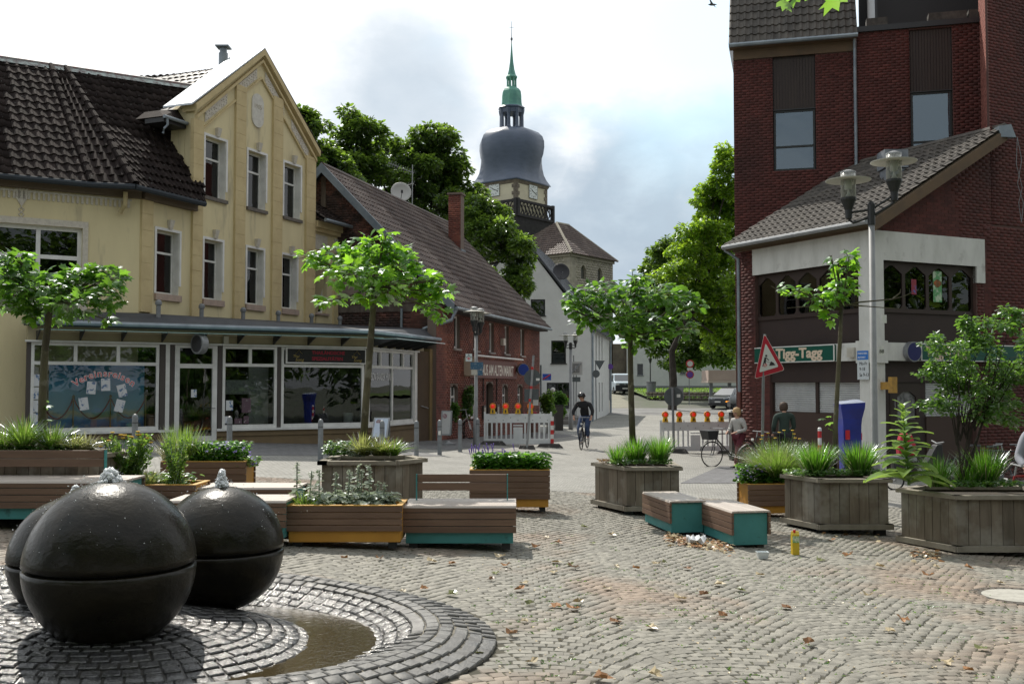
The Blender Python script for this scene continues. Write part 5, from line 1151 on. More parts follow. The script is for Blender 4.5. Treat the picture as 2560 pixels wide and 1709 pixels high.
for wn, pn, ff, top in ((wn1, pn1, TF, zg-.35), (wn2, pn2, TF2, zpar-.05)):
    z0 = wn[2] if ff is TF else wn[2]-.4
    h = wn[3]-z0; window(ff, pn[0]+.02, pn[1]-.02, z0, wn[3], blk, rec=.08, fw=.06, mat=m_anth, bars_z=(z0+h*.40,), glass=GLASSR, room=.6, roomm=Mt('room_grey', (.10, .12, .13), .9))
    n = 14
    for k in range(n):
        a0 = pn[0]+.02+(pn[1]-pn[0]-.04)*k/n; a1 = pn[0]+.02+(pn[1]-pn[0]-.04)*(k+1)/n
        b = MB(); b.fbox(ff, a0+.004, a1-.004, wn[3]+.03, top, -.12, -.06); b.build('cladding_board', m_pan2, blk)
    b = MB(); b.fbox(ff, pn[0], pn[1], wn[3], top, -.2, -.125); b.fbox(ff, pn[0], pn[1], wn[3]-.0, wn[3]+.03, -.12, -.03); b.build('cladding_back', m_dark, blk)
b = MB(); b.fbox(TF, 0, sb_-.06, zg-.45, zg-.12, .0, .05); b.fbox(TF, -.1, sb_, zg-.14, zg-.10, 0, .3); b.build('eaves_fascia', Mt('fascia_brown', (.13, .085, .05), .8, (.10, .07, .045), 2), blk)
g0, g1 = TF.pt(-.12, zg-.03, .30), TF.pt(sb_+.02, zg-.03, .30); t0, t1 = TF.pt(-.12, zg+4.4, -2.2), TF.pt(sb_+.02, zg+4.4, -2.2)
b = MB(); b.quad(g0-Vector((0, 0, .06)), g1-Vector((0, 0, .06)), t1, t0); b.quad(g0-Vector((0, 0, .08)), t0, TF.pt(-.12, zg-.1, -6)); b.build('roof_deck', m_dark, blk)
tile_patch(g0, g1, t1, t0, .21, .33, m_rt, blk, 290)
b = MB(); b.tube([g0+Vector((0, -.04, -.04)), g1+Vector((0, -.04, -.04))], .07, 8); b.build('gutter', m_zinc, blk)
b = MB(); a_ = sb_-.05; b.tube([TF.pt(a_, zg-.05, .22), TF.pt(a_, zg-.4, .10), TF.pt(a_, 5.3, .10)], .05, 8); b.build('downpipe', m_zinc, blk)
b = MB(); b.fbox(TF, 0+.02, 0+.12, -.7, 3.4, .03, .12); b.build('downpipe_foot', Mt('rust_pipe', (.13, .05, .04), .6), blk)
b = MB(); b.fbox(TF2, sb_-.03, s_end+.2, zpar, zpar+.16, -.5, .08); b.build('parapet_cap', m_dark, blk)
b = MB(); b.fbox(TF2, sb_+.3, s_end+2.5, zpar+.16, zpar+2.5, -3.4, -3.3); b.build('upper_storey', m_dark, blk)
b = MB(); b.fbox(TF2, sb_+.55, sb_+.62, zpar+.1, zpar+3, -3.3, -.1); b.build('screen', m_dark, blk)
for (a0, a1, lab_) in ((sb_+.3, sb_+.9, 'small stone planter at the left end of the terrace parapet'), (sb_+2.05, sb_+3.1, 'long dark planter box on the terrace parapet'), (sb_+3.15, s_end-.1, 'right hand planter box with green sprig on the terrace parapet')):
    p = TF2.pt((a0+a1)/2, zpar+.16, -.2); t = thing('terrace_planter', lab_, 'planter', p, group='planters on the brick block terrace'); b = MB(); b.fbox(TF2, a0, a1, zpar+.16, zpar+.42, -.42, -.02); b.build('box', Mt('old_concrete', (.05, .045, .04), .9, (.09, .08, .07), 5), t)
PK = Fr((13.75, 30.2), (-1.12, -3.3)); pkl = Vector((1.12, 3.3)).length
m_sunb = Mt('sunlit_brick', (.30, .11, .085), .85, (.26, .09, .07), 3, var=.1)  # block brick made lighter, the sunlight painted into its colour
wall(PK, rect(0, pkl-.2, 7, 22), [], m_rbm, blk, .2); bricks(PK, rect(0, pkl-.2, 7.2, 14), [], m_sunb, blk, 10)
s0_ = TR.uv(2494, 320)[0]
wall(TR, rect(s0_-.02, 12, 5.745, 22), [], m_rbm, blk, .3, o=0); bricks(TR, rect(sR if 0 else 4.2, 8, 5.75, 13), [], m_rb, blk, 0)
pub = thing('corner_pub', 'two storey corner pub with concrete frame, brown panels, closed shutters and green sign', 'building', (8.65, 25, -.6))
zbt, zbb = 5.33, 4.62                        # concrete beam top and bottom at first floor
ztop = 5.52
hole1 = rc(TL, 1889, 690, 2152, 780); b0_ = 0.42;
aB0, aB1 = TL.uv(1888, 700)[0], TL.uv(2152, 700)[0]; aS0, aS1 = TL.uv(1925, 1000)[0], TL.uv(2157, 1000)[0]
lH = [rect(aB0, aB1, 2.62, zbb), rect(aS0, aS1, -.8, 2.3)]
wall(TL, rect(0, TLn, -1.0, ztop), lH, m_rbm, pub, .35)
bricks(TL, rect(0, aB0, -.8, ztop-.1), [], m_rb, pub, 60); bricks(TL, rect(aB0, aS0, -.8, 2.3), [], m_rb, pub, 60)
zR = 8.15; sR = 4.19; wR = TR.uv(2458, 600)[0]
tH = [rect(.36, TR.uv(2438, 640)[0], 2.62, zbb), rect(.36, TR.uv(2440, 1000)[0], -.9, 2.3)]
outR = [(0, -1.0), (9, -1.0), (9, 5.75), (sR+.0, 5.75), (sR, zR-.15), (0, ztop-.1)]
wall(TR, [(0, -1), (9, -1), (9, 5.74), (sR-.02, 5.74), (sR-.02, zR-.2), (0, ztop-.1)], tH, m_rbm, pub, .35)
bricks(TR, [(0.36, zbt), (wR, zbt), (sR, 5.5), (sR, zR-.35), (0.36, ztop-.1)], [], m_rb, pub, 120)
bricks(TR, rect(wR, 8, 2.2, 5.72), [], m_rb, pub, 60); bricks(TR, rect(TR.uv(2440, 640)[0], wR, -.9, 4.2), [], m_rb, pub, 0) ; bricks(TR, rect(wR, 8, -.9, 2.2), [], m_rb, pub, 0)
b = MB()
cA = aB0-.07
b.fbox(TL, cA, TLn-.35, zbb, zbt, -.3, .04); b.fbox(TR, .36, wR, zbb, zbt, -.3, .045); b.fbox(TR, tH[0][1][0], wR, zbb-.42, zbb-.002, -.3, .044)
b.fbox(TL, aS0-.45, TLn-.35, 2.18, 2.62, -.3, .05); b.fbox(TR, .36, 6.4, 2.18, 2.62, -.3, .05)
b.build('concrete_beam', m_conc, pub)
b = MB(); b.fbox(TL, TLn-.348, TLn+.045, -1, zbt-.003, -.36, .052); b.fbox(TR, -.0, .358, -1, zbt-.003, -.33, .057); b.build('corner_column', m_conc, pub)
b = MB(); b.fbox(TL, TLn-.42, TLn+.06, 2.12, 2.66, -.3, .10); b.fbox(TR, -.04, .42, 2.12, 2.66, -.3, .10); b.build('column_collar', m_conc, pub)
def pubwin(fr, a0, a1, n, z0=3.42, z1=zbb, parent=pub):
    b = MB(); b.fbox(fr, a0, a1, z0-.06, z0+.03, -.2, -.06); hs = []
    for k in range(n):
        c0 = a0+(a1-a0)*k/n+.05; c1 = a0+(a1-a0)*(k+1)/n-.05; w_ = c1-c0
        hs.append([(c0, z0+.12), (c0+.06, z0+.05), (c1-.06, z0+.05), (c1, z0+.12), (c1, z1-.30), (c0+w_*.5+.05, z1-.10), (c0+w_*.5-.05, z1-.10), (c0, z1-.30)])
    b.prism(rect(a0, a1, z0+.03, z1), lambda a, z: fr.pt(a, z, -.17), lambda a, z: fr.pt(a, z, -.09), hs); w = b.build('window', Mt('brown_frame', (.035, .022, .018), .5), parent)
    for k in range(n): pane(fr, a0+(a1-a0)*k/n+.04, a0+(a1-a0)*(k+1)/n-.04, z0+.04, z1-.05, -.12, w, GLASS)
    r = MB(); P = fr.pt; r.quad(P(a0, z0, -1.1), P(a1, z0, -1.1), P(a1, z1, -1.1), P(a0, z1, -1.1)); r.quad(P(a0, z0, -.2), P(a1, z0, -.2), P(a1, z0, -1.1), P(a0, z0, -1.1)); r.build('room', Mt('pub_room', (.07, .06, .05), .9, (.02, .02, .02), 1.0), w)
    return w
w1_ = pubwin(TL, aB0, aB1, 5); w2_ = pubwin(TR, .36, tH[0][1][0], 4)
b = MB(); b.fbox(TL, aB0, aB1, 2.62, 3.36, -.2, -.1); b.fbox(TR, .36, tH[0][1][0], 2.62, 3.36, -.2, -.1); b.build('brown_panel', m_pan, pub)
for u, w_, c1_, c2_, v0, v1 in ((2293, .17, (.25, .03, .05), (.10, .12, .35), 697, 735), (2352, .30, (.10, .30, .12), (.45, .55, .40), 677, 754)):
    a_ = TR.uv(u, 700)[0]; z0 = TR.uv(u, v1)[1]; z1 = TR.uv(u, v0)[1]
    b = MB(); b.fbox(TR, a_-w_/2, a_+w_/2, z0, z1, -.112, -.108); ps = b.build('poster', Mt('poster_%d' % u, c2_, .5, c1_, 7, .42, .52), w2_)
    if u == 2352:
        b = MB(); b.lathe([(.003, 0), (.105, 0), (.105, .003), (.003, .003)], TR.pt(a_, (z0+z1)/2+.08, -.107), 12, axis=TR.mat(0, 0).to_3x3()); b.fbox(TR, a_-.13, a_+.13, (z0+z1)/2+.04, (z0+z1)/2+.13, -.106, -.102); b.build('print', Mt('print_orange', (.35, .10, .02), .5, (.04, .05, .02), 12), ps)
def shutter(fr, a0, a1, z0, z1):
    M = []; z = z0; k = 0; par = MB(); par.fbox(fr, a0, a1, z0, z1, -.20, -.165); o = par.build('shutter', Mt('shutter_back', (.2, .2, .2), .7), pub)
    while z < z1-.02: M.append(basis((fr.d.x*(a1-a0), fr.d.y*(a1-a0), 0), (0, 0, .052), (fr.n.x*.02, fr.n.y*.02, 0), fr.pt((a0+a1)/2, z+.028, -.165))); z += .056
    ob = XF[o]; pieces('shutter_slat', ([(-.5, -.5, 0), (.5, -.5, 0), (.5, .5, 0), (-.5, .5, 0), (-.5, -.3, .8), (.5, -.3, .8), (.5, .25, 1), (-.5, .25, 1)], BRICK[1]), M, Mt('shutter_grey', (.46, .47, .47), .55, (.38, .39, .40), 3), o, 60)
sh0 = TL.uv(1938, 1000, -.15)[0]; shm = TL.uv(2046, 1000, -.15)[0]; sh1 = aS1-.06
zsh0, zsh1 = .86+.0, 1.62
shutter(TL, sh0, shm-.05, .88, 1.66); shutter(TL, shm+.05, sh1, .88, 1.66)
b = MB(); b.fbox(TL, aS0, aS1, 1.66, 2.18, -.2, -.05); b.build('brown_panel', m_pan, pub)
b = MB(); b.fbox(TL, aS0, aS1, -.9, .88, -.2, -.12); b.build('brown_panel', Mt('low_panel', (.055, .033, .026), .6), pub)
for q in ((aS0, sh0), (shm-.05, shm+.05), (sh1, aS1)): b = MB(); b.fbox(TL, *q, .88, 1.66, -.2, -.1); b.build('shutter_guide', MC['brown_frame'], pub)
aT = TR.uv(2325, 1000)[0]; aE = TR.uv(2440, 1000)[0]
b = MB(); b.fbox(TR, .36, aE, 1.66, 2.18, -.2, -.1); b.build('brown_panel', m_pan, pub); b = MB(); b.fbox(TR, aT, aE, -.9, .80, -.2, -.12); b.build('brown_panel', MC['low_panel'], pub)
shutter(TR, aT+.02, TR.uv(2520, 1000)[0] if False else aE, .80, 1.66)
d0, d1 = TR.uv(2236, 1000)[0], TR.uv(2312, 1000)[0]; b = MB()
gl = [(d0+.24, .75), (d1-.14, .75), (d1-.14, 1.30), ((d0+d1)/2+.17, 1.42), ((d0+d1)/2-.07, 1.42), (d0+.24, 1.30)]
b.prism(rect(d0, d1, -.9, 1.66), lambda a, z: TR.pt(a, z, -.24), lambda a, z: TR.pt(a, z, -.14), [gl]); dd = b.build('door', Mt('pub_door', (.03, .02, .016), .45), pub)
b = MB(); b.prism(gl, lambda a, z: TR.pt(a, z, -.2), lambda a, z: TR.pt(a, z, -.18)); b.build('door_glass', Mt('curtained_glass', (.20, .20, .21), .25, (.06, .06, .065), 7, spec=.8), dd)
b = MB(); b.tube([TR.pt(d0+.10, 1.0, -.08), TR.pt(d0+.10, 1.25, -.08)], .012, 6); b.build('handle', m_steel, dd)
b = MB(); b.fbox(TR, .36, d0, -.9, 1.66, -.22, -.15); b.fbox(TR, d1, aT, -.9, 1.66, -.22, -.15); b.build('door_side_panel', m_pan, pub)
m_green = Mt('sign_green', (.004, .075, .052), .4)
gs0, gs1 = TL.uv(1889, 880, .08)[0], TL.uv(2088, 880, .08)[0]
b = MB(); b.fbox(TL, gs0, gs1, 2.19, 2.60, .051, .12); sg = b.build('pub_sign', m_green, pub)
b = MB()
for q in ((gs0-.0, gs1, 2.585, 2.605), (gs0, gs1, 2.185, 2.205), (gs1-.02, gs1+.003, 2.205, 2.585)): b.fbox(TL, *q, .10, .126)
b.build('sign_edge', m_white, sg)
m_cr = Mt('cream_lettering', (.62, .50, .38), .6)
a_t = TL.uv(1940, 885, .12)[0]; w_t = TL.uv(2073, 885, .12)[0]-a_t
text('Tigg-Tagg', .36, m_cr, TL.mat(a_t, 2.30, .122), sg, xs=w_t/1.60, bold=.012, ext=.004)
r0_ = TR.uv(2302, 880, .1)[0]
b = MB(); b.fbox(TR, r0_, 6.0, 2.19, 2.60, .051, .12); sg = b.build('pub_sign', m_green, pub)
b = MB()
for q in ((r0_-.003, 6.0, 2.585, 2.605), (r0_-.003, 6.0, 2.185, 2.205), (r0_-.003, r0_+.02, 2.205, 2.585)): b.fbox(TR, *q, .10, .126)
b.build('sign_edge', m_white, sg); text('Tigg-Tagg', .36, m_cr, TR.mat(r0_+.14, 2.30, .122), sg, bold=.012, ext=.004)
aq = TR.uv(2279, 880, .1)[0]
rs_ = dsign(TR, aq, 2.40, .052, .245, .14, Mt('silver_ring', (.30, .31, .33), .35, metal=.5), Mt('navy_face', (.015, .018, .10), .35), pub)
text('Schlösser', .115, m_wht, TR.mat(aq, 2.38, .185), rs_, align='CENTER', xs=.8, bold=.002); text('Alt', .07, m_wht, TR.mat(aq, 2.28, .185), rs_, align='CENTER')
b = MB(); b.fbox(TL, TLn-.36, TLn+.0, 1.72, 2.42, .104, .118); ps = b.build('parking_sign', Mt('sign_white', (.52, .56, .58), .5), pub)
b = MB(); b.fbox(TL, TLn-.355, TLn-.005, 2.20, 2.415, .118, .121); b.build('sign_field', Mt('field_blue', (.03, .16, .50), .5), ps)
for s_, z_, h_ in (('PARKSCHEIN-', 2.33, .062), ('AUTOMAT', 2.235, .062)): text(s_, h_, m_wht, TL.mat(TLn-.33, z_, .122), ps, xs=.8)
for s_, z_ in (('Mo-Fr', 2.07), ('9-18', 1.94), ('Sa 9-13', 1.80)): text(s_, .11, m_dark, TL.mat(TLn-.29, z_, .119), ps, xs=.9)
b = MB(); b.fbox(TL, TL.uv(2129, 890)[0], TL.uv(2146, 890)[0], 2.27, 2.50, .052, .16)
for k in range(5): b.fbox(TL, TL.uv(2129, 890)[0]+.02, TL.uv(2146, 890)[0]-.02, 2.30+.035*k, 2.315+.035*k, .16, .168)
b.build('vent_box', Mt('cream_box', (.48, .46, .40), .6), pub)
b = MB(); b.fbox(TR, .20, .30, 1.48, 1.66, .057, .34); b.fbox(TR, .16, .34, 1.40, 1.78, .341, .45); b.build('vending_box', Mt('yellow_box', (.42, .24, .05), .6, (.3, .18, .05), 9), pub)
e0, e1 = TL.pt(-.25, ztop-.02, .38), TL.pt(TLn+.32, ztop-.02, .38)
up3 = Vector((TR.d.x*(sR+.55), TR.d.y*(sR+.55), zR-ztop+.10))
q = (e0, e1, e1+up3, e0+up3)
b = MB(); dz_ = Vector((0, 0, -.05)); b.hexa([p+dz_*3 for p in q]+[p+dz_*.6 for p in q]); b.build('roof_deck', Mt('fascia_timber', (.10, .075, .045), .85), pub)
tile_patch(*q, .235, .34, m_rt, pub, 290)
b = MB(); b.tube([q[3]+Vector((0, 0, .03)), q[2]+Vector((0, 0, .03))], .09, 8); b.build('ridge', m_rt, pub)
b = MB(); b.tube([e0+Vector((-.06, -.03, -.04)), e1+Vector((-.06, -.03, -.04))], .065, 8); b.build('gutter', m_steel, pub)
b = MB(); b.fbox(TL, -.2, TLn+.2, zbt+.0, ztop-.06, .0, .12); b.build('eaves_fascia', MC['fascia_brown'], pub)
b = MB(); fv = Vector((TR.n.x, TR.n.y, 0))*.0
p0, p1 = e1, e1+up3; dv = Vector((TR.n.x*.05, TR.n.y*.05, 0)); b.hexa([p0+dv-Vector((0, 0, .34)), p1+dv-Vector((0, 0, .34)), p1-Vector((0, 0, .34)), p0-Vector((0, 0, .34)), p0+dv-Vector((0, 0, .05)), p1+dv-Vector((0, 0, .05)), p1-Vector((0, 0, .05)), p0-Vector((0, 0, .05))]); b.build('verge_board', MC['fascia_brown'], pub)
b = MB(); b.hexa([p1+Vector((-.2, -.15, -.28)), p1+Vector((.22, -.1, -.28)), p1+Vector((.22, .1, -.28)), p1+Vector((-.2, .1, -.28)), p1+Vector((-.25, -.15, .0)), p1+Vector((.1, -.1, .06)), p1+Vector((.1, .1, .06)), p1+Vector((-.25, .1, .0))]); b.build('roof_cap', m_zinc, pub)
b = MB(); p = p1+Vector((.2, -.2, -.3)); b.tube([p, p+Vector((.1, 0, -.6)), p+Vector((-.02, 0, -1.2)), p+Vector((.12, 0, -1.7)), p+Vector((.06, 0, -2.2))], .008, 4); b.tube([p, p+Vector((-.04, 0, -.7)), p+Vector((.1, 0, -1.3)), p+Vector((.0, 0, -1.7)), p+Vector((.06, 0, -2.2))], .008, 4); b.build('loose_cable', m_grey, pub)
pp = TL.pt(.02, 0, .18); b = MB(); b.tube([e0+Vector((0, 0, -.1)), TL.pt(.02, ztop-.4, .12), TL.pt(.02, 1.4, .12)], .05, 8); b.build('downpipe', m_zinc, pub)
b = MB(); b.tube([TL.pt(.02, 1.4, .12), TL.pt(.02, -.8, .12)], .055, 8); b.build('downpipe_foot', MC['rust_pipe'], pub)
ck = (e0*.62+e1*.38)+up3*.60
e_ = (TL.uv(2236, 400)[0]); pcx = at(2232, 452, 27.5)
b = MB(); b.box(pcx.x-.26, pcx.x+.26, pcx.y-.25, pcx.y+.25, pcx.z-.1, pcx.z+.28); b.box(pcx.x-.31, pcx.x+.31, pcx.y-.3, pcx.y+.3, pcx.z+.30, pcx.z+.78); b.box(pcx.x-.20, pcx.x+.20, pcx.y-.2, pcx.y+.2, pcx.z-1.0, pcx.z-.1); b.build('chimney_box', Mt('chimney_zinc', (.22, .24, .26), .5, (.14, .15, .17), 4, metal=.3), pub)
LF_PL = ([(0, .38, .05), (0, 0, 0), (.28, .04, -.04), (.50, .26, -.10), (.30, .38, -.01), (.44, .70, -.12), (.17, .66, -.02), (0, 1.0, -.12), (-.17, .66, -.02), (-.44, .70, -.12), (-.30, .38, -.01), (-.50, .26, -.10), (-.28, .04, -.04)],
         [(0, i, i+1 if i < 12 else 1) for i in range(1, 13)])
LF_RD = ([(0, .45, .04), (0, 0, 0), (.30, .12, -.03), (.44, .42, -.06), (.30, .75, -.07), (0, 1.0, -.10), (-.30, .75, -.07), (-.44, .42, -.06), (-.30, .12, -.03)],
         [(0, i, i+1 if i < 8 else 1) for i in range(1, 9)])
LF_SM = ([(0, 0, 0), (.22, .5, .05), (0, 1, 0), (-.22, .5, .05)], [(0, 1, 2), (0, 2, 3)])
LF_TW = ([(0, 0, 0), (.28, .35, .08), (.2, .8, 0), (0, 1, -.08), (-.2, .8, 0), (-.28, .35, .08)], [(0, 1, 2, 3), (0, 3, 4, 5)])
def leafM(p, size, R_, droop=.3, up=.8, out=None):
    """a leaf lying roughly flat, tip out and drooping"""
    a = R_.uniform(0, 2*math.pi)
    d = Vector((math.cos(a), math.sin(a), 0))
    if out is not None and out.length > 1e-4: d = (d*.7+out.normalized()).normalized()
    d = (d+Vector((0, 0, -droop*R_.uniform(-.5, 1.6)))).normalized()
    n = (Vector((R_.gauss(0, 1-up), R_.gauss(0, 1-up), 1))).normalized(); x = d.cross(n).normalized(); n = x.cross(d)
    s = size*R_.uniform(.6, 1.2)
    return basis(x*s, d*s, n*s, p)
def cloud(clumps, n, size, R_, shell=.35, droop=.3, up=.6):
    """n leaves through the volume of a list of (centre, rx, ry, rz)"""
    vol = [c[1]*c[3]+.001 for c in clumps]; tot = sum(vol); M = []
    for c, w in zip(clumps, vol):
        for _ in range(int(n*w/tot)+1):
            d = Vector((R_.gauss(0, 1), R_.gauss(0, 1), R_.gauss(0, 1))).normalized(); k = shell+(1-shell)*R_.random()**.5; k *= R_.uniform(.85, 1.1)
            p = Vector(c[0])+Vector((d.x*c[1]*k, d.y*c[2]*k, d.z*c[3]*k)); M.append(leafM(p, size, R_, droop, up, Vector((d.x, d.y, d.z*.3))))
    return M
m_lp = leafmat('plane_leaf', (.055, .14, .02), (.30, .60, .035), .12, .35, .6)
m_lr = leafmat('linden_leaf', (.045, .11, .02), (.20, .42, .035), .12, .4, .55)
m_ls = leafmat('shrub_leaf', (.05, .11, .02), (.20, .40, .04), gloss=.3)
m_lt = leafmat('chestnut_leaf', (.055, .10, .024), (.22, .36, .035), .15, .45)
m_lt2 = leafmat('park_leaf', (.08, .15, .02), (.42, .64, .035), .15, .4)
m_bark = Mt('young_bark', (.105, .095, .055), .9, (.06, .05, .035), 7, bump=.006, bscale=30, stretch=(1, 1, .4), col3=(.16, .15, .11), scale3=5, lo3=.58, hi3=.66)
m_bark2 = Mt('dark_bark', (.05, .042, .035), .95, (.03, .025, .02), 3, bump=.02, bscale=8)
m_soil = Mt('planter_soil', (.05, .04, .028), .95, (.03, .025, .02), 8, bump=.01, bscale=20)
def px(u, v, y): return at(u, v, y)
def planter_tree(label, y, trunk, clumps, n, size, tmpl, mat, seed, ry=.8, branches=(), nparts=220, trunk_r=(.048, .034), extra=()):
    R_ = random.Random(seed); base = px(*trunk[0], y); t = thing('planter_tree', label, 'tree', base, group='young trees growing in the big wooden planters')
    pts = [px(u, v, y) for u, v in trunk]; k = len(pts); b = MB()
    b.tube(pts, [trunk_r[0]+(trunk_r[1]-trunk_r[0])*i/(k-1) for i in range(k)], 10); b.build('trunk', m_bark, t, smooth=True)
    top = pts[-1]; cl = []
    for (u, v, ru, rv) in clumps:
        c = px(u, v, y); s = y/FPX; off = R_.uniform(-1, 1)*ry*.45*(1 if ru > 25 else .3); c.y += off
        cl.append((c, ru*s, min(ru*s*1.0, ry), rv*s))
    b = MB()
    for c in cl:
        m_ = (top+c[0])*.5+Vector((0, 0, -.04)); b.tube([top-Vector((0, 0, .05)), m_, c[0]], [.016, .010, .004], 5)
        for _ in range(4):
            q = c[0]+Vector((R_.uniform(-1, 1)*c[1], R_.uniform(-1, 1)*c[2], R_.uniform(-.8, .8)*c[3])); b.tube([m_, c[0]*.6+q*.4, q], [.006, .004, .002], 4)
    for br in branches: b.tube([px(u, v, y+dy) for u, v, dy in br], [.014-.010*i/(len(br)-1) for i in range(len(br))], 5)
    b.build('branch', m_bark, t)
    M = cloud(cl, n, size, R_, .25, .45, .55)
    for (u, v) in extra: M.append(leafM(px(u, v, y), size, R_))
    pieces('leaf', tmpl, M, mat, t, nparts)
    return t
planter_tree('young plane tree in the planter at the far left, with low dark crown', 11.8, [(104, 1128), (106, 1000), (112, 880), (122, 790), (128, 735)],
    [(30, 690, 50, 40), (60, 740, 60, 45), (130, 720, 80, 50), (200, 700, 60, 40), (255, 682, 45, 28), (292, 745, 42, 32), (220, 765, 70, 28), (100, 775, 90, 22), (60, 650, 40, 18), (300, 700, 26, 18), (-40, 700, 70, 60), (-110, 720, 60, 50), (180, 670, 40, 15), (85, 795, 12, 16), (268, 800, 8, 10)],
    1150, .125, LF_PL, m_lr, 3, nparts=200, extra=[(118, 1000), (125, 1012), (120, 1020), (115, 1050)])
planter_tree('young plane tree with broad bright green crown in the planter left of centre', 12.95, [(908, 1122), (915, 1000), (926, 860), (934, 760), (938, 705)],
    [(775, 640, 42, 24), (835, 640, 60, 36), (930, 612, 62, 32), (915, 650, 90, 40), (1000, 650, 50, 40), (1040, 700, 48, 32), (900, 690, 90, 26), (980, 705, 80, 22), (1065, 735, 35, 32), (1112, 727, 34, 16), (815, 748, 45, 14), (950, 735, 90, 14), (1095, 775, 26, 22), (1085, 700, 25, 25), (960, 590, 25, 12), (930, 748, 60, 12)],
    900, .135, LF_PL, m_lp, 5, nparts=260)
planter_tree('young linden-like tree with flat round-leaved crown in the planter right of centre', 15.0, [(1582, 1112), (1578, 1000), (1576, 900), (1576, 830)],
    [(1445, 745, 42, 24), (1500, 735, 55, 32), (1565, 740, 60, 36), (1640, 742, 65, 34), (1705, 755, 35, 34), (1470, 790, 50, 34), (1550, 805, 60, 36), (1640, 812, 60, 32), (1700, 820, 36, 26), (1590, 850, 40, 22), (1585, 705, 30, 14), (1440, 775, 30, 22), (1740, 760, 22, 16), (1650, 850, 28, 10)],
    1250, .115, LF_RD, m_lr, 7, nparts=200, branches=[[(1576, 740, 0), (1580, 700, 0), (1582, 672, 0)]], extra=[(1582, 672), (1578, 690), (1590, 688), (1545, 702), (1542, 712), (1572, 706), (1595, 712), (1555, 698)])
planter_tree('half bare young plane tree beside the pub with thin level branches', 14.1, [(2085, 1185), (2088, 1080), (2094, 960), (2100, 850), (2104, 765)],
    [(1998, 726, 36, 14), (2040, 742, 30, 22), (2082, 728, 30, 34), (2112, 690, 28, 34), (2120, 650, 18, 22), (2122, 718, 18, 20), (2062, 765, 22, 14), (2078, 796, 14, 8), (1945, 722, 8, 5), (2092, 655, 14, 6), (2075, 640, 6, 3)],
    175, .14, LF_PL, m_lp, 9, nparts=160, ry=.35, trunk_r=(.036, .026),
    branches=[[(2104, 770, 0), (2030, 765, 0), (1968, 770, 0)], [(2104, 765, 0), (2020, 745, .1), (1960, 735, .1), (1928, 715, .1)], [(2104, 765, 0), (2150, 755, 0), (2230, 748, 0), (2262, 740, 0), (2280, 730, 0)], [(2104, 760, 0), (2160, 765, -.1), (2250, 772, -.1)], [(2230, 748, 0), (2250, 732, 0), (2252, 722, 0)], [(2104, 765, 0), (2115, 700, 0), (2122, 645, 0), (2110, 622, 0)]],
    extra=[(2068, 1040), (2058, 1045), (2075, 1055), (2072, 1070), (2110, 625), (2125, 632)])
def big_tree(label, base, clumps, n, size, mat, seed, trunk_r=.35, name='chestnut_tree', group=None, tmpl=LF_TW, up=.5, dens=1):
    R_ = random.Random(seed); t = thing(name, label, 'tree', base, group=group); base = Vector(base)
    cen = sum((Vector(c[0]) for c in clumps), Vector())/len(clumps)
    b = MB(); h = Vector((base.x, base.y, min(c[0][2]-c[3]*.5 for c in clumps))); h.z = max(h.z, base.z+2)
    b.tube([base, (base+h)*.5+Vector((.1, 0, 0)), h, h*.4+cen*.6], [trunk_r, trunk_r*.8, trunk_r*.7, trunk_r*.35], 9); b.build('trunk', m_bark2, t)
    b = MB(); sub = []
    for c in clumps:
        p = Vector(c[0]); st = h*.6+cen*.4; b.tube([st, st*.5+p*.5+Vector((0, 0, -.4)), p], [trunk_r*.3, trunk_r*.18, .04], 5)
        k = max(22, int(c[1]*c[3]*c[2]*3.6*dens))                    # smaller leafy boughs, with gaps between them
        for _ in range(min(k, 120)):
            d = Vector((R_.gauss(0, 1), R_.gauss(0, 1), R_.gauss(0, 1))).normalized(); kk = R_.uniform(.35, 1.12)
            q = p+Vector((d.x*c[1]*kk, d.y*c[2]*kk, d.z*c[3]*kk)); r_ = R_.uniform(.10, .28)*min(c[1], c[3], 3.4)+.16
            sub.append((q, r_*1.35, r_*1.35, r_*.75));
            if R_.random() < .35: b.tube([p, q], [.05, .02], 4)
    b.build('branch', m_bark2, t)
    bulk('crown', tmpl, cloud(sub, n, size, R_, .5, .5, up), mat, t)
    return t
def cl(lst, y, R_, dy=2.0, ds=1.0):
    s = y/FPX; o = []
    for (u, v, ru, rv) in lst: p = px(u, v, y); p.y += R_.uniform(-dy, dy); o.append((p, ru*s, ru*s*ds, rv*s))
    return o
Rz = random.Random(21)
big_tree('broad chestnut tree rising behind the brown roof of the brick inn', (-5.0, 58, -.4), cl([(905, 345, 55, 45), (985, 385, 75, 55), (1085, 350, 55, 45), (1040, 430, 90, 60), (905, 420, 65, 50), (1110, 400, 52, 55), (1150, 480, 45, 50), (1100, 520, 80, 60), (980, 500, 90, 60), (1200, 560, 62, 50), (1250, 620, 65, 60), (1290, 650, 45, 40), (1190, 640, 70, 60), (1290, 715, 35, 40), (1240, 720, 50, 45), (870, 480, 70, 60), (860, 400, 30, 40)], 56, Rz, 2.2), 62000, .27, m_lt, 31)
big_tree('tree crown showing between the yellow house and the chestnut tree', (-13, 52, -.2), cl([(775, 330, 40, 45), (800, 380, 50, 45), (755, 310, 30, 30), (830, 420, 50, 40), (770, 420, 60, 50)], 50, Rz, 1.5), 15000, .26, m_lt, 33)
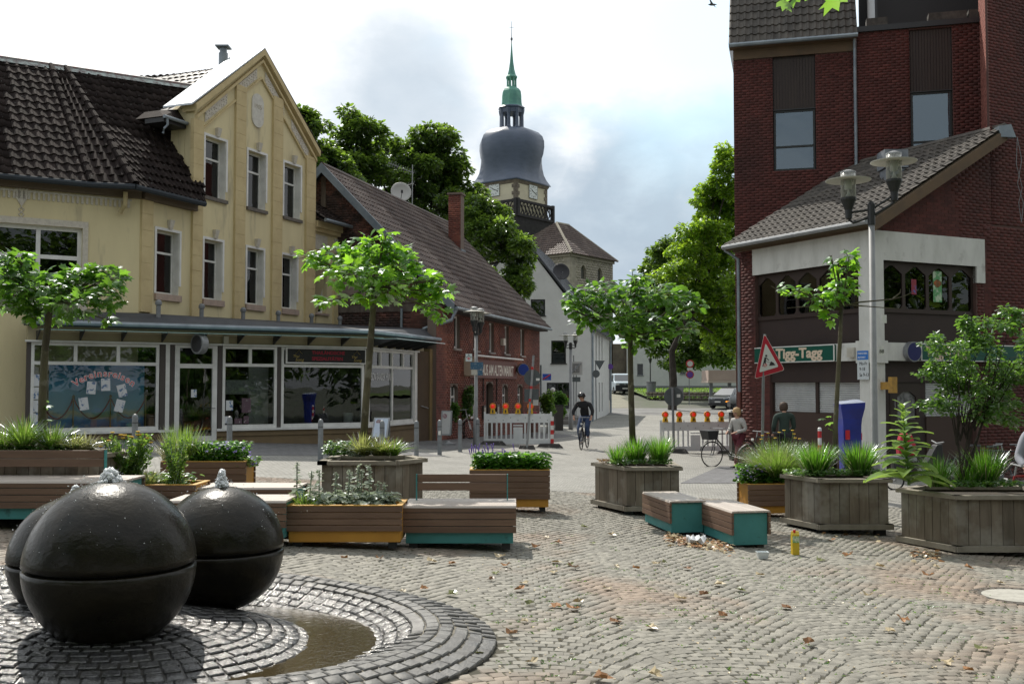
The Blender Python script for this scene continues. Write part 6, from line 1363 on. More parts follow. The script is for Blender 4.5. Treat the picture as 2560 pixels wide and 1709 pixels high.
big_tree('tall sunlit park tree left of the brick block', (12, 78, -.2), cl([(1810, 440, 45, 50), (1780, 500, 60, 50), (1830, 520, 60, 80), (1750, 580, 60, 45), (1810, 620, 70, 70), (1730, 640, 70, 45), (1690, 690, 55, 40), (1780, 720, 75, 70), (1850, 700, 60, 90), (1800, 800, 60, 60), (1720, 740, 50, 40), (1845, 850, 50, 50)], 76, Rz, 3), 62000, .30, m_lt2, 35, name='park_tree')
big_tree('dark tree with hanging lower boughs over the church lawn', (15, 98, .5), cl([(1660, 630, 38, 28), (1635, 680, 40, 40), (1700, 700, 60, 50), (1640, 760, 60, 50), (1700, 800, 70, 60), (1760, 830, 70, 60), (1640, 850, 50, 40), (1690, 900, 45, 50), (1800, 880, 60, 40), (1590, 800, 40, 40), (1720, 600, 30, 25), (1760, 740, 70, 60)], 96, Rz, 3), 42000, .40, m_lt, 37, name='park_tree')
big_tree('tree behind the church block on the right of the lawn', (34, 118, .5), cl([(1850, 820, 60, 60), (1920, 780, 80, 90), (1800, 760, 60, 60), (1880, 880, 80, 50)], 116, Rz, 3), 6000, .5, m_lt, 38, name='park_tree')
for i, (x, y, s) in enumerate(((-12, -8, 1.3), (-4, -11, 1.4), (6, -10, 1.4), (15, -8, 1.3), (25, -2, 1.2), (-22, -3, 1.2), (27, 8, 1.3), (32, 17, 1.4), (21, 1, 1.1))):  # unseen trees added behind and beside the viewer to darken reflections
    R_ = random.Random(50+i); c_ = [((x+R_.uniform(-3.4, 3.4)*s, y+R_.uniform(-2, 2), 3.6+R_.uniform(-1.8, 6)*s), 2.6*s, 2.4*s, 2.0*s) for _ in range(11)]
    big_tree(['big leafy tree on the square behind the fountain balls side', 'big leafy tree on the square nearest the fountain', 'big leafy tree on the square in the middle behind the viewer', 'big leafy tree on the square towards the pub side', 'big leafy tree on the square beyond the planters on the right', 'big leafy tree on the square left of the travel shop', 'big leafy tree beyond the pub side of the square', 'big leafy tree far out on the pub side street', 'smaller leafy tree between the two pub side trees'][i], (x, y, gzf(x, y)), c_, 5200, .55, m_lt, 60+i, name='square_tree', dens=.5)
tw = thing('hanging_twig', 'bright green plane leaves hanging into the top edge right of centre', 'twig', px(2020, -30, 5.0)); R_ = random.Random(4)
b = MB(); b.tube([px(2150, -60, 5.0), px(2050, -25, 5), px(1950, -5, 5)], [.008, .006, .003], 5); b.build('stem', m_bark, tw)
pieces('leaf', LF_PL, [leafM(px(u, v, 5.0), .13, R_, .5, .9) for u, v in ((1975, -8), (2000, -12), (2035, -10), (2070, -18), (2100, -16), (1950, 2))], m_lp, tw, 10)
def blades(c, n, h, spread, R_, w=.006, bend=.5, r0=.05):
    M = [];
    for _ in range(n):
        a = R_.uniform(0, 6.283); l = h*R_.uniform(.55, 1.1); r = r0*math.sqrt(R_.random()); e = R_.uniform(.05, 1)*spread
        d = Vector((math.cos(a)*e, math.sin(a)*e, 1)).normalized(); p = Vector(c)+Vector((r*math.cos(a), r*math.sin(a), 0))
        x = d.cross(Vector((math.cos(a+R_.uniform(-1, 1)), math.sin(a), 0))).normalized(); z = x.cross(d)
        z = Vector((math.cos(a), math.sin(a), 0))*bend*l*e-Vector((0, 0, bend*.3*l*e))
        M.append(basis(x*w, d*l, z, p))
    return M
BLADE = ([(-1, 0, 0), (1, 0, 0), (-.9, .35, .06), (.9, .35, .06), (-.6, .7, .35), (.6, .7, .35), (0, 1, .85)], [(0, 1, 3, 2), (2, 3, 5, 4), (4, 5, 6)])
m_g1 = leafmat('grass_deep', (.05, .13, .018), (.18, .42, .03), .1, .35); m_g2 = leafmat('grass_pale', (.20, .22, .07), (.38, .42, .12), .1, .3); m_g3 = leafmat('grass_bright', (.09, .17, .03), (.24, .40, .05), .1, .3)
m_gstraw = leafmat('grass_straw', (.26, .24, .14), (.32, .32, .16), .1, .3); m_gs = leafmat('silver_leaf', (.36, .41, .34), (.30, .36, .24), .1, .2)
m_ground = leafmat('ground_cover', (.06, .13, .03), (.20, .36, .06), .2, .35)
def plant(name, label, cat, base): return thing(name, label, cat, base)
def grass(label, c, n, h, spread, mat, seed, w=.006, bend=.5, r0=.05, name='grass_tuft'):
    t = thing(name, label, 'grass', c); R_ = random.Random(seed); bulk('blades', BLADE, blades(c, n, h, spread, R_, w, bend, r0), mat, t); bulk('dry_blades', BLADE, blades(c, n//7, h*1.05, spread*1.3, R_, w*.8, bend*1.5, r0), m_gstraw, t); return t
def flower(parent, p, r, mat, nm='flower', flat=True, stem=None):
    b = MB(); p = Vector(p)
    if stem is not None: b.tube([stem, (Vector(stem)+p)*.5+Vector((.01, 0, 0)), p], .003, 4); b.build('stem', m_g1, parent); b = MB()
    n = 5
    if flat: b.lathe([(.002, .006), (r*.8, .005), (r, 0), (r*.6, -.008), (.002, -.012)], p, 8)
    else:
        for i in range(n):
            a = i*2*math.pi/n; d = Vector((math.cos(a), math.sin(a)*.6, .5*math.sin(a)+.2)); q = Vector((-math.sin(a), math.cos(a), 0))
            b.quad(p, p+d*r*.6+q*r*.4, p+d*r, p+d*r*.6-q*r*.4)
    b.build(nm, mat, parent)
m_tim1 = Mt('planter_timber', (.175, .145, .11), .85, (.11, .088, .065), 5, .35, .7, var=.24, bump=.004, bscale=30, stretch=(3, 3, .35), col3=(.24, .22, .185), scale3=1.6)
m_tim2 = Mt('planter_rim', (.26, .235, .19), .85, (.19, .165, .13), 4, bump=.002, bscale=30)
m_slat = Mt('bench_slat', (.175, .108, .072), .6, (.12, .072, .05), 5, .35, .7, var=.12, bump=.0015, bscale=40, stretch=(.35, 2, 3), coord='O')
m_slat_sunlit = Mt('bench_seat_slat', (.46, .41, .37), .45, (.38, .33, .29), 4, .35, .7, var=.08, bump=.0015, bscale=40, stretch=(.35, 3, 3), coord='O')  # pale slat colour stands in for sun glancing off the seats
m_teal = Mt('teal_panel', (.055, .235, .235), .55, (.045, .20, .20), 4, col3=(.03, .12, .12), scale3=5, lo3=.62, hi3=.70)
m_oran = Mt('orange_panel', (.50, .245, .035), .55, (.44, .21, .03), 4, col3=(.26, .13, .03), scale3=5, lo3=.62, hi3=.70)
def timber_planter(label, pts, h, bw=.125, loc=None):
    """an upright-boarded wooden planter over a footprint, with rim, plinth rail and feet"""
    c = sum((Vector((*p, 0)) for p in pts), Vector())/len(pts); g0 = min(gzf(*p) for p in pts); t = thing('timber_planter', label, 'planter', (c.x, c.y, g0), group='large weathered timber planters')
    k = len(pts); zt_ = g0+h
    for i in range(k):
        a = Vector(pts[i]); b2 = Vector(pts[(i+1) % k]); f = Fr(a, b2-a); ln = (b2-a).length; n = max(2, round(ln/bw)); w = ln/n
        if f.n.dot(Vector((c.x, c.y))-a) > 0: f.n = -f.n
        fac = f.n.dot(Vector((0, 0))-a)
        if fac < -.1 and abs(f.n.x) < .9 and f.n.y > .5: n = 3; w = ln/3
        for j in range(n):
            b = MB(); b.fbox(f, j*w+.003, (j+1)*w-.003, g0+.17, zt_-.04, -.035, rnd.uniform(-.003, .003)); b.build('board', m_tim1, t)
        b = MB(); b.fbox(f, -.045, ln+.045, zt_-.045, zt_, -.07, .045); b.build('rim', m_tim2, t)
        b = MB(); b.fbox(f, -.05, ln+.05, g0+.10, g0+.165, -.05, .05); b.build('base_rail', m_tim2, t)
    b = MB(); b.poly([tuple(p) for p in pts] if sum((pts[i][0]*pts[(i+1) % k][1]-pts[(i+1) % k][0]*pts[i][1]) for i in range(k)) > 0 else [tuple(p) for p in pts][::-1], [], lambda a, z: Vector((a, z, zt_-.07))); b.build('soil', m_soil, t)
    for p in pts:
        q = Vector((*p, 0))*.84+c*.16; b = MB(); b.box(q.x-.06, q.x+.06, q.y-.06, q.y+.06, gzf(*p)-.02, g0+.10); b.build('foot', m_dark, t)
    return t, zt_-.07
def G(u, v): p = gnd(u, v); return Vector((p.x, p.y))
def fp_right(u0, u1, y, w=None):             # front edge frontal, left side slanting back
    x0 = (u0-CU)/FPX*y; x1 = (u1-CU)/FPX*y; return x0, x1
def planter_at(label, x0, x1, y, side, dep=.8, h=.72, sl=.37):
    if side == 'L': pts = [(x0, y), (x1, y), (x1+.05, y+dep+.35), (x0-sl+.4, y+dep+.4), (x0-sl, y+dep)]
    else: pts = [(x0, y), (x1, y), (x1+.28, y+dep*.6), (x1+.05, y+dep+.25), (x0, y+dep+.25)]
    return timber_planter(label, pts, h)
P1, z1 = planter_at('timber planter at the far left with a tree behind the long teal bench', -6.6, (198-1280)/2600*10.95, 10.95, 'R', h=.74)
P2, z2 = planter_at('timber planter left of centre with a plane tree and golden grass', (806-1280)/2600*12.35, (990-1280)/2600*12.35, 12.35, 'R', dep=.8, h=.74)
P3, z3 = planter_at('timber planter with a round leaved tree behind the two angled teal benches', (1566-1280)/2600*14.4, (1696-1280)/2600*14.4, 14.4, 'L', dep=.85, h=.70)
P4, z4 = planter_at('timber planter in front of the pub with the half bare tree', (2046-1280)/2600*13.36, (2216-1280)/2600*13.36, 13.36, 'L', dep=.69, h=.74, sl=.27)
P5, z5 = planter_at('nearest timber planter at the right edge with shrub and tall leafy mullein', (2386-1280)/2600*11.98, (2386-1280)/2600*11.98+1.3, 11.98, 'L', dep=.8, h=.74, sl=.34)
def module(name, label, cat, w, d, h, kind, rows=4, base=.14, group=None, back=False, lowgap=.035, b1=.09):
    """a slatted bench or planter box, front at y=0 facing -y; local coordinates"""
    t = thing(name, label, cat, (0, 0, 0), group=group); pm = m_teal if kind == 'bench' else m_oran; sh = (h-base)/rows
    b = MB()
    if kind == 'bench': b.box(.03, w-.03, .03, d-.03, lowgap, h-.03)
    else:
        for q in ((.02, w-.02, .02, .05), (.02, w-.02, d-.05, d-.02), (.02, .05, .05, d-.05), (w-.05, w-.02, .05, d-.05)): b.box(*q, lowgap, h-.001)
        b.box(.05, w-.05, .05, d-.05, lowgap, h-.07)
    b.build('body', pm, t, local=True, bevel=.004)
    nt_ = 6
    for i in range(rows):
        z0 = base+sh*i+.003; z1 = base+sh*(i+1)-.003
        if kind == 'bench' and i == rows-1: z1 = h-.024
        for (y0, y1) in ((0-rnd.uniform(0, .002), .028), (d-.028, d)):
            b = MB(); b.box(.0, w, y0, y1, z0, z1); b.build('slat', m_slat, t, local=True, bevel=.003)
    if kind == 'bench':
        for i in range(nt_):
            y0 = d*i/nt_+.002; y1 = d*(i+1)/nt_-.002; b = MB(); z0 = h-.022
            if i == 0: b.hexa([(0, -.002, z0), (w, -.002, z0), (w, y1, z0), (0, y1, z0), (0, .012, h), (w, .012, h), (w, y1, h), (0, y1, h)])
            elif i == nt_-1: b.hexa([(0, y0, z0), (w, y0, z0), (w, d, z0), (0, d, z0), (0, y0, h), (w, y0, h), (w, d-.012, h), (0, d-.012, h)])
            else: b.box(0, w, y0, y1, z0, h)
            b.build('seat_slat', m_slat_sunlit, t, local=True, bevel=.002)
    else:
        b = MB()
        for q in ((.0, w, .0, .055), (.0, w, d-.055, d), (0, .055, .056, d-.056), (w-.055, w, .056, d-.056)): b.box(*q, h, h+.008)
        b.build('rim', Mt('orange_rim', (.58, .33, .08), .5, (.5, .28, .06), 4), t, local=True)
        b = MB(); b.box(.055, w-.055, .055, d-.055, h-.075, h-.05); b.build('soil', m_soil, t, local=True)
    for x in (.1, w-.1):
        for y in (.1, d-.1): b = MB(); b.box(x-.04, x+.04, y-.04, y+.04, -.03, lowgap); b.build('foot', m_dark, t, local=True)
    if back:
        yb = d-.16
        for x in (.09, w-b1): b = MB(); b.box(x-.006, x+.006, yb-.025, yb+.025, h, h+.27); b.build('back_post', m_teal, t, local=True)
        for i in range(2): b = MB(); b.box(.1, w-b1-.01, yb-.02, yb+.012, h+.10+i*.088, h+.18+i*.088); b.build('back_slat', m_slat, t, local=True, bevel=.004)
    return t
def place(t, x, y, rz=0): t.location = (x, y, gzf(x, y)+.004); t.rotation_euler = (0, 0, rz); XF[t] = Matrix.Translation(t.location) @ Matrix.Rotation(rz, 4, 'Z'); return t
gb = 'slatted teal benches on the square'; gp2 = 'slatted orange planter boxes on the square'
xa = lambda u, y: (u-CU)/FPX*y
place(module('slatted_bench', 'teal bench with dark slats and a low backrest in the middle of the row', 'bench', 1.13, .70, .41, 'bench', group=gb, back=True), xa(1008, 10.4), 10.4)
place(module('slatted_bench', 'long teal bench with backrest at the far left behind the fountain balls', 'bench', 2.6, .70, .41, 'bench', group=gb, back=True, b1=.36), xa(306, 10.25)-2.6, 10.25)
place(module('slatted_bench', 'bench without backrest just behind the right fountain ball', 'bench', 1.14, .6, .40, 'bench', group=gb), xa(718, 9.95)-1.14, 9.95)
place(module('slatted_bench', 'bench further back, left of the planter with the plane tree', 'bench', 1.08, .6, .40, 'bench', group=gb), xa(745, 11.3)-1.08, 11.3)
place(module('slatted_bench', 'bare teal bench seen end on, left one of the angled pair', 'bench', 1.12, .46, .41, 'bench', group=gb, lowgap=.03), 0, 0)
tb = SC.objects.get('slatted_bench.004') or None
tb = [o for o in XF if o.name.startswith('slatted_bench') and 'left one of' in o.get('label', '')][0]
def place_end(t, xl, y, dirx, w, d):         # end face lower left corner at (xl,y), length direction (dirx,1)
    a = math.atan2(1, dirx); t.rotation_euler = (0, 0, a); R2 = Matrix.Rotation(a, 4, 'Z')
    off = R2 @ Vector((0, d, 0)); t.location = (xl-off.x, y-off.y, gzf(xl+.2, y+.5)+.004); XF[t] = Matrix.Translation(t.location) @ R2
place_end(tb, 1.87, 12.42, -.17, 1.12, .46)
t2 = clone(tb, 'bare teal bench seen end on, nearer right one of the angled pair', (0, 0, 0)); XF[t2] = XF[tb]; place_end(t2, 2.43, 11.58, -.17, 1.12, .46)
def pbox(label, u0, y, w, d, h, rows=4):
    return place(module('planter_box', label, 'planter', w, d, h, 'planter', rows=rows, group=gp2), xa(u0, y), y)
pbox('orange planter box between two benches, full of silvery lamb\'s ear and grass', 719, 10.12, 1.12, .55, .385)
pbox('slatted planter box behind the backrest bench with low green perennials', 1174, 14.0, 1.08, .5, .53, 5)
pbox('slatted planter box by the pavement with purple geraniums and tall grass', 404, 12.9, 1.06, .5, .53, 5)
pbox('low orange planter box behind the balls with yellow flowered weeds', 236, 11.15, 1.10, .55, .385)
tq = pbox('orange planter box behind the benches with purple geraniums at the right', 1868, 14.9, 1.1, .5, .45); tq.rotation_euler = (0, 0, .12)
R_ = random.Random(77)
def T(x, y, h): return (x, y, gzf(x, y)+h)
def pz(u, v, y): return px(u, v, y)
for i, (u, n, h, sp, m_, lb) in enumerate(((60, 300, .42, .8, m_g3, 'bright green day lily tuft at the left edge of the first planter'), (130, 200, .34, .8, m_g3, 'bright green tuft beside the trunk in the first planter'), (10, 160, .3, .8, m_g3, 'green tuft cut by the left edge of the picture'), (185, 160, .26, 1.1, m_g2, 'pale yellow sedge spilling over the first planter'), (215, 120, .24, 1.2, m_gstraw, 'straw coloured sedge hanging over the corner of the first planter'))):
    grass(lb, pz(u, 1128, 11.45), n, h, sp, m_, 80+i, .007, .9)
def cover(label, u0, u1, v, y, n, mat, dep=.35, size=.05, hgt=.10, seed=1, tmpl=LF_RD, name='ground_cover'):
    R2 = random.Random(seed); a = pz(u0, v, y); b2 = pz(u1, v, y); t = thing(name, label, 'plant', (a+b2)*.5); M = []
    for _ in range(n):
        p = a+(b2-a)*R2.random(); p.y += R2.uniform(-.1, 1)*dep; p.z += R2.random()**1.5*hgt; M.append(leafM(p, size, R2, .2, .5))
    bulk('leaves', tmpl, M, mat, t); return t
cover('low leafy ground cover in the far left planter', 0, 190, 1126, 11.35, 500, m_ground, seed=5, hgt=.07)
cover('fresh green leafy mound at the left of the plane tree planter', 808, 872, 1135, 12.75, 420, m_ground, seed=6, hgt=.16)
for i, (u, n, h, sp, m_) in enumerate(((905, 240, .30, 1.0, m_g2), (950, 260, .28, 1.1, m_g2), (978, 160, .24, 1.2, m_g3))):
    grass(['golden sedge left of centre under the plane tree', 'golden sedge right under the plane tree trunk', 'green sedge at the right rim under the plane tree'][i], pz(u, 1138, 12.8), n, h, sp, m_, 90+i, .007, .9, .08)
cover('pale variegated leaves under the plane tree', 870, 940, 1138, 12.7, 260, m_gs, seed=7, hgt=.09)
for i, (u, n, h, sp, m_) in enumerate(((1545, 200, .30, .55, m_g1), (1590, 380, .40, .5, m_g1), (1648, 420, .42, .5, m_g1))):
    grass(['loose green grass at the left of the linden planter', 'dense upright green grass by the linden trunk', 'dense upright green grass at the right of the linden planter'][i], pz(u, 1158, 14.8), n, h, sp, m_, 100+i, .005, .5, .10)
cover('yellowish low leaves in the linden planter', 1530, 1680, 1158, 14.55, 420, m_ground, seed=8, hgt=.06); cover('dry brown leaves along the left rim of the linden planter', 1500, 1570, 1154, 14.9, 160, leafmat('dry_leaf', (.22, .15, .08), (.2, .12, .04), .1, .3), seed=9, hgt=.03)
for i, (u, n, h, sp) in enumerate(((2040, 650, .46, .55), (2148, 650, .46, .55))):
    grass(['dense deep green grass left of the bare tree in the pub planter', 'dense deep green grass right of the bare tree in the pub planter'][i], pz(u, 1188, 13.85), n, h, sp, m_g1, 110+i, .005, .5, .13)
cover('small heart leaves along the rim of the pub planter', 1975, 2220, 1186, 13.6, 700, m_ground, seed=10, hgt=.07)
for i, (u, n, h, sp) in enumerate(((2465, 550, .48, .5), (2345, 260, .40, .5), (2420, 200, .34, .5))):
    grass(['upright green grass at the right of the nearest planter', 'dark grass behind the mullein in the nearest planter', 'dark grass beside the shrub stems in the nearest planter'][i], pz(u, 1215, 12.55), n, h, sp, m_g1, 120+i, .005, .5, .12)
cover('ivy like low leaves in the nearest planter', 2380, 2560, 1214, 12.2, 500, m_ls, seed=11, hgt=.06)
def shrub(label, y, base, clumps, n, size, mat, seed, stems, ry=.7):
    R2 = random.Random(seed); p0 = pz(*base, y); t = thing('shrub', label, 'shrub', p0); s = y/FPX; cl_ = []
    b = MB()
    for (u, v, ru, rv) in clumps:
        c = pz(u, v, y); c.y += R2.uniform(-.3, .3); cl_.append((c, ru*s, min(ry, ru*s*1.1), rv*s))
    for (u, v) in stems:
        q = pz(u, v, y); b.tube([p0+Vector((R2.uniform(-.05, .05), 0, 0)), (p0+q)*.5+Vector((R2.uniform(-.04, .04), 0, .02)), q], [.016, .011, .005], 5)
        for c in R2.sample(cl_, min(4, len(cl_))): b.tube([(p0+q)*.5, (q+c[0])*.5, c[0]], [.008, .005, .002], 4)
    b.build('stems', m_bark2, t)
    sub = []
    for c in cl_:
        for _ in range(12):
            d = Vector((R2.gauss(0, 1), R2.gauss(0, 1), R2.gauss(0, 1))).normalized()*R2.uniform(.5, 1); sub.append((c[0]+Vector((d.x*c[1], d.y*c[2], d.z*c[3])), c[1]*.34, c[2]*.34, c[3]*.30))
    bulk('leaves', LF_TW, cloud(sub, n, size, R2, .2, .3, .4), mat, t); return t
shrub('tall open shrub with small leaves in the nearest planter at the right edge', 12.5, (2402, 1215), [(2455, 840, 55, 45), (2510, 800, 40, 35), (2400, 885, 55, 45), (2480, 940, 75, 60), (2350, 860, 40, 25), (2560, 890, 60, 90), (2420, 990, 75, 45), (2345, 1015, 50, 28), (2540, 1010, 60, 50), (2620, 860, 60, 80), (2480, 1030, 60, 35), (2330, 930, 30, 25), (2380, 940, 50, 40), (2528, 790, 22, 22), (2400, 820, 22, 30)], 7500, .066, m_ls, 41, [(2430, 980), (2470, 940), (2500, 900), (2400, 990), (2380, 1010), (2530, 900)])
mp = pz(2272, 1212, 12.3); mul = thing('mullein_plant', 'tall mullein with big pointed light green leaves in the nearest planter', 'plant', mp); b = MB()
mtop = pz(2256, 1015, 12.3); b.tube([mp, (mp+mtop)*.5, mtop], [.022, .016, .008], 8); b.build('stalk', m_g3, mul)
m_mul = leafmat('mullein_leaf', (.15, .25, .06), (.36, .55, .08), .2, .15, .5)
lv, lf = [], []
for j in range(7):
    t_ = j/6; w_ = .72*math.sin(math.pi*min(1, t_*.92+.06))**.7*(1-t_*.15); z_ = .25*t_-.55*t_*t_
    lv += [(-w_*.34, t_, z_+.04), (0, t_, z_-.02), (w_*.34, t_, z_+.04)]
for j in range(6): a = j*3; lf += [(a, a+1, a+4, a+3), (a+1, a+2, a+5, a+4)]
me_m = bpy.data.meshes.new('leaf'); me_m.from_pydata(lv, [], lf); me_m.materials.append(m_mul); me_m.polygons.foreach_set('use_smooth', [True]*len(lf))
R2 = random.Random(5)
for i in range(44):
    t_ = i/43; p = mp+(mtop-mp)*(.02+.98*t_); a = i*2.4; l = (.50-.36*t_)*R2.uniform(.8, 1.15); el = .1+.55*t_+R2.uniform(-.12, .12)
    if i > 36: l = .13; el = .9
    d = Vector((math.cos(a)*math.cos(el), math.sin(a)*math.cos(el), math.sin(el))); x = d.cross(Vector((0, 0, 1))).normalized(); z = x.cross(d)
    o = bpy.data.objects.new('leaf', me_m); COL.objects.link(o); o.parent = mul; o.matrix_local = XF[mul].inverted() @ Matrix(basis(x*l, d*l, z*l, p).tolist()); XF[o] = XF[mul]
R2 = random.Random(6); zb_ = gzf(xa(850, 10.3), 10.3)+.33
for i, u in enumerate((745, 775, 800, 838, 870, 892, 905, 925, 948, 958)):
    y = 10.30+R2.uniform(0, .25); h = R2.uniform(.38, .50) if i < 8 else .28; p = Vector((xa(u, y), y, zb_)); t = thing('lambs_ear', 'silvery woolly lamb\'s ear stem with pale flower spike in the orange planter box', 'plant', p, group='lamb\'s ear stems in the orange box')
    b = MB(); q = p+Vector((R2.uniform(-.03, .03), 0, h)); b.tube([p, (p+q)*.5, q], .007, 5); b.build('stem', m_gs, t); M = []
    for k in range(46):
        f_ = R2.random(); s_ = .05+.05*(1-f_); M.append(leafM(p+(q-p)*f_, s_ if f_ < .75 else .035, R2, .2 if f_ < .75 else 0, .5))
    for k in range(24): M.append(leafM(q+Vector((R2.gauss(0, .010), R2.gauss(0, .01), R2.uniform(-.07, .012))), .03, R2, -.3, .2))
    bulk('leaves', LF_TW, M, m_gs, t)
cover('woolly grey leaves at the foot of the lamb\'s ear', 800, 985, 1266, 10.25, 700, m_gs, dep=.3, seed=12, hgt=.12, tmpl=LF_TW, size=.08)
grass('bright green grass at the left of the lamb\'s ear box', (xa(770, 10.42), 10.42, zb_), 420, .22, 1.1, m_g3, 130, .005, .8, .12); grass('straw grass at the left end of the lamb\'s ear box', (xa(740, 10.4), 10.4, zb_), 160, .17, 1.3, m_g2, 131, .004, .9, .06)
cover('dense green perennials filling the box behind the backrest bench', 1185, 1370, 1170, 14.1, 1900, m_g1, dep=.35, seed=13, hgt=.20, tmpl=LF_TW, size=.085, name='perennials')
m_pur = Mt('purple_petal', (.22, .14, .50), .7); m_yelf = Mt('yellow_flower', (.62, .40, .03), .7)
lavt = thing('lavender', 'thin purple lavender spikes over the box behind the backrest bench', 'plant', pz(1230, 1160, 14.2)); R2 = random.Random(8); b = MB(); M = []
for i in range(26):
    p = pz(R2.uniform(1180, 1300), 1160, 14.2+R2.uniform(-.1, .2)); q = p+Vector((R2.uniform(-.1, .1), 0, R2.uniform(.14, .28))); b.tube([p, q], .0025, 3)
    for k in range(5): s_ = .009; M.append(basis((s_, 0, 0), (0, s_, 0), (0, 0, s_*1.3), q-(q-p)*.07*k))
b.build('stems', m_g1, lavt); bulk('flowers', ICO, M, m_pur, lavt)
def geranium(label, u0, u1, v, y, n, nf, seed, hgt=.26, fl=None):
    t = cover(label, u0, u1, v, y, n, m_g1, dep=.4, seed=seed, hgt=hgt, size=.055, name='geranium'); R2 = random.Random(seed)
    fl = fl or [(R2.uniform(u0, u1), v-R2.uniform(.3, 1)*hgt/y*FPX) for _ in range(nf)]
    for (u, w_) in fl: flower(t, pz(u, w_, y-.05), .026, m_pur, flat=False)
    return t
geranium('mound of green leaves with purple geranium flowers in the box by the pavement', 480, 608, 1156, 13.02, 1700, 24, 21, .26, [(R_.uniform(525, 645), 0) for _ in range(0)] or [(530, 1108), (545, 1112), (566, 1105), (563, 1112), (575, 1118), (540, 1122), (606, 1124), (610, 1120), (585, 1130), (590, 1128), (625, 1130), (626, 1138), (630, 1145), (637, 1150), (640, 1158), (570, 1122), (518, 1128), (549, 1120), (632, 1160)])
cover('leafy geranium trailing over the right end of the box by the pavement', 590, 636, 1165, 12.95, 260, m_ground, seed=23, hgt=.12)
grass('tall fine green grass in the left end of the box by the pavement', pz(455, 1152, 13.1), 420, .46, .35, m_g3, 140, .004, .5, .16); grass('feathery straw grass leaning left out of the box by the pavement', pz(425, 1152, 13.1), 200, .36, .9, m_gstraw, 141, .003, .8, .1)
grass('arching grass above the purple geraniums', pz(505, 1152, 13.2), 140, .36, 1.2, m_g3, 142, .005, 1.0, .08)
def weed(label, u0, u1, v, y, h, n, seed, mat, fl=()):
    R2 = random.Random(seed); c = pz((u0+u1)/2, v, y); t = thing('tall_weed', label, 'plant', c); b = MB(); M = []; n = int(n*1.4)
    for i in range(n):
        p = pz(R2.uniform((u0+u1)/2-(u1-u0)*.2, (u0+u1)/2+(u1-u0)*.2), v, y+R2.uniform(-.1, .2)); q = pz(R2.uniform(u0, u1), v, y+R2.uniform(-.15, .25)); q.z = p.z+h*R2.uniform(.55, 1.05); b.tube([p, (p+q)*.5+Vector((0, 0, .03)), q], .0035, 3)
        for k in range(34): f_ = R2.uniform(.12, 1); M.append(leafM(p+(q-p)*f_+Vector((R2.gauss(0, .012), R2.gauss(0, .012), 0)), .045, R2, -.8, .1))
    b.build('stems', m_g1, t); bulk('leaves', LF_TW, M, mat, t)
    for (u, w_) in fl: q = pz(u, w_, y); flower(t, q, .026, m_yelf, stem=q-Vector((R2.uniform(-.02, .02), 0, .16)))
    return t
weed('bushy yellow flowered tansy in the low orange planter behind the balls', 250, 385, 1208, 11.4, .52, 52, 31, m_g3, [(345, 1078), (344, 1086), (352, 1086), (370, 1094), (377, 1105), (302, 1086), (312, 1087), (281, 1080), (252, 1115), (330, 1092), (350, 1110), (327, 1090), (272, 1100), (308, 1094)])
weed('tall thin green weed at the right end of the low orange planter', 405, 478, 1214, 11.35, .52, 18, 32, m_g3)
cover('low grassy plants in the low orange planter behind the balls', 245, 480, 1213, 11.35, 480, m_ground, seed=33, hgt=.12, tmpl=LF_TW, size=.07); grass('small pale grass tuft in the low orange planter', pz(370, 1213, 11.4), 260, .2, 1.2, m_g2, 143, .004, .9, .08)
geranium('purple geraniums and lime leaves in the box behind the benches', 1850, 1960, 1205, 15.05, 1300, 18, 24, .26, [(1868, 1176), (1872, 1170), (1842, 1186), (1860, 1186), (1890, 1165), (1895, 1172), (1905, 1178), (1912, 1170), (1845, 1192), (1877, 1192), (1900, 1160), (1925, 1168)])
grass('big soft brownish green grass mound in the box at the right', pz(1945, 1200, 15.3), 1800, .62, .85, m_g3, 150, .0035, .7, .22); grass('fine straw grass within the mound at the right', pz(1930, 1200, 15.4), 500, .58, .9, m_gstraw, 151, .003, .7, .2)
weed('yellow yarrow standing above the grass mound at the right', 1905, 2010, 1170, 15.5, .38, 18, 34, m_gs, [(1906, 1088), (1920, 1082), (1948, 1080), (1960, 1075), (1981, 1075), (1985, 1084), (1999, 1096), (1988, 1094), (1903, 1097), (1938, 1094)])
R2 = random.Random(9); M = []
for _ in range(420):
    u, v = R2.uniform(1150, 2560), R2.choice((R2.uniform(1430, 1700), R2.uniform(1330, 1560))); p = gnd(u, v)
    if float(rho(p.x, p.y)) < 1.02: continue
    c = Vector((p.x, p.y, p.z-.006))
    for _k in range(R2.randint(5, 18)): M.append(leafM(c+Vector((R2.gauss(0, .03), R2.gauss(0, .02), 0)), .022, R2, -.5, .2))
bulk('joint_weeds', LF_TW, M, m_ground, None, 'little green weeds and moss growing in the cobble joints', 'weeds', kind='stuff')
M = []
for _ in range(16000):
    x = R2.uniform(11, 50); y = R2.uniform(90, 128)
    if x > 12+.03*(y-92) and x < .36*y: M.append(leafM(Vector((x, y, gzf(x, y)+.24)), .22, R2, -1.5, .1))
bulk('lawn_grass', LF_SM, M, m_g3, None, 'mown grass of the church lawn', 'grass', kind='stuff')
m_fl = leafmat('fallen_brown', (.30, .15, .06), (.2, .09, .02), .2, .35, .2); m_fl2 = leafmat('fallen_tan', (.46, .38, .24), (.3, .22, .1), .2, .25, .2); m_fl3 = leafmat('fallen_green', (.14, .15, .05), (.15, .16, .03), .2, .3, .2)
cv, cf = [], []
for i, (x, y, z) in enumerate(LF_PL[0]): cv.append((x, y-.4, .10+.45*abs(x)+.25*math.sin(y*5)*.3+(.12 if i % 3 else 0)))
meL = []
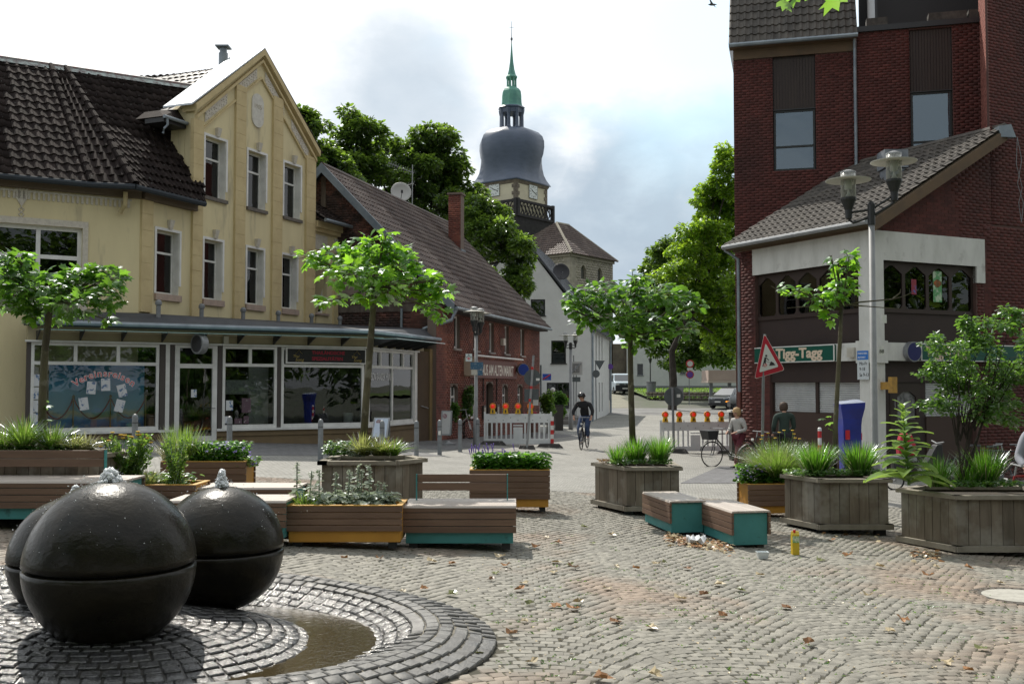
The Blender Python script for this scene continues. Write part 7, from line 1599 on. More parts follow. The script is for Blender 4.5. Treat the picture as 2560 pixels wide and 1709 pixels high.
for mm in (m_fl, m_fl2, m_fl3):
    me = bpy.data.meshes.new('fallen_leaf'); me.from_pydata(cv, [], LF_PL[1]); me.materials.append(mm); meL.append(me)
R2 = random.Random(12); spots = [(1265, 1417), (1310, 1460), (1300, 1478), (1392, 1408), (1425, 1414), (1432, 1422), (1540, 1418), (1590, 1424), (1640, 1412), (1660, 1409), (1717, 1424), (1385, 1433), (1228, 1452), (1518, 1474), (1325, 1513), (1390, 1518), (1445, 1512), (1432, 1526), (1310, 1555), (1548, 1545), (1538, 1556), (1628, 1573), (1805, 1545), (1798, 1464), (1850, 1478), (1965, 1522), (2170, 1494), (2320, 1444), (2200, 1420), (2052, 1402), (2120, 1394), (2340, 1418), (2420, 1422), (2500, 1459), (2450, 1534), (2255, 1556), (2225, 1580), (2024, 1613), (2370, 1660), (2455, 1625), (2420, 1680), (1635, 1694), (1505, 1704), (1330, 1660), (1195, 1642), (1280, 1590), (1700, 1500), (1760, 1492), (1900, 1440), (1240, 1434), (860, 1399), (1078, 1406), (950, 1400), (1365, 1345), (1480, 1360), (1395, 1360), (1530, 1340), (1130, 1412), (1250, 1395), (1460, 1320), (2080, 1352), (2100, 1380), (1340, 1372), (1005, 1480), (1130, 1490), (1060, 1475)]
for i, (u, v) in enumerate(spots):
    p = gnd(u, v); k = 0 if i % 5 in (0, 2) else (1 if i % 5 in (1, 3) else 2); o = bpy.data.objects.new('fallen_leaf', meL[k]); COL.objects.link(o)
    s_ = R2.uniform(.07, .12); o.location = (p.x, p.y, p.z+.003); o.scale = (s_, s_, s_*R2.uniform(.5, 1.3)); o.rotation_euler = (R2.uniform(-.2, .2), R2.uniform(-.2, .2), R2.uniform(0, 6.28)); XF[o] = Matrix.Identity(4)
    _tag(o, ['curled dry reddish brown leaf lying on the cobbles', 'curled dry tan leaf lying on the cobbles', 'curled greenish fallen leaf lying on the cobbles'][k], 'fallen leaf', ['dry reddish brown leaves scattered on the cobbles', 'dry tan leaves scattered on the cobbles', 'greenish fallen leaves scattered on the cobbles'][k])
def litter(label, u0, u1, v0, v1, n, seed, ms):
    R2 = random.Random(seed)
    for j, mm in enumerate(ms):
        M = []
        for _ in range(n//len(ms)):
            f_ = R2.random(); p = gnd(u0+(u1-u0)*f_, v0+(v1-v0)*f_+R2.gauss(0, 7)); M.append(leafM(Vector((p.x, p.y, p.z+R2.uniform(.004, .04))), R2.uniform(.04, .08), R2, .1, .55))
        bulk('leaf_litter', LF_PL, M, mm, None, label+(' (brown leaves)', ' (pale leaves)', ' (green leaves)')[j], 'leaf litter', kind='stuff')
litter('drift of dry leaves blown against the teal benches', 1665, 1830, 1345, 1372, 330, 14, (m_fl, m_fl2)); litter('leaves gathered under the nearest planter', 2280, 2350, 1385, 1392, 60, 15, (m_fl, m_fl2)); litter('leaves under the pub planter', 2060, 2200, 1330, 1338, 36, 16, (m_fl, m_fl2))
M = []; R2 = random.Random(18)
for _ in range(750):
    u = R2.uniform(700, 2560); v = R2.uniform(1290, 1709); p = gnd(u, v)
    if float(rho(p.x, p.y)) < 1.05: continue
    s_ = R2.uniform(.010, .03); M.append(leafM(Vector((p.x, p.y, p.z+.004)), s_, R2, .05, .8))
bulk('leaf_crumbs', LF_TW, M, m_fl2, None, 'small dry leaf crumbs and petals strewn over the square', 'leaf litter', kind='stuff')
p = gnd(1740, 1362); b = MB(); R2 = random.Random(2); k = 7; gr = [[Vector((p.x+(i-3)*.035+R2.uniform(-.01, .01), p.y+(j-3)*.03, p.z+.02+.09*abs(math.sin(i*1.3+j))*R2.uniform(.6, 1.2))) for i in range(k)] for j in range(k)]
for j in range(k-1):
    for i in range(k-1): b.quad(gr[j][i], gr[j][i+1], gr[j+1][i+1], gr[j+1][i])
_tag(b.build('crumpled_paper', Mt('white_paper', (.75, .76, .78), .7), None), 'crumpled white paper among the leaves between the two teal benches', 'paper')
p = gnd(1906, 1396); b = MB(); b.ring([[(p.x+sx_*.045, p.y+sy_*.035, p.z+.004) for sx_, sy_ in ((-1, -1), (1, -1), (1, 1), (-1, 1))], [(p.x+sx_*.062, p.y+sy_*.05, p.z+.075) for sx_, sy_ in ((-1, -1), (1, -1), (1, 1), (-1, 1))], [(p.x+sx_*.058, p.y+sy_*.046, p.z+.075) for sx_, sy_ in ((-1, -1), (1, -1), (1, 1), (-1, 1))], [(p.x+sx_*.042, p.y+sy_*.032, p.z+.01) for sx_, sy_ in ((-1, -1), (1, -1), (1, 1), (-1, 1))]])
_tag(b.build('plastic_tub', Mt('clear_plastic', (.62, .66, .68), .2, spec=.8), None), 'small clear plastic tub lying beside the right teal bench', 'tub')
p = gnd(1988, 1385); t = thing('drink_carton', 'tall yellow drink carton with red cap standing on the cobbles', 'carton', (p.x, p.y, p.z)); b = MB(); b.box(-.037, .037, -.035, .035, 0, .215); b.hexa([(-.037, -.035, .216), (.037, -.035, .216), (.037, .035, .216), (-.037, .035, .216), (-.037, -.008, .25), (.037, -.008, .25), (.037, .008, .25), (-.037, .008, .25)]); b.build('box', Mt('carton_yellow', (.62, .42, .03), .45, (.45, .36, .02), 9), t, local=True)
b = MB(); b.lathe([(.014, .232), (.014, .262), (.012, .264)], (-.01, -.012, 0), 10); b.build('cap', Mt('cap_red', (.5, .02, .02), .4), t, local=True); b = MB(); b.box(-.036, .036, -.0375, -.0355, .13, .20); b.build('print', Mt('carton_white', (.6, .62, .5), .5, (.1, .3, .05), 30), t, local=True)
m_acr = bpy.data.materials.new('lamp_acrylic'); m_acr.use_nodes = True
def _acr():
    nt = m_acr.node_tree; N = nt.nodes; L = nt.links; N.clear(); o = N.new('ShaderNodeOutputMaterial'); t = N.new('ShaderNodeBsdfTransparent'); t.inputs[0].default_value = (.80, .82, .80, 1)
    g = N.new('ShaderNodeBsdfPrincipled'); g.inputs['Base Color'].default_value = (.55, .55, .52, 1); g.inputs['Roughness'].default_value = .12; lw = N.new('ShaderNodeLayerWeight'); lw.inputs[0].default_value = .45
    k = N.new('ShaderNodeMath'); k.operation = 'MULTIPLY_ADD'; k.inputs[1].default_value = .75; k.inputs[2].default_value = .14; L.new(lw.outputs['Facing'], k.inputs[0]); m = N.new('ShaderNodeMixShader'); L.new(k.outputs[0], m.inputs[0]); L.new(t.outputs[0], m.inputs[1]); L.new(g.outputs[0], m.inputs[2]); L.new(m.outputs[0], o.inputs[0])
_acr()
def lamp_head(t, x, y, z, s=1.0):
    b = MB(); b.lathe([(.03, -.32), (.05, -.30), (.055, -.18), (.10, -.06), (.115, -.03), (.115, 0)], (x, y, z), 14); b.build('lamp_base', m_dark, t, local=True, smooth=False)
    b = MB(); b.lathe([(.108, .0), (.108, .36)], (x, y, z), 20); b.build('lamp_glass', m_acr, t, local=True, smooth=True)
    b = MB(); b.lathe([(.003, .0), (.05, .01), (.012, .09), (.012, .12), (.055, .13), (.06, .26), (.003, .29)], (x, y, z), 12); b.build('bulb', Mt('bulb_white', (.75, .76, .76), .3), t, local=True, smooth=True)
    b = MB(); b.lathe([(.115, .265), (.32, .25), (.325, .262), (.115, .30)], (x, y, z), 32); b.build('lamp_disc', Mt('disc_enamel', (.50, .49, .44), .5), t, local=True, smooth=False)
    b = MB(); b.lathe([(.11, .36), (.11, .385), (.04, .41), (.003, .412)], (x, y, z), 18); b.build('lamp_cap', m_steel, t, local=True)
def street_lamp(label, loc, h, arms, r=.055, spread=.22):
    t = thing('street_lamp', label, 'street lamp', loc, group='double headed street lamps')
    b = MB(); b.lathe([(r*1.5, 0), (r*1.5, .8), (r, .85), (r*.85, h)], (0, 0, 0), 14); b.build('pole', Mt('lamp_pole_grey', (.24, .245, .25), .55, (.20, .205, .21), 5), t, local=True, smooth=True)
    b = MB(); b.lathe([(r*1.1, h), (r*1.1, h+.30), (r*.5, h+.34)], (0, 0, 0), 12)
    for (dx, dy, dz) in arms: b.tube([(0, 0, h+.12), (dx*.8, dy*.8, h+.05+dz), (dx, dy, h+.10+dz)], .022, 6); b.tube([(0, 0, h+.22), (dx, dy, h+.2+dz)], .018, 6)
    b.build('bracket', m_dark, t, local=True)
    for (dx, dy, dz) in arms: lamp_head(t, dx, dy, h+.42+dz)
    return t
p = Vector(((2184-CU)/FPX*15.0, 15.0)); g0 = gzf(p.x, p.y); zt1 = px(2188, 562, 15).z
LP1 = street_lamp('tall double headed street lamp in front of the pub, nearest one', (p.x, p.y, g0), zt1-g0, ((-.28, .15, .0), (.30, -.10, .22)), .05)
b = MB(); b.box(.10, .17, -.08, -.075, 2.85, 2.97+.0); b.build('sticker', m_white, LP1, local=True)
pl_ = thing('parking_plate', 'small white parking plate fixed to the nearest lamp pole', 'sign', (p.x, p.y, g0)); zq = px(2196, 877, 15).z
b = MB(); b.box(p.x+.055, p.x+.13, p.y-.07, p.y-.06, zq-.07, zq+.07); b.build('plate', m_white, pl_); text('88', .07, m_dark, Matrix.Translation((p.x+.06, p.y-.072, zq-.03)) @ Matrix.Rotation(math.pi/2, 4, 'X'), pl_, ext=.001)
p = gnd(1190, 1117); zt2 = px(1194, 838, p.y).z
LP2 = street_lamp('double headed street lamp in front of the brick inn', (p.x, p.y, p.z), zt2-p.z, ((-.05, -.24, .0), (.12, .20, -.02)), .056)
t = thing('street_sign_cluster', 'pharmacy arrow, blue mosaic street sign and notice on the lamp by the inn', 'sign', (p.x, p.y, p.z)); Y = p.y-.09
def card(t, nm, u0, v0, u1, v1, y, mat, th=.015):
    a = px(u0, v0, y); b2 = px(u1, v1, y); b = MB(); b.box(a.x, b2.x, y, y+th, b2.z, a.z); return b.build(nm, mat, t), a, b2
m_mos = Mt('mosaic_blue', (.035, .10, .17), .5, (.30, .34, .36), 26, .58, .62)
card(t, 'pharmacy_sign', 1164, 884, 1180, 903, Y, Mt('pale_sign', (.55, .62, .62), .5)); a = px(1172, 893, Y-.004); b = MB(); b.box(a.x-.05, a.x+.05, Y-.004, Y-.001, a.z-.045, a.z-.02); b.box(a.x-.012, a.x+.012, Y-.005, Y-.0015, a.z-.08, a.z+.01); b.build('cross_mark', m_red, t); b = MB(); b.tube([(a.x-.08, Y-.003, a.z+.0), (a.x, Y-.003, a.z+.05), (a.x+.08, Y-.003, a.z+.0)], .008, 4); b.box(a.x-.01, a.x+.01, Y-.004, Y-.001, a.z+.06, a.z+.10); b.build('arrow_mark', m_dark, t)
card(t, 'mosaic_sign', 1176, 905, 1208, 923, Y+.0, m_mos); card(t, 'mosaic_sign', 1194, 9240/10, 1207, 938, Y, m_mos); card(t, 'notice', 1178, 924, 1193.5, 937, Y, Mt('notice_cream', (.45, .43, .38), .6, (.25, .22, .2), 30, .6, .63))
p = gnd(1427, 1074); zt3 = px(1427, 873, p.y).z
LP3 = street_lamp('farthest double headed street lamp by the white house', (p.x, p.y, p.z), zt3-p.z, ((-.24, 0, .0), (.24, .05, 0)), .075)
m_bol = Mt('bollard_grey', (.20, .215, .23), .5, (.15, .16, .17), 5)
bl = None
blab = ['grey round bollard behind the tansy in front of the travel shop', 'grey round bollard below the shop door, left of centre', 'grey round bollard left of the plane tree planter', 'grey round bollard behind the menu board', 'grey round bollard nearest the end of the shop front', 'grey round bollard second right of the shop front', 'grey round bollard below the white bicycle', 'grey round bollard beside the inn lamp pole']
for i, (u, v, hpx) in enumerate(((336, 1150, 0), (573, 1148, 0), (801, 1150, 0), (955, 1148, 0), (1041, 1145, 0), (1099, 1137, 0), (1150, 1129, 0), (1194, 1122, 0))):
    p = gnd(u, v)
    if bl is None:
        bl = thing('bollard', blab[0], 'bollard', (0, 0, 0), group='grey round bollards along the pavement'); b = MB(); b.lathe([(.055, -.02), (.055, .80), (.050, .83), (.035, .86), (.004, .875)], (0, 0, 0), 16); b.build('post', m_bol, bl, local=True, smooth=False); b = MB(); b.lathe([(.057, .70), (.057, .715)], (0, 0, 0), 16); b.build('collar', m_dark, bl, local=True); bl.location = p; q = bl
    else: q = clone(bl, blab[i], p)
    if i == 5: b = MB(); b.box(-.03, .03, -.060, -.056, .5, .6); b.build('sticker', m_white, q, local=True)
rw = [Mt('reflective_red', (.50, .03, .03), .5), m_white]
for i, (u, v) in enumerate(((2047, 1070), (2148, 1075))):
    y = 19.5; x = xa(u, y); g = gzf(x, y); zt_ = px(u, v, y).z; t = thing('striped_bollard', ['red and white striped post left of the blue pillar', 'red and white striped post right of the blue pillar'][i], 'bollard', (x, y, g), group='red and white striped posts by the blue pillar'); z = zt_-g; k = 0
    while z > .02:
        z0 = max(z-.13, 0) if k else z-.05; b = MB(); b.lathe([(.035, z0), (.035, z)] + ([(.02, z+.015)] if k == 0 else []), (0, 0, 0), 12); b.build('stripe', rw[1-k % 2], t, local=True); z = z0; k += 1
y = 19.0; x = xa(2122, y); g = gzf(x, y); s_ = y/FPX; zt_ = px(2122, 1005, y).z-g
m_bw = Mt('blue_wrap', (.010, .025, .26), .38, (.008, .018, .18), 3, bump=.006, bscale=14, spec=.6)
t = thing('blue_pillar', 'pillar wrapped in shiny blue film with a red label, beside the pub column', 'pillar', (x, y, g)); b = MB()
def sqr(w, d, z, tz=0): return [(-w, -d, z), (w, -d, z+tz), (w, d, z+tz), (-w, d, z)]
b.ring([sqr(.15, .15, 0), sqr(.150, .15, .4), sqr(.165, .16, zt_-.42), sqr(.175, .17, zt_-.30), sqr(.215, .21, zt_-.12, .01), sqr(.225, .22, zt_-.03, .03)]); b.build('wrapped_shaft', m_bw, t, local=True, bevel=.01)
b = MB(); b.ring([sqr(.22, .215, zt_-.028, .03), sqr(.13, .13, zt_+.02, .03)]); b.build('cap', Mt('clear_wrap', (.30, .33, .42), .25, spec=.9), t, local=True)
b = MB(); b.box(-.135, -.055, -.180, -.176, zt_-.67, zt_-.50); b.build('label', Mt('label_red', (.45, .02, .03), .5), t, local=True)
y = 15.6; pb = px(1905, 1180, y); pt_ = px(1912, 835, y); t = thing('roadworks_sign', 'tilted triangular roadworks warning sign on a pole in front of the pub', 'sign', (pb.x, pb.y, gzf(pb.x, pb.y)))
b = MB(); b.tube([Vector((pb.x, y, gzf(pb.x, y))), pb, px(1908, 960, y), pt_], .022, 8); b.build('pole', m_grey, t)
A_, B_, C_ = px(1911, 834, y-.04), px(1961, 924, y-.10), px(1887, 946, y+.03)
def tri(k, off, nm, mat, round_=0):
    c = (A_+B_+C_)/3; n = (B_-A_).cross(C_-A_).normalized(); n = n if n.y < 0 else -n; b = MB(); P = [c+(q-c)*k+n*off for q in (A_, B_, C_)]
    pts = []
    for i in range(3):
        a_, b_1, c2 = P[i-1], P[i], P[(i+1) % 3]; pts += [b_1+(a_-b_1)*.07, b_1+((a_-b_1)+(c2-b_1))*.018, b_1+(c2-b_1)*.07]
    b.ring([[q for q in pts], [q+n*.004 for q in pts]]); b.build(nm, mat, t); return c, n
c_, n_ = tri(1.03, 0, 'plate', m_white); tri(1.0, .004, 'red_border', Mt('sign_red', (.42, .015, .035), .45)); tri(.66, .009, 'white_field', Mt('sign_field_white', (.62, .63, .62), .5))
ey = ((A_-(B_+C_)/2)).normalized(); ex = ey.cross(n_).normalized(); ex = ex if ex.x > 0 else -ex; b = MB(); o_ = c_+n_*.015; K = (B_-C_).length
def q2(x, y): return o_+ex*x*K+ey*y*K
b.quad(q2(.02, -.17), q2(.23, -.17), q2(.17, -.08), q2(.10, -.03)); b.quad(q2(-.20, -.17), q2(-.17, -.17), q2(-.10, -.02), q2(-.13, .0)); b.quad(q2(-.10, -.17), q2(-.07, -.17), q2(-.07, -.02), q2(-.12, .02)); b.quad(q2(-.14, -.02), q2(-.06, -.03), q2(-.04, .12), q2(-.09, .12)); b.quad(q2(-.06, .10), q2(-.04, .12), q2(.05, .02), q2(.03, .0)); b.quad(q2(-.12, .03), q2(-.115, .015), q2(.12, -.10), q2(.11, -.085))
b.lathe([(.003, 0), (K*.035, 0), (K*.035, .003), (.003, .003)], q2(-.03, .17), 10, axis=Matrix((ex, ey, n_)).transposed()); b.build('digging_man', m_dark, t)
b = MB(); q = q2(-.10, -.14); b.lathe([(.003, 0), (.028, 0), (.028, .003), (.003, .003)], q, 10, axis=Matrix((ex, ey, n_)).transposed()); b.build('sticker', Mt('sticker_pink', (.55, .10, .14), .5, (.6, .55, .5), 40), t)
m_bar = Mt('barrier_white', (.66, .68, .69), .5, (.58, .60, .61), 4); m_bar2 = Mt('barrier_face', (.50, .51, .53), .35)
m_lens = Mt('lamp_red', (.60, .015, .01), .25, spec=.8, emit=(.9, .03, .01), estr=.35); m_ylw = Mt('lamp_yellow', (.62, .36, .02), .45)
def barrier(label, p, d, ln, side):
    f = Fr(p, d); g = lambda a: gzf(*f.pt(a, 0).xy); t = thing('road_barrier', label, 'barrier', (p[0], p[1], g(0)), group='white plastic roadwork barriers'); z = g(ln/2)+.06
    b = MB(); b.fbox(f, 0, ln, z+.66, z+.94, -.02, .02); b.build('top_panel', m_bar, t)
    b = MB(); b.fbox(f, 0, ln, z+.0, z+.16, -.02, .02); b.build('bottom_panel', m_bar, t); n = 14
    for i in range(n):
        a = ln*(i+.5)/n
        if i in (6, 7): continue
        b = MB(); b.fbox(f, a-.028, a+.028, z+.16, z+.66, -.016, .016); b.build('upright', m_bar, t)
    b = MB(); b.fbox(f, ln*.43, ln*.57, z+.16, z+.52, -.018, .018); b.fbox(f, ln*.43, ln*.57, z+.56, z+.60, -.018, .018); b.build('centre_panel', m_bar, t)
    b = MB(); b.fbox(f, -.03, .03, z-.04, z+1.0, -.03, .03); b.fbox(f, ln-.03, ln+.03, z-.04, z+1.0, -.03, .03); b.build('end_post', m_bar, t)
    for i in range(5): b = MB(); b.fbox(f, ln*(i+1)/6-.02, ln*(i+1)/6+.02, z+.94, z+1.0, -.015, .015); b.build('lamp_peg', m_bar, t)
    b = MB()
    for i in range(9): b.lathe([(.003, 0), (.016, 0), (.016, .004), (.003, .004)], f.pt(ln*(i+.5)/9, z+.78+.08*((i % 2)-.5), .021), 6, axis=Matrix(((f.d.x, 0, f.n.x), (f.d.y, 0, f.n.y), (0, 1, 0))))
    b.build('rivet', m_grey, t)
    for a in (.25, ln-.05):
        b = MB(); q = f.pt(a, 0); b.hexa([(q.x-.42, q.y-.2, g(a)), (q.x+.42, q.y-.2, g(a)), (q.x+.42, q.y+.2, g(a)), (q.x-.42, q.y+.2, g(a)), (q.x-.30, q.y-.16, g(a)+.12), (q.x+.30, q.y-.16, g(a)+.12), (q.x+.30, q.y+.16, g(a)+.12), (q.x-.30, q.y+.16, g(a)+.12)]); b.build('foot', Mt('recycled_rubber', (.055, .052, .05), .9, (.18, .17, .16), 9, .55, .62), t)
    return t, f, z
def wlamp(label, q, f, grp):
    t = thing('warning_lamp', label, 'warning lamp', q, group=grp); A = Matrix(((f.d.x, 0, f.n.x), (f.d.y, 0, f.n.y), (0, 1, 0))); b = MB()
    b.hexa([A @ Vector(v)+Vector(q) for v in ((-.09, 0, .05), (.09, 0, .05), (.09, 0, -.05), (-.09, 0, -.05), (-.06, .16, .04), (.06, .16, .04), (.06, .16, -.04), (-.06, .16, -.04))]); b.build('battery_case', m_ylw, t, bevel=.008)
    c = Vector(q)+Vector((0, 0, .235)); b = MB(); b.lathe([(.085, -.035), (.105, -.03), (.105, .03), (.088, .035)], c, 20, axis=A); b.build('lamp_ring', Mt('ring_orange', (.62, .20, .02), .45), t); b = MB(); b.lathe([(.003, -.05), (.05, -.045), (.086, -.02), (.086, .02), (.05, .045), (.003, .05)], c, 20, axis=A); b.build('lens', m_lens, t, smooth=True)
    b = MB(); b.fbox(Fr((q[0], q[1]), f.d), -.02, .02, q[2]+.03, q[2]+.12, .05, .056); b.build('switch', m_dark, t)
pA = gnd(1212, 1110); pB = gnd(1378, 1118)
bt, bf, bz = barrier('white plastic barrier with four red lamps in front of the brick inn', (pA.x, pA.y), (pB.x-pA.x, pB.y-pA.y), (pB.xy-pA.xy).length, 1)
for i, u in enumerate((1232, 1264, 1295, 1326)):
    a, _z = bf.uv(u, 1040); wlamp(['leftmost red warning lamp on the barrier by the inn', 'second red warning lamp on the barrier by the inn', 'third red warning lamp on the barrier by the inn', 'rightmost red warning lamp on the barrier by the inn, behind a pole'][i], bf.pt(a, bz+.94, 0), bf, 'red warning lamps on the inn barrier')
b = MB(); q = bf.pt((pB.xy-pA.xy).length+.03, 0, .0)
z = bz
for k in range(6): b = MB(); b.box(q.x-.05, q.x+.05, q.y-.06, q.y-.035, z+.02+k*.14, z+.16+k*.14); b.build('striped_board', rw[k % 2], bt)
pA = Vector((xa(1651, 33.4), 33.4, 0)); pB = Vector((xa(1822, 33.9), 33.9, 0))
bt2, bf2, bz2 = barrier('white plastic barrier with five red lamps at the street corner by the pub', (pA.x, pA.y), (pB.x-pA.x, pB.y-pA.y), (pB.xy-pA.xy).length, 1)
for i, u in enumerate((1663, 1698, 1733, 1768, 1803)):
    a, _z = bf2.uv(u, 1040); wlamp(['leftmost', 'second from the left', 'middle', 'second from the right', 'rightmost'][i]+' red warning lamp on the barrier by the pub', bf2.pt(a, bz2+.94, 0), bf2, 'red warning lamps on the pub barrier')
m_sb = Mt('sign_back', (.085, .10, .105), .6, (.07, .08, .085), 5)
def disc(t, nm, u, v, rpx, y, mat, tilt=0):
    c = px(u, v, y); b = MB(); b.lathe([(.003, -.012), (rpx*y/FPX, -.012), (rpx*y/FPX, .012), (.003, .012)], c, 28, axis=Matrix.Rotation(math.pi/2, 3, 'X')); return b.build(nm, mat, t)
def pole(t, u0, v0, u1, v1, y, r=.03, mat=None): a = px(u0, v0, y); b2 = px(u1, v1, y); b = MB(); b.tube([b2, a], r, 8); return b.build('pole', mat or m_grey, t)
y = 31.0; t = thing('turned_sign', 'round sign back with a sticker on a leaning pole by the inn barrier', 'sign', px(1317, 1122, y)); b = MB(); pole(t, 1334, 888, 1317, 1122, y-.15, .035, m_steel); disc(t, 'plate', 1331, 944, 21, y, m_sb); card(t, 'lower_plate', 1311, 972, 1347, 1004, y, m_sb); card(t, 'sticker', 1340, 945, 1349, 951, y-.03, m_white); card(t, 'small_plate', 1332, 999, 1346, 1013, y-.02, Mt('plate_grey', (.42, .42, .40), .6))
b = MB(); a = px(1333, 920, y-.15);
for (u, v) in ((1331, 920), (1328, 968), (1325, 1000)): q = px(u, v, y-.15); b.lathe([(.042, -.04), (.042, .04)], q, 8)
b.build('red_band', rw[0], t)
q = px(1317, 1120, y); b = MB(); b.hexa([(q.x-.25, q.y-.2, gzf(q.x, y)), (q.x+.25, q.y-.2, gzf(q.x, y)), (q.x+.25, q.y+.2, gzf(q.x, y)), (q.x-.25, q.y+.2, gzf(q.x, y)), (q.x-.2, q.y-.16, gzf(q.x, y)+.12), (q.x+.2, q.y-.16, gzf(q.x, y)+.12), (q.x+.2, q.y+.16, gzf(q.x, y)+.12), (q.x-.2, q.y+.16, gzf(q.x, y)+.12)]); b.build('foot', MC['recycled_rubber'], t)
y = 33.0; t = thing('turned_sign', 'big round sign seen from behind on a pole in front of the pub barrier', 'sign', px(1684, 1130, y)); pole(t, 1681, 968, 1685, 1130, y-.1, .04); disc(t, 'plate', 1684, 991, 24, y, m_sb); card(t, 'sticker', 1692, 985, 1701, 993, y-.03, m_white); card(t, 'plate_behind', 1690, 967, 1709, 1000, y+.15, m_steel)
q = px(1690, 1133, y); b = MB(); b.hexa([(q.x-.38, q.y-.2, gzf(q.x, y)), (q.x+.38, q.y-.2, gzf(q.x, y)), (q.x+.38, q.y+.2, gzf(q.x, y)), (q.x-.38, q.y+.2, gzf(q.x, y)), (q.x-.28, q.y-.16, gzf(q.x, y)+.13), (q.x+.28, q.y-.16, gzf(q.x, y)+.13), (q.x+.28, q.y+.16, gzf(q.x, y)+.13), (q.x-.28, q.y+.16, gzf(q.x, y)+.13)]); b.build('foot', MC['recycled_rubber'], t)
y = 52.0; t = thing('traffic_sign', 'square parking zone end sign on twin poles beside the farthest lamp', 'sign', px(1437, 1070, y)); pole(t, 1434, 888, 1435, 1075, y, .03); pole(t, 1441, 930, 1440, 1072, y, .03)
_o, a, b2 = card(t, 'plate', 1424, 904, 1456, 937, y-.1, Mt('plate_pale', (.42, .42, .41), .6)); card(t, 'field', 1432, 909, 1449, 931, y-.12, Mt('plate_mid', (.20, .20, .20), .6)); text('P', .40, MC['plate_pale'], Matrix.Translation((px(1436, 928, y-.14))) @ Matrix.Rotation(math.pi/2, 4, 'X'), t, ext=.002)
b = MB(); b.tube([px(1427, 934, y-.15), px(1453, 907, y-.15)], .03, 4); b.build('strike', m_grey, t); card(t, 'lower_plate', 1431, 942, 1451, 954, y-.1, m_sb)
y = 56.0; t = thing('traffic_sign', 'give way triangle and round plate seen from behind by the white house corner', 'sign', px(1490, 1050, y)); pole(t, 1489, 905, 1491, 1050, y, .035); a, b2, c2 = px(1486, 901, y-.05), px(1512, 901, y-.05), px(1499, 924, y-.05)
b = MB(); b.ring([[a, b2, c2], [q+Vector((0, .03, 0)) for q in (a, b2, c2)]]); b.build('triangle', m_sb, t); disc(t, 'plate', 1490, 934, 9.5, y-.05, m_sb)
y = 74.0; t = thing('traffic_sign', 'blue and red no stopping sign by the van', 'sign', px(1524, 1000, y)); pole(t, 1524, 905, 1524, 1000, y, .03); disc(t, 'plate', 1526, 916, 7, y-.05, Mt('sign_violet', (.12, .05, .28), .5))
y = 84.0; t = thing('traffic_sign', 'no entry ring above a no stopping disc beside the lawn wall', 'sign', px(1723, 1012, y)); pole(t, 1723, 900, 1723, 1012, y, .035); disc(t, 'red_ring', 1725, 909, 10, y-.05, Mt('ring_red', (.42, .04, .05), .5)); disc(t, 'plate', 1725, 909, 7, y-.09, Mt('plate_white', (.55, .56, .55), .5)); card(t, 'notice', 1718, 919, 1732, 925, y-.06, MC['plate_white']); disc(t, 'red_ring', 1725, 936, 10, y-.05, MC['ring_red']); disc(t, 'plate', 1725, 936, 7.5, y-.09, MC['sign_violet'])
y = 50; t = thing('street_name_sign', 'small blue sign with diagonal stripe beside the inn', 'sign', px(1352, 1060, y)); pole(t, 1352, 912, 1352, 1060, y, .04, m_sb); card(t, 'plate', 1356, 934, 1378, 950, y-.05, Mt('plate_blue', (.03, .10, .50), .5, (.5, .5, .6), 12, .60, .64)); b = MB(); b.tube([px(1357, 948, y-.08), px(1376, 936, y-.08)], .025, 4); b.build('strike', rw[0], t)
def aboard(label, u0, v0, u1, v1, y, lean=.25, tint=(.45, .52, .62)):
    a = px(u0, v0, y); b2 = px(u1, v1, y); t = thing('menu_board', label, 'menu board', ((a.x+b2.x)/2, y, b2.z)); h = a.z-b2.z; w = b2.x-a.x; b = MB()
    b.hexa([(a.x, y, b2.z), (b2.x, y, b2.z), (b2.x, y+.03, b2.z), (a.x, y+.03, b2.z), (a.x+.04, y+lean, a.z), (b2.x+.04, y+lean, a.z), (b2.x+.04, y+lean+.03, a.z), (a.x+.04, y+lean+.03, a.z)]); b.hexa([(a.x, y+.6, b2.z), (b2.x, y+.6, b2.z), (b2.x, y+.63, b2.z), (a.x, y+.63, b2.z), (a.x+.04, y+lean+.03, a.z), (b2.x+.04, y+lean+.03, a.z), (b2.x+.04, y+lean+.06, a.z), (a.x+.04, y+lean+.06, a.z)]); b.build('frame', m_steel, t)
    e = .04; k = lambda f_: Vector((0, y+lean*f_-.006, b2.z+h*f_)); b = MB(); p0, p1 = k(.06), k(.95); b.quad((a.x+e, p0.y, p0.z), (b2.x-e+.0, p0.y, p0.z), (b2.x-e+.04, p1.y, p1.z), (a.x+e+.04, p1.y, p1.z)); b.build('menu', Mt('menu_%d' % u0, tint, .5, tuple(c*.55 for c in tint), 24, .62, .66), t)
    b = MB(); p0 = k(.78); b.lathe([(.003, 0), (.07, 0), (.07, .004), (.003, .004)], (a.x+w*.35+.03, p0.y-.008, p0.z), 12, axis=Matrix.Rotation(math.pi/2, 3, 'X')); b.build('emblem', Mt('emblem', (.25, .10, .14), .6, (.5, .45, .45), 30), t); return t
aboard('blue tinted menu board standing before the thai food shop window', 928, 1044, 968, 1094, 26.6)
t = aboard('narrow white menu board on a round base beside the inn', 1100, 1026, 1127, 1088, 31.0, .08, (.5, .5, .5)); p = px(1118, 1098, 31.2); b = MB(); b.lathe([(.25, 0), (.25, .05), (.1, .08), (.05, .12)], (p.x, p.y, gzf(p.x, p.y)), 18); b.build('foot', m_steel, t)
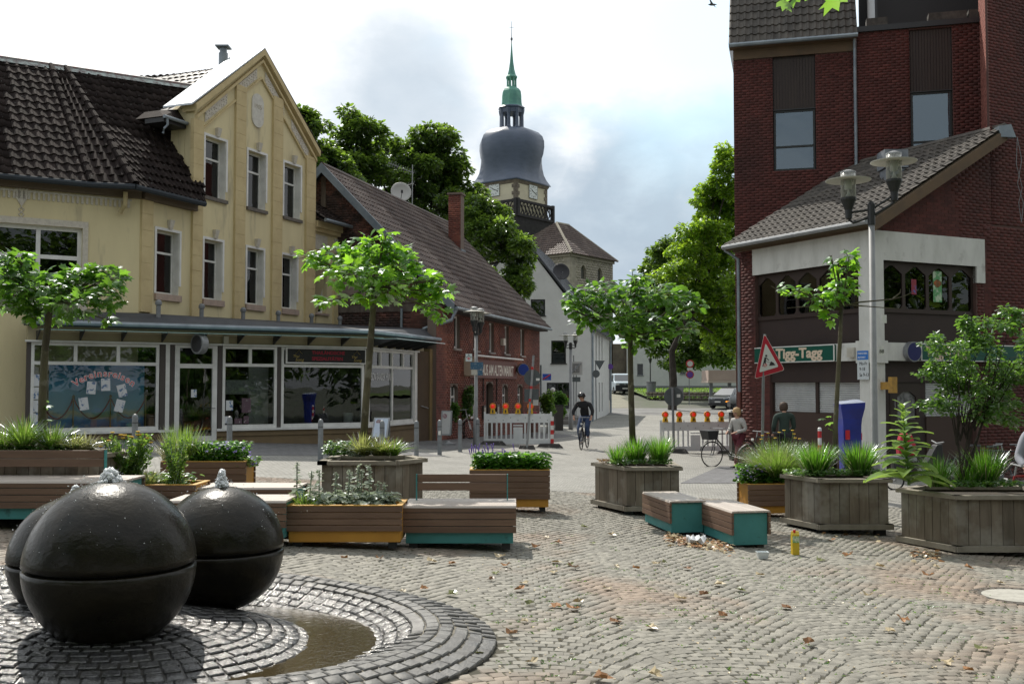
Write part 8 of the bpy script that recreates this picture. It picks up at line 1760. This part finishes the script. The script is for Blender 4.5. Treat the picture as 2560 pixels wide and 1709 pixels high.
def bush(label, u, v, ru, rv, y, n, size, mat, seed, ubase, vbase, name='potted_bush'):
    s = y/FPX; R2 = random.Random(seed); c = px(u, v, y); q = px(ubase, vbase, y); t = thing(name, label, 'plant', (q.x, q.y, gzf(q.x, q.y))); b = MB(); b.tube([(q.x, q.y, gzf(q.x, q.y)), c], [.03, .01], 5); b.build('stem', m_bark2, t); sub = []
    for _ in range(16):
        d = Vector((R2.gauss(0, 1), R2.gauss(0, 1), R2.gauss(0, 1))).normalized()*R2.uniform(.3, 1); sub.append((c+Vector((d.x*ru*s, d.y*ru*s*.7, d.z*rv*s)), ru*s*.35, ru*s*.3, rv*s*.28))
    bulk('leaves', LF_TW, cloud(sub, n, size, R2, .2, .3, .3), mat, t); return t
bush('dark climbing bush left of the inn door, beside the lamp pole', 1162, 1010, 24, 48, 36.0, 2600, .10, m_ls, 61, 1160, 1100); bush('dark bush against the left wall of the inn', 1132, 1025, 14, 30, 35.2, 900, .10, m_ls, 65, 1130, 1095)
bush('tall oleander with yellowish leaves in a tub right of the inn', 1368, 1010, 16, 32, 45.0, 900, .16, m_g3, 62, 1368, 1070); bush('dark rounded bush in a dark tub before the white house', 1400, 1008, 26, 30, 50.0, 1800, .16, m_ls, 63, 1398, 1060)
bush('red flowered geranium behind the inn barrier', 1330, 1040, 18, 8, 40.0, 300, .10, m_ls, 64, 1330, 1070)
M = []; R2 = random.Random(3)
for _ in range(60): q = px(R2.uniform(1305, 1355), R2.uniform(1030, 1046), 39.8); M.append(basis((.035, 0, 0), (0, .035, 0), (0, 0, .03), q))
bulk('red_flowers', ICO, M, Mt('petal_red', (.35, .02, .05), .6), None, 'deep red geranium flowers behind the inn barrier', 'flowers', kind='stuff')
for (u0, u1, v0, v1, y, lb) in ((1374, 1387, 1012, 1052, 46, 'grey square tub right of the inn barrier'), (1387, 1409, 1014, 1054, 49.5, 'dark square tub under the rounded bush')):
    a = px(u0, v0, y); b2 = px(u1, v1, y); g = gzf(a.x, y); t = thing('plant_tub', lb, 'tub', ((a.x+b2.x)/2, y, g)); b = MB(); c = ((a.x+b2.x)/2, y+.2); w = (b2.x-a.x)/2; b.ring([[(c[0]+sx_*w*.9, c[1]+sy_*w*.9, g) for sx_, sy_ in ((-1, -1), (1, -1), (1, 1), (-1, 1))], [(c[0]+sx_*w, c[1]+sy_*w, a.z) for sx_, sy_ in ((-1, -1), (1, -1), (1, 1), (-1, 1))]]); b.build('tub', Mt('tub_dark', (.06, .055, .05), .7), t)
    b = MB(); b.box(c[0]-w*1.05, c[0]+w*1.05, c[1]-w*1.05, c[1]+w*1.05, a.z+.002, a.z+.05); b.build('rim', m_dark, t)
t = thing('globe_lamp', 'white globe garden lamp among the tubs before the white house', 'lamp', px(1383, 1050, 47)); b = MB(); q = px(1382, 974, 47); b.tube([px(1381, 1050, 47), q], .02, 6); b.build('pole', m_grey, t); b = MB(); b.lathe([(.003, -.11), (.06, -.09), (.10, -.04), (.11, 0), (.10, .04), (.06, .09), (.003, .11)], q, 14); b.build('globe', Mt('globe', (.6, .6, .58), .3), t, smooth=True)
q = px(1398, 1032, 57); b = MB(); g = gzf(q.x, 57); b.box(q.x-1.2, q.x+1.2, 57, 62, g, g+.2); b.box(q.x-1.2, q.x+1.2, 58, 62, g+.2, g+.4); _tag(b.build('entrance_steps', Mt('step_stone', (.16, .15, .14), .85), None), 'dark stone steps up to the white house doorway', 'steps')
wl = thing('lawn_wall', 'low rubble retaining wall along the church lawn', 'wall', (12, 92, .2)); A_ = px(1622, 1000, 92); f = Fr((A_.x, 93), (1, -.33)); zt_ = px(1640, 978, 92).z; L_ = 13; M = []
b = MB(); b.fbox(f, 0, L_, gzf(A_.x, 92)-.8, zt_-.05, -.5, 0); b.build('core', m_mord, wl); R2 = random.Random(4)
for r_ in range(6):
    a = -.2+R2.random()*.2
    while a < L_: w_ = R2.uniform(.3, .6); h_ = .23; z = zt_-.16-r_*.24; M.append(basis((f.d.x*(w_-.03), f.d.y*(w_-.03), 0), (0, 0, h_-.03), (f.n.x*R2.uniform(.04, .08), f.n.y*.06, 0), f.pt(a+w_/2, z, -.01))); a += w_
pieces('stone', BRICK, M, m_stone2, wl, 60)
t = thing('site_container', 'long pale pink box on legs beyond the street beside the brick block', 'container', px(1820, 1000, 84)); a = px(1771, 925, 84); b2 = px(1880, 960, 84); b = MB(); b.box(a.x, b2.x, 84, 87, b2.z+.30, a.z); b.build('box', Mt('pale_pink', (.42, .33, .28), .8, (.36, .28, .24), 1.0), t); b = MB(); b.box(a.x-.05, b2.x+.05, 83.95, 87.05, b2.z+.12, b2.z+.28); b.build('sill', Mt('pale_pink2', (.48, .40, .34), .8), t)
b = MB(); g = gzf(a.x, 84)
for x in (a.x+.3, a.x+1.8, b2.x-.3): b.box(x-.12, x+.12, 84.4, 84.7, g, b2.z+.11)
b.build('leg', m_grey, t)
t = thing('litter_bin', 'grey litter bin at the corner of the church lawn', 'bin', px(1628, 978, 96)); q = px(1628, 978, 96); b = MB(); b.lathe([(.38, 0), (.42, .5), (.45, 1.0), (.40, 1.05)], (q.x, q.y, q.z-.2), 12); b.build('body', m_grey, t); b = MB(); b.lathe([(.46, 1.0), (.46, 1.08), (.2, 1.12)], (q.x, q.y, q.z-.2), 12); b.build('lid', m_dark, t)
t = thing('park_lamp', 'thin old fashioned lamp post in front of the far white house', 'lamp', px(1626, 975, 104)); q = px(1626, 975, 104); b = MB(); b.lathe([(.07, 0), (.05, 2.6), (.05, 2.7)], q, 8); b.build('pole', m_dark, t); b = MB(); b.lathe([(.08, 2.7), (.18, 3.1), (.22, 3.15), (.03, 3.4)], q, 6); b.build('lantern', m_dark, t)
pp_ = px(1866, 1018, 27.8); t = thing('stone_pier', 'low dark brick pier behind the woman at the pub corner', 'pier', (pp_.x, pp_.y, gzf(pp_.x, pp_.y)))
a = px(1829, 1030, 29.9); b2 = px(1866, 1030, 29.9); g = gzf(a.x, 30)
b = MB(); b.box(a.x, b2.x, 29.9, 30.3, g, a.z); b.build('body', Mt('pier_dark', (.06, .05, .045), .9, (.04, .035, .03), 4), t); b = MB(); b.box(a.x-.04, b2.x+.04, 29.85, 30.35, a.z, a.z+.06); b.build('cap', m_conc, t)
q = px(1780, 12, 40); t = thing('bird', 'small gull flying at the top of the sky', 'bird', q); b = MB()
b.lathe([(.004, -.16), (.04, -.08), (.05, 0), (.035, .1), (.004, .2)], q, 8, axis=Matrix.Rotation(math.pi/2, 3, 'Y')); b.quad(q+Vector((-.05, 0, .02)), q+Vector((.06, 0, .02)), q+Vector((-.10, -.25, .10)), q+Vector((-.14, -.22, .10))); b.quad(q+Vector((-.10, -.25, .10)), q+Vector((-.02, -.25, .10)), q+Vector((-.34, -.5, .02))); b.quad(q+Vector((-.05, 0, .02)), q+Vector((.06, 0, .02)), q+Vector((.08, .3, .16)), q+Vector((-.02, .3, .16))); b.quad(q+Vector((-.02, .3, .16)), q+Vector((.08, .3, .16)), q+Vector((.30, .55, .06)))
b.build('body', Mt('gull_grey', (.12, .12, .12), .7), t)
def skin(name, joints, edges, mat, parent, sub=2, root=0, smooth=True):
    """one continuous surface grown over a joint skeleton; joints = [(x,y,z,rx,ry)]"""
    me = bpy.data.meshes.new(name); me.from_pydata([j[:3] for j in joints], edges, []); o = bpy.data.objects.new(name, me); COL.objects.link(o)
    m = o.modifiers.new('s', 'SKIN'); m.use_smooth_shade = True
    for i, v in enumerate(me.skin_vertices[0].data): v.radius = (joints[i][3], joints[i][4] if len(joints[i]) > 4 else joints[i][3]); v.use_root = (i == root)
    s_ = o.modifiers.new('u', 'SUBSURF'); s_.levels = sub; s_.render_levels = sub
    dg = bpy.context.evaluated_depsgraph_get(); m2 = bpy.data.meshes.new_from_object(o.evaluated_get(dg)); m2.name = name; m2.materials.clear(); m2.materials.append(mat)
    COL.objects.unlink(o); bpy.data.objects.remove(o); bpy.data.meshes.remove(me)
    o = bpy.data.objects.new(name, m2); COL.objects.link(o); o.parent = parent; XF[o] = XF[parent]; return o
m_skin = Mt('skin', (.50, .29, .21), .6); m_hair_b = Mt('hair_blond', (.38, .25, .12), .7, (.28, .18, .08), 30); m_hair_d = Mt('hair_dark', (.045, .028, .02), .7, (.07, .045, .03), 30)
def person(label, loc, rz, H, J, top, bottom, hair, shoes, helmet=False, jacket_long=False, hairmat=None):
    """J: joint positions in metres for a 1.75 m figure facing -y; body, then clothes as children"""
    k = H/1.75; t = thing('person', label, 'person', loc, rz); S = lambda p, r, r2=None: (p[0]*k, p[1]*k, p[2]*k, r*k, (r2 or r)*k)
    P = J; jt = []; ed = []
    def add(p, r, link=None, r2=None):
        jt.append(S(p, r, r2));
        if link is not None: ed.append((link, len(jt)-1))
        return len(jt)-1
    lerp = lambda a, b_, f_: tuple(a[i]+(b_[i]-a[i])*f_ for i in range(3))
    pel = add(P['pel'], .09, None, .07); ch = add(lerp(P['pel'], P['neck'], .55), .105, pel, .07); sh = add(lerp(P['pel'], P['neck'], .88), .085, ch, .06); nk = add(P['neck'], .052, sh); hd0 = add(lerp(P['neck'], P['head'], .45), .060, nk); hd = add(P['head'], .092, hd0, .098); add(lerp(P['neck'], P['head'], 1.45), .060, hd)
    for s in 'LR':
        a = add(P['sh'+s], .062, sh); e = add(P['el'+s], .043, a); w = add(P['ha'+s], .030, e); d = Vector(P['ha'+s])-Vector(P['el'+s]); d.normalize(); pm = tuple(Vector(P['ha'+s])+d*.07); h_ = add(pm, .032, w, .02)
        for q in (-.025, -.008, .009, .026): add((pm[0]+q+d.x*.07, pm[1]+d.y*.07-.01, pm[2]+d.z*.07), .0085, h_)
        add((pm[0]+(.045 if s == 'L' else -.045), pm[1]-.02, pm[2]+d.z*.03), .010, h_)
        hp = add(P['hp'+s], .075, pel); kn = add(P['kn'+s], .062, hp); an = add(P['an'+s], .042, kn); add(P['to'+s], .038, an)
    skin('body', jt, ed, m_skin, t, 1, pel)
    hd_ = Vector(P['head'])*k; face = Vector(P.get('face', (0, -1, 0)))
    j = []; e = []
    def tadd(p, r, l=None, r2=None):
        j.append(S(p, r, r2));
        if l is not None: e.append((l, len(j)-1))
        return len(j)-1
    a0 = tadd(lerp(P['pel'], P['neck'], -.16 if not jacket_long else -.28), .160, None, .135); a1 = tadd(lerp(P['pel'], P['neck'], .3), .145, a0, .12); a2 = tadd(lerp(P['pel'], P['neck'], .65), .165, a1, .125); a3 = tadd(lerp(P['pel'], P['neck'], .90), .130, a2, .10); tadd(lerp(P['pel'], P['neck'], 1.02), .062, a3)
    for s in 'LR': q = tadd(P['sh'+s], .082, a3); q = tadd(P['el'+s], .060, q); tadd(lerp(P['el'+s], P['ha'+s], .92), .044, q)
    skin('jacket', j, e, top, t, 2, a0)
    j = []; e = []; a0 = tadd(P['pel'], .150, None, .125)
    for s in 'LR': q = tadd(P['hp'+s], .115, a0); q = tadd(P['kn'+s], .082, q); tadd(lerp(P['kn'+s], P['an'+s], .93), .066, q)
    skin('trousers', j, e, bottom, t, 2, a0)
    for s in 'LR':
        an, to = Vector(P['an'+s])*k, Vector(P['to'+s])*k; b = MB(); d = (to-an); d.z = 0; d.normalize(); x = Vector((-d.y, d.x, 0)); c = an-Vector((0, 0, .03)); b.ring([[c-d*.07+x*q*.035+Vector((0, 0, z)) for q, z in ((-1, -.03), (1, -.03), (1, .05), (-1, .05))], [c+d*.06+x*q*.045+Vector((0, 0, z)) for q, z in ((-1, -.035), (1, -.035), (1, .03), (-1, .03))], [c+d*.19+x*q*.03+Vector((0, 0, z)) for q, z in ((-1, -.035), (1, -.035), (1, -.005), (-1, -.005))]]); b.build('shoe', shoes, t, local=True, bevel=.01)
    A = face.normalized(); X = A.cross(Vector((0, 0, 1))).normalized(); U = X.cross(A); Mh = Matrix((X, A, U)).transposed()
    b = MB(); b.lathe([(.003, .135), (.07, .115), (.100, .06), (.106, 0), (.102, -.04), (.085, -.085), (.05, -.10)] if not helmet else [(.003, .125), (.06, .11), (.095, .06), (.10, .02), (.09, -.03)], hd_-A*.012, 18)
    n = [Vector(q) for q in b.v]; b.f = [f for f in b.f if not all((n[i]-hd_).dot(A) > .035 and (n[i]-hd_).z < .05 for i in f)]; b.build('hair', hairmat, t, local=True, smooth=True)
    b = MB(); o_ = hd_+A*.088; b.ring([[o_+X*q*.014+U*z for q, z in ((-1, -.03), (1, -.03), (.5, .02), (-.5, .02))], [o_+A*.028+X*q*.007+U*z for q, z in ((-1, -.025), (1, -.025), (.5, .0), (-.5, .0))]]); b.build('nose', m_skin, t, local=True)
    b = MB()
    for q in (-1, 1): b.lathe([(.003, -.01), (.012, 0), (.003, .01)], o_+X*q*.033+U*.022, 8)
    b.build('eyes', m_dark, t, local=True)
    b = MB(); b.box(-.02, .02, -.004, .004, -.004, .004); b.v = [tuple(o_-U*.055+X*v[0]+A*v[1]+U*v[2]) for v in b.v]; b.build('mouth', Mt('lips', (.35, .12, .10), .6), t, local=True)
    if helmet:
        b = MB(); b.lathe([(.003, .165), (.06, .155), (.10, .12), (.125, .065), (.13, .03), (.115, .015), (.10, .03)], hd_-A*.01, 20); hm = b.build('helmet', Mt('helmet_black', (.02, .02, .022), .3), t, local=True, smooth=True); b = MB()
        for q in (-.05, 0, .05): b.tube([hd_+X*q+A*.10+U*.09, hd_+X*q+U*.166, hd_+X*q-A*.1+U*.10], .008, 4)
        b.build('vent', m_grey, hm, local=True)
    return t
def wheel_parts(t, c, r, ax_, nm='wheel'):
    """a bicycle wheel in the plane spanned by z and ax_"""
    n_ = Vector((ax_[1], -ax_[0], 0)).normalized(); A = Matrix((Vector(ax_).normalized(), Vector((0, 0, 1)), n_)).transposed(); b = MB(); rs = []
    for i in range(30):
        a = 2*math.pi*i/30; d = A @ Vector((math.cos(a), math.sin(a), 0)); cc_ = Vector(c)+d*r; rs.append([cc_+d*.018*math.cos(q)+n_*.018*math.sin(q) for q in (0, 1.57, 3.14, 4.71)])
    rs.append(rs[0]); b.ring(rs, cap=False); w = b.build(nm, Mt('tyre', (.015, .015, .016), .8), t, local=True)
    b = MB()
    for i in range(16): a = 2*math.pi*i/16; d = A @ Vector((math.cos(a), math.sin(a), 0)); b.tube([Vector(c)+d*.02, Vector(c)+d*(r-.02)], .0018, 3)
    b.lathe([(.02, -.03), (.02, .03)], c, 8, axis=A); b.build('spokes', m_steel, w, local=True)
def bicycle(label, loc, rz, mat, basket=False, group=None, extra=True):
    """length along local y, front towards -y"""
    t = thing('bicycle', label, 'bicycle', loc, rz); r = .34; wheel_parts(t, (0, -.55, r), r-.02, (0, 1, 0)); wheel_parts(t, (0, .52, r), r-.02, (0, 1, 0)); b = MB()
    hd = (0, -.38, .86); bb = (0, .05, .30); st = (0, .20, .86)
    for p in ([hd, (0, -.42, .74), bb], [hd, st] if mat is not m_white else [(0, -.42, .74), (0, -.1, .42), bb], [bb, st], [bb, (0, .52, r)], [st, (0, .52, r)]): b.tube(p, .016, 6)
    b.tube([hd, (0, -.46, .62), (.05, -.50, .5), (.05, -.55, r)], .012, 5); b.tube([(0, -.46, .62), (-.05, -.50, .5), (-.05, -.55, r)], .012, 5); b.build('frame', mat, t, local=True)
    b = MB(); b.tube([hd, (0, -.36, .98)], .013, 6); b.tube([(-.30, -.22, .99), (-.22, -.36, 1.0), (.22, -.36, 1.0), (.30, -.22, .99)], .012, 6); b.build('handlebar', m_steel, t, local=True)
    b = MB(); b.hexa([(-.03, .05, .93), (.03, .05, .93), (.10, .32, .93), (-.10, .32, .93), (-.02, .06, .98), (.02, .06, .98), (.07, .30, .98), (-.07, .30, .98)]); b.build('saddle', m_dark, t, local=True, bevel=.01)
    b = MB(); b.lathe([(.003, -.01), (.09, -.01), (.09, .01), (.003, .01)], bb, 14, axis=Matrix.Rotation(math.pi/2, 3, 'Y')); b.tube([bb, (.09, .05, .30), (.09, .10, .15)], .01, 4); b.tube([bb, (-.09, .05, .30), (-.09, .0, .45)], .01, 4); b.build('crank', m_grey, t, local=True)
    b = MB()
    for y_ in (-.55, .52):
        rs = [Vector((0, y_+(r+.03)*math.cos(a), r+(r+.03)*math.sin(a))) for a in np.linspace(.3, 2.9, 9)]; b.ring([[p+Vector((-.03, 0, 0)), p+Vector((.03, 0, 0))] for p in rs], cap=False, close=False)
    b.build('mudguard', m_dark, t, local=True)
    if basket: b = MB(); b.ring([[(-.15, -.75, .72), (.15, -.75, .72), (.15, -.50, .72), (-.15, -.50, .72)], [(-.19, -.80, .95), (.19, -.80, .95), (.19, -.46, .95), (-.19, -.46, .95)]]); b.build('basket', m_dark, t, local=True)
    if extra: b = MB(); b.lathe([(.003, 0), (.03, .0), (.035, .04), (.003, .045)], (0, -.47, .80), 10, axis=Matrix.Rotation(math.pi/2, 3, 'X')); b.build('headlight', m_white, t, local=True)
    return t
m_blkc = Mt('black_cloth', (.014, .015, .018), .8); m_jean = Mt('blue_jeans', (.035, .06, .13), .85, (.05, .08, .16), 12)
p = gnd(1461, 1122); bicycle('black city bicycle ridden by the helmeted cyclist', (p.x, p.y, p.z), math.radians(-14), m_dark)
Jc = dict(pel=(0, .18, 1.00), neck=(-.02, -.10, 1.50), head=(-.06, -.16, 1.64), face=(-.25, -1, -.25), shL=(.19, -.05, 1.43), shR=(-.21, -.07, 1.43), elL=(.30, -.16, 1.20), elR=(-.33, -.18, 1.20), haL=(.27, -.26, 1.04), haR=(-.29, -.26, 1.04),
          hpL=(.11, .12, .96), hpR=(-.11, .10, .96), knL=(.13, -.22, .72), knR=(-.14, -.16, .62), anL=(.12, -.02, .38), anR=(-.13, .10, .20), toL=(.12, -.14, .34), toR=(-.13, -.02, .15))
person('cyclist with black helmet and jacket riding towards the square', (p.x, p.y, p.z), math.radians(-14), 1.72, Jc, m_blkc, m_jean, None, Mt('pale_shoe', (.45, .43, .40), .7), helmet=True, hairmat=m_hair_d)
y = 26.6; xw = xa(1845, y); g = gzf(xw, y)
Jw = dict(pel=(0, 0, .93), neck=(0, -.05, 1.43), head=(0, -.09, 1.58), face=(0, -1, -.3), shL=(.17, -.02, 1.36), shR=(-.17, -.02, 1.36), elL=(.25, .02, 1.10), elR=(-.23, -.10, 1.10), haL=(.14, -.30, 1.02), haR=(-.14, -.32, 1.02),
          hpL=(.09, 0, .90), hpR=(-.09, 0, .90), knL=(.10, -.16, .50), knR=(-.09, .08, .50), anL=(.10, -.26, .09), anR=(-.09, .30, .14), toL=(.10, -.40, .03), toR=(-.09, .20, .03))
person('blond woman in a light grey blazer and dark red trousers pushing a bicycle', (xw, y, g), math.radians(-52), 1.56, Jw, Mt('grey_blazer', (.40, .39, .37), .85, (.34, .33, .31), 8), Mt('maroon_trousers', (.10, .018, .028), .85), None, m_dark, jacket_long=True, hairmat=m_hair_b)
bicycle('dark bicycle with front basket pushed by the blond woman', (xw-.17, y+.28, g), math.radians(-66), m_dark, basket=True)
y = 25.6; xm = xa(1958, y)
Jm = dict(pel=(0, 0, .95), neck=(0, .03, 1.50), head=(0, -.02, 1.64), face=(.25, -1, -.5), shL=(.21, .02, 1.42), shR=(-.21, .02, 1.42), elL=(.27, .0, 1.14), elR=(-.27, .0, 1.14), haL=(.20, -.20, .98), haR=(-.20, -.20, .98),
          hpL=(.10, 0, .92), hpR=(-.10, 0, .92), knL=(.11, -.04, .50), knR=(-.11, .02, .50), anL=(.11, .02, .08), anR=(-.11, .04, .08), toL=(.11, -.12, .03), toR=(-.11, -.10, .03))
person('man with short dark hair in a dark green sweater seen from behind at the shutters', (xm, y, gzf(xm, y)), math.radians(188), 1.70, Jm, Mt('green_sweater', (.030, .050, .042), .9, (.022, .038, .032), 10), m_blkc, None, m_dark, hairmat=m_hair_d)
bicycle('bicycle leaning in the shade beside the man in green', (xa(1925, 25.4), 25.4, gzf(xa(1925, 25.4), 25.4)), math.radians(-75), m_dark)
y = 13.6; xr = xa(2590, y); Jr = dict(Jm); Jr.update(haR=(-.30, -.34, .98), elR=(-.36, -.12, 1.10), shR=(-.24, .0, 1.40))
person('passer-by in a grey sweater cut off by the right edge of the picture', (xr+.12, y, gzf(xr, y)), math.radians(-20), 1.72, Jr, Mt('grey_sweater', (.26, .27, .31), .9), m_jean, None, m_dark, hairmat=m_hair_d)
bicycle('red bicycle held by the passer-by at the right edge', (xr-.02, y-.25, gzf(xr, y)), math.radians(-100), Mt('bike_red', (.30, .03, .03), .4))
y = 23.0
for i, (u, rz, lb) in enumerate(((2455, 60, 'dark bicycle parked against the pub front at the right'), (2500, 75, 'second dark bicycle parked against the pub front'))): x = xa(u, y); bicycle(lb, (x, y, gzf(x, y)), math.radians(rz), m_dark)
x = xa(2290, 21.5); t = thing('scooter', 'dark parked scooter with a red rucksack on it behind the mullein', 'scooter', (x, 21.5, gzf(x, 21.5))); b = MB()
b.ring([[(-.55, -.16, .35), (-.50, .16, .35), (-.5, .16, .6), (-.55, -.16, .6)], [(.0, -.14, .22), (.0, .14, .22), (.0, .14, .34), (.0, -.14, .34)], [(.35, -.15, .3), (.35, .15, .3), (.35, .13, .95), (.35, -.13, .95)], [(.52, -.1, .5), (.52, .1, .5), (.48, .1, .98), (.48, -.1, .98)]]); b.build('body', m_dark, t, local=True, bevel=.02)
b = MB(); b.hexa([(-.65, -.13, .62), (-.05, -.13, .62), (-.05, .13, .62), (-.65, .13, .62), (-.7, -.1, .74), (-.05, -.11, .70), (-.05, .11, .70), (-.7, .1, .74)]); b.build('seat', m_grey, t, local=True, bevel=.02); b = MB(); b.tube([(.42, -.3, 1.02), (.4, 0, .98), (.42, .3, 1.02)], .015, 6); b.build('handlebar', m_steel, t, local=True)
for xx in (-.48, .5): wheel_parts(t, (xx, 0, .22), .19, (1, 0, 0))
bp = thing('rucksack', 'red and grey rucksack on the parked scooter', 'bag', (x-.25, 21.5, gzf(x, 21.5)+.74)); b = MB(); b.ring([[(-.16, -.12, 0), (.16, -.12, 0), (.16, .1, 0), (-.16, .1, 0)], [(-.18, -.14, .2), (.18, -.14, .2), (.17, .1, .2), (-.17, .1, .2)], [(-.11, -.08, .44), (.11, -.08, .44), (.11, .08, .44), (-.11, .08, .44)]]); b.build('bag', Mt('bag_red', (.35, .02, .04), .7), bp, local=True, bevel=.03); b = MB(); b.box(-.08, .08, -.17, -.13, .05, .22); b.build('pocket', m_steel, bp, local=True)
p = gnd(1160, 1098); bicycle('white framed bicycle parked in front of the inn', (p.x-.3, p.y+.5, p.z), math.radians(70), m_white)
t = thing('person', 'small figure bending beside the dark car at the street corner', 'person') if False else None
q = px(1832, 1012, 74); g = gzf(q.x, 74); t = thing('motorcycle', 'small parked motorcycle with pale fairing beside the dark car', 'motorcycle', (q.x, 74, g)); b = MB(); b.lathe([(.003, -.35), (.25, -.25), (.34, 0), (.22, .3), (.003, .4)], (0, -.2, 1.0), 12); b.build('fairing', m_steel, t, local=True, smooth=True); b = MB(); b.box(-.2, .2, -.2, 1.0, .45, .85); b.box(-.3, .3, -.1, .1, 1.2, 1.28); b.build('body', m_dark, t, local=True, bevel=.05)
for yy in (-.6, .9): wheel_parts(t, (0, yy, .32), .28, (0, 1, 0))
def loft(rows, w):
    """rows: (y, z_bottom, z_belt, z_roof, half width low, half width top)"""
    return [[(-a, y, z0), (a, y, z0), (a*1.0, y, z1), (c, y, z2), (-c, y, z2), (-a, y, z1)] for y, z0, z1, z2, a, c in rows]
def car(label, loc, rz, rows, paint, lower, glass_rows, wheels, wr, wid, name='parked_car', orange=False):
    t = thing(name, label, 'van' if name == 'van' else 'car', loc, rz); b = MB(); b.ring(loft(rows, wid)); b.build('body', paint, t, local=True, smooth=False, bevel=.05)
    b = MB()
    for (x0, x1, y0, z0, y1, z1, s) in glass_rows['front']: b.quad((-x0, y0, z0), (x0, y0, z0), (x1, y1, z1), (-x1, y1, z1))
    b.build('windscreen', m_cargl, t, local=True); b = MB()
    for sx_ in (-1, 1):
        for q in glass_rows['side']: b.quad(*[(sx_*q_[0], q_[1], q_[2]) for q_ in (q if sx_ > 0 else q[::-1])])
    b.build('side_window', m_cargl, t, local=True)
    for (xx, yy) in wheels:
        b = MB(); A = Matrix.Rotation(math.pi/2, 3, 'Y'); b.lathe([(wr*.6, -.11), (wr, -.10), (wr, .10), (wr*.6, .11)], (xx, yy, wr), 18, axis=A); w = b.build('wheel', MC['tyre'], t, local=True); b = MB(); b.lathe([(.003, -.115), (wr*.6, -.10), (wr*.6, .10), (.003, .115)], (xx, yy, wr), 10, axis=A); b.build('rim', m_steel, w, local=True)
    return t
m_cargl = Mt('car_glass', (.03, .04, .045), .06, spec=.9, coat=1); m_van = Mt('van_paint', (.42, .50, .56), .35, coat=.6); m_vanl = Mt('van_dark', (.02, .022, .028), .5); m_carp = Mt('car_paint', (.05, .055, .065), .28, metal=.3, coat=.9)
vp = px(1548, 975, 104); g = gzf(vp.x, 104)
vr = [(-2.3, .35, .95, .98, .86, .80), (-2.25, .28, 1.05, 1.08, .93, .86), (-1.5, .28, 1.12, 1.22, .95, .88), (-.85, .28, 1.15, 1.88, .95, .74), (-.5, .28, 1.15, 1.97, .95, .74), (2.3, .28, 1.15, 1.97, .95, .74), (2.45, .4, 1.1, 1.85, .92, .70)]
va = car('light blue van with dark front bumper parked at the top of the ramp', (vp.x, 104, g), math.radians(8), vr, m_van, m_vanl, dict(front=[(.82, .68, -1.53, 1.22, -.90, 1.86, 1)], side=[((.96, -1.2, 1.2), (.96, -.2, 1.2), (.78, -.2, 1.85), (.80, -.75, 1.85)), ((.96, -.1, 1.2), (.96, 2.2, 1.2), (.78, 2.2, 1.85), (.78, -.1, 1.85))]), ((-.86, -1.5), (.86, -1.5), (-.86, 1.5), (.86, 1.5)), .34, .95, 'van')
b = MB(); b.box(-.94, .94, -2.38, -2.2, .28, .82); b.build('bumper', m_vanl, va, local=True, bevel=.03); b = MB(); b.box(-.55, .55, -2.33, -2.28, .84, .96); b.build('grille', m_dark, va, local=True)
for s in (-1, 1):
    b = MB(); b.box(s*.72-.15, s*.72+.15, -2.34, -2.24, .82, 1.02); b.build('headlight', Mt('headlight', (.5, .52, .54), .15, spec=.9), va, local=True); b = MB(); b.box(s*1.08-.1, s*1.08+.1, -1.2, -1.1, 1.2, 1.4); b.build('mirror', m_vanl, va, local=True)
b = MB(); b.box(-.26, .26, -2.41, -2.39, .45, .56); b.build('number_plate', m_white, va, local=True); b = MB(); b.lathe([(.003, 0), (.07, 0), (.07, .02), (.003, .02)], (0, -2.34, .90), 12, axis=Matrix.Rotation(math.pi/2, 3, 'X')); b.build('badge', m_steel, va, local=True)
cp = px(1828, 1014, 80); g = gzf(cp.x, 80)
cr_ = [(-2.0, .30, .68, .70, .72, .60), (-1.92, .22, .82, .84, .84, .72), (-1.2, .22, .98, 1.04, .89, .76), (-.35, .22, 1.02, 1.52, .89, .60), (.3, .22, 1.02, 1.58, .89, .60), (1.5, .22, 1.05, 1.48, .89, .60), (1.95, .3, 1.0, 1.05, .85, .62)]
ca_ = car('dark electric hatchback with lit orange indicator parked beside the lawn wall', (cp.x-.1, 80, g), math.radians(-38), cr_, m_carp, m_dark, dict(front=[(.74, .58, -1.18, 1.05, -.38, 1.50, 1)], side=[((.90, -.9, 1.06), (.90, .35, 1.06), (.64, .3, 1.50), (.64, -.3, 1.46)), ((.90, .42, 1.06), (.90, 1.6, 1.1), (.66, 1.35, 1.44), (.64, .38, 1.50))]), ((-.80, -1.25), (.80, -1.25), (-.80, 1.3), (.80, 1.3)), .36, .89)
b = MB(); b.box(-.80, .80, -2.03, -1.9, .24, .45); b.build('bumper', m_dark, ca_, local=True, bevel=.03); b = MB(); b.box(-.24, .24, -2.05, -2.035, .46, .57); b.build('number_plate', m_white, ca_, local=True)
for s in (-1, 1): b = MB(); b.hexa([(s*.45, -2.0, .72), (s*.80, -1.93, .72), (s*.82, -1.80, .72), (s*.5, -1.9, .72), (s*.45, -1.99, .84), (s*.80, -1.92, .88), (s*.82, -1.8, .88), (s*.5, -1.88, .84)]); b.build('headlight', MC['headlight'], ca_, local=True)
b = MB(); b.box(.62, .88, -2.0, -1.86, .50, .58); b.build('indicator', Mt('indicator_orange', (.8, .3, .02), .4, emit=(1, .35, .03), estr=1.5), ca_, local=True)
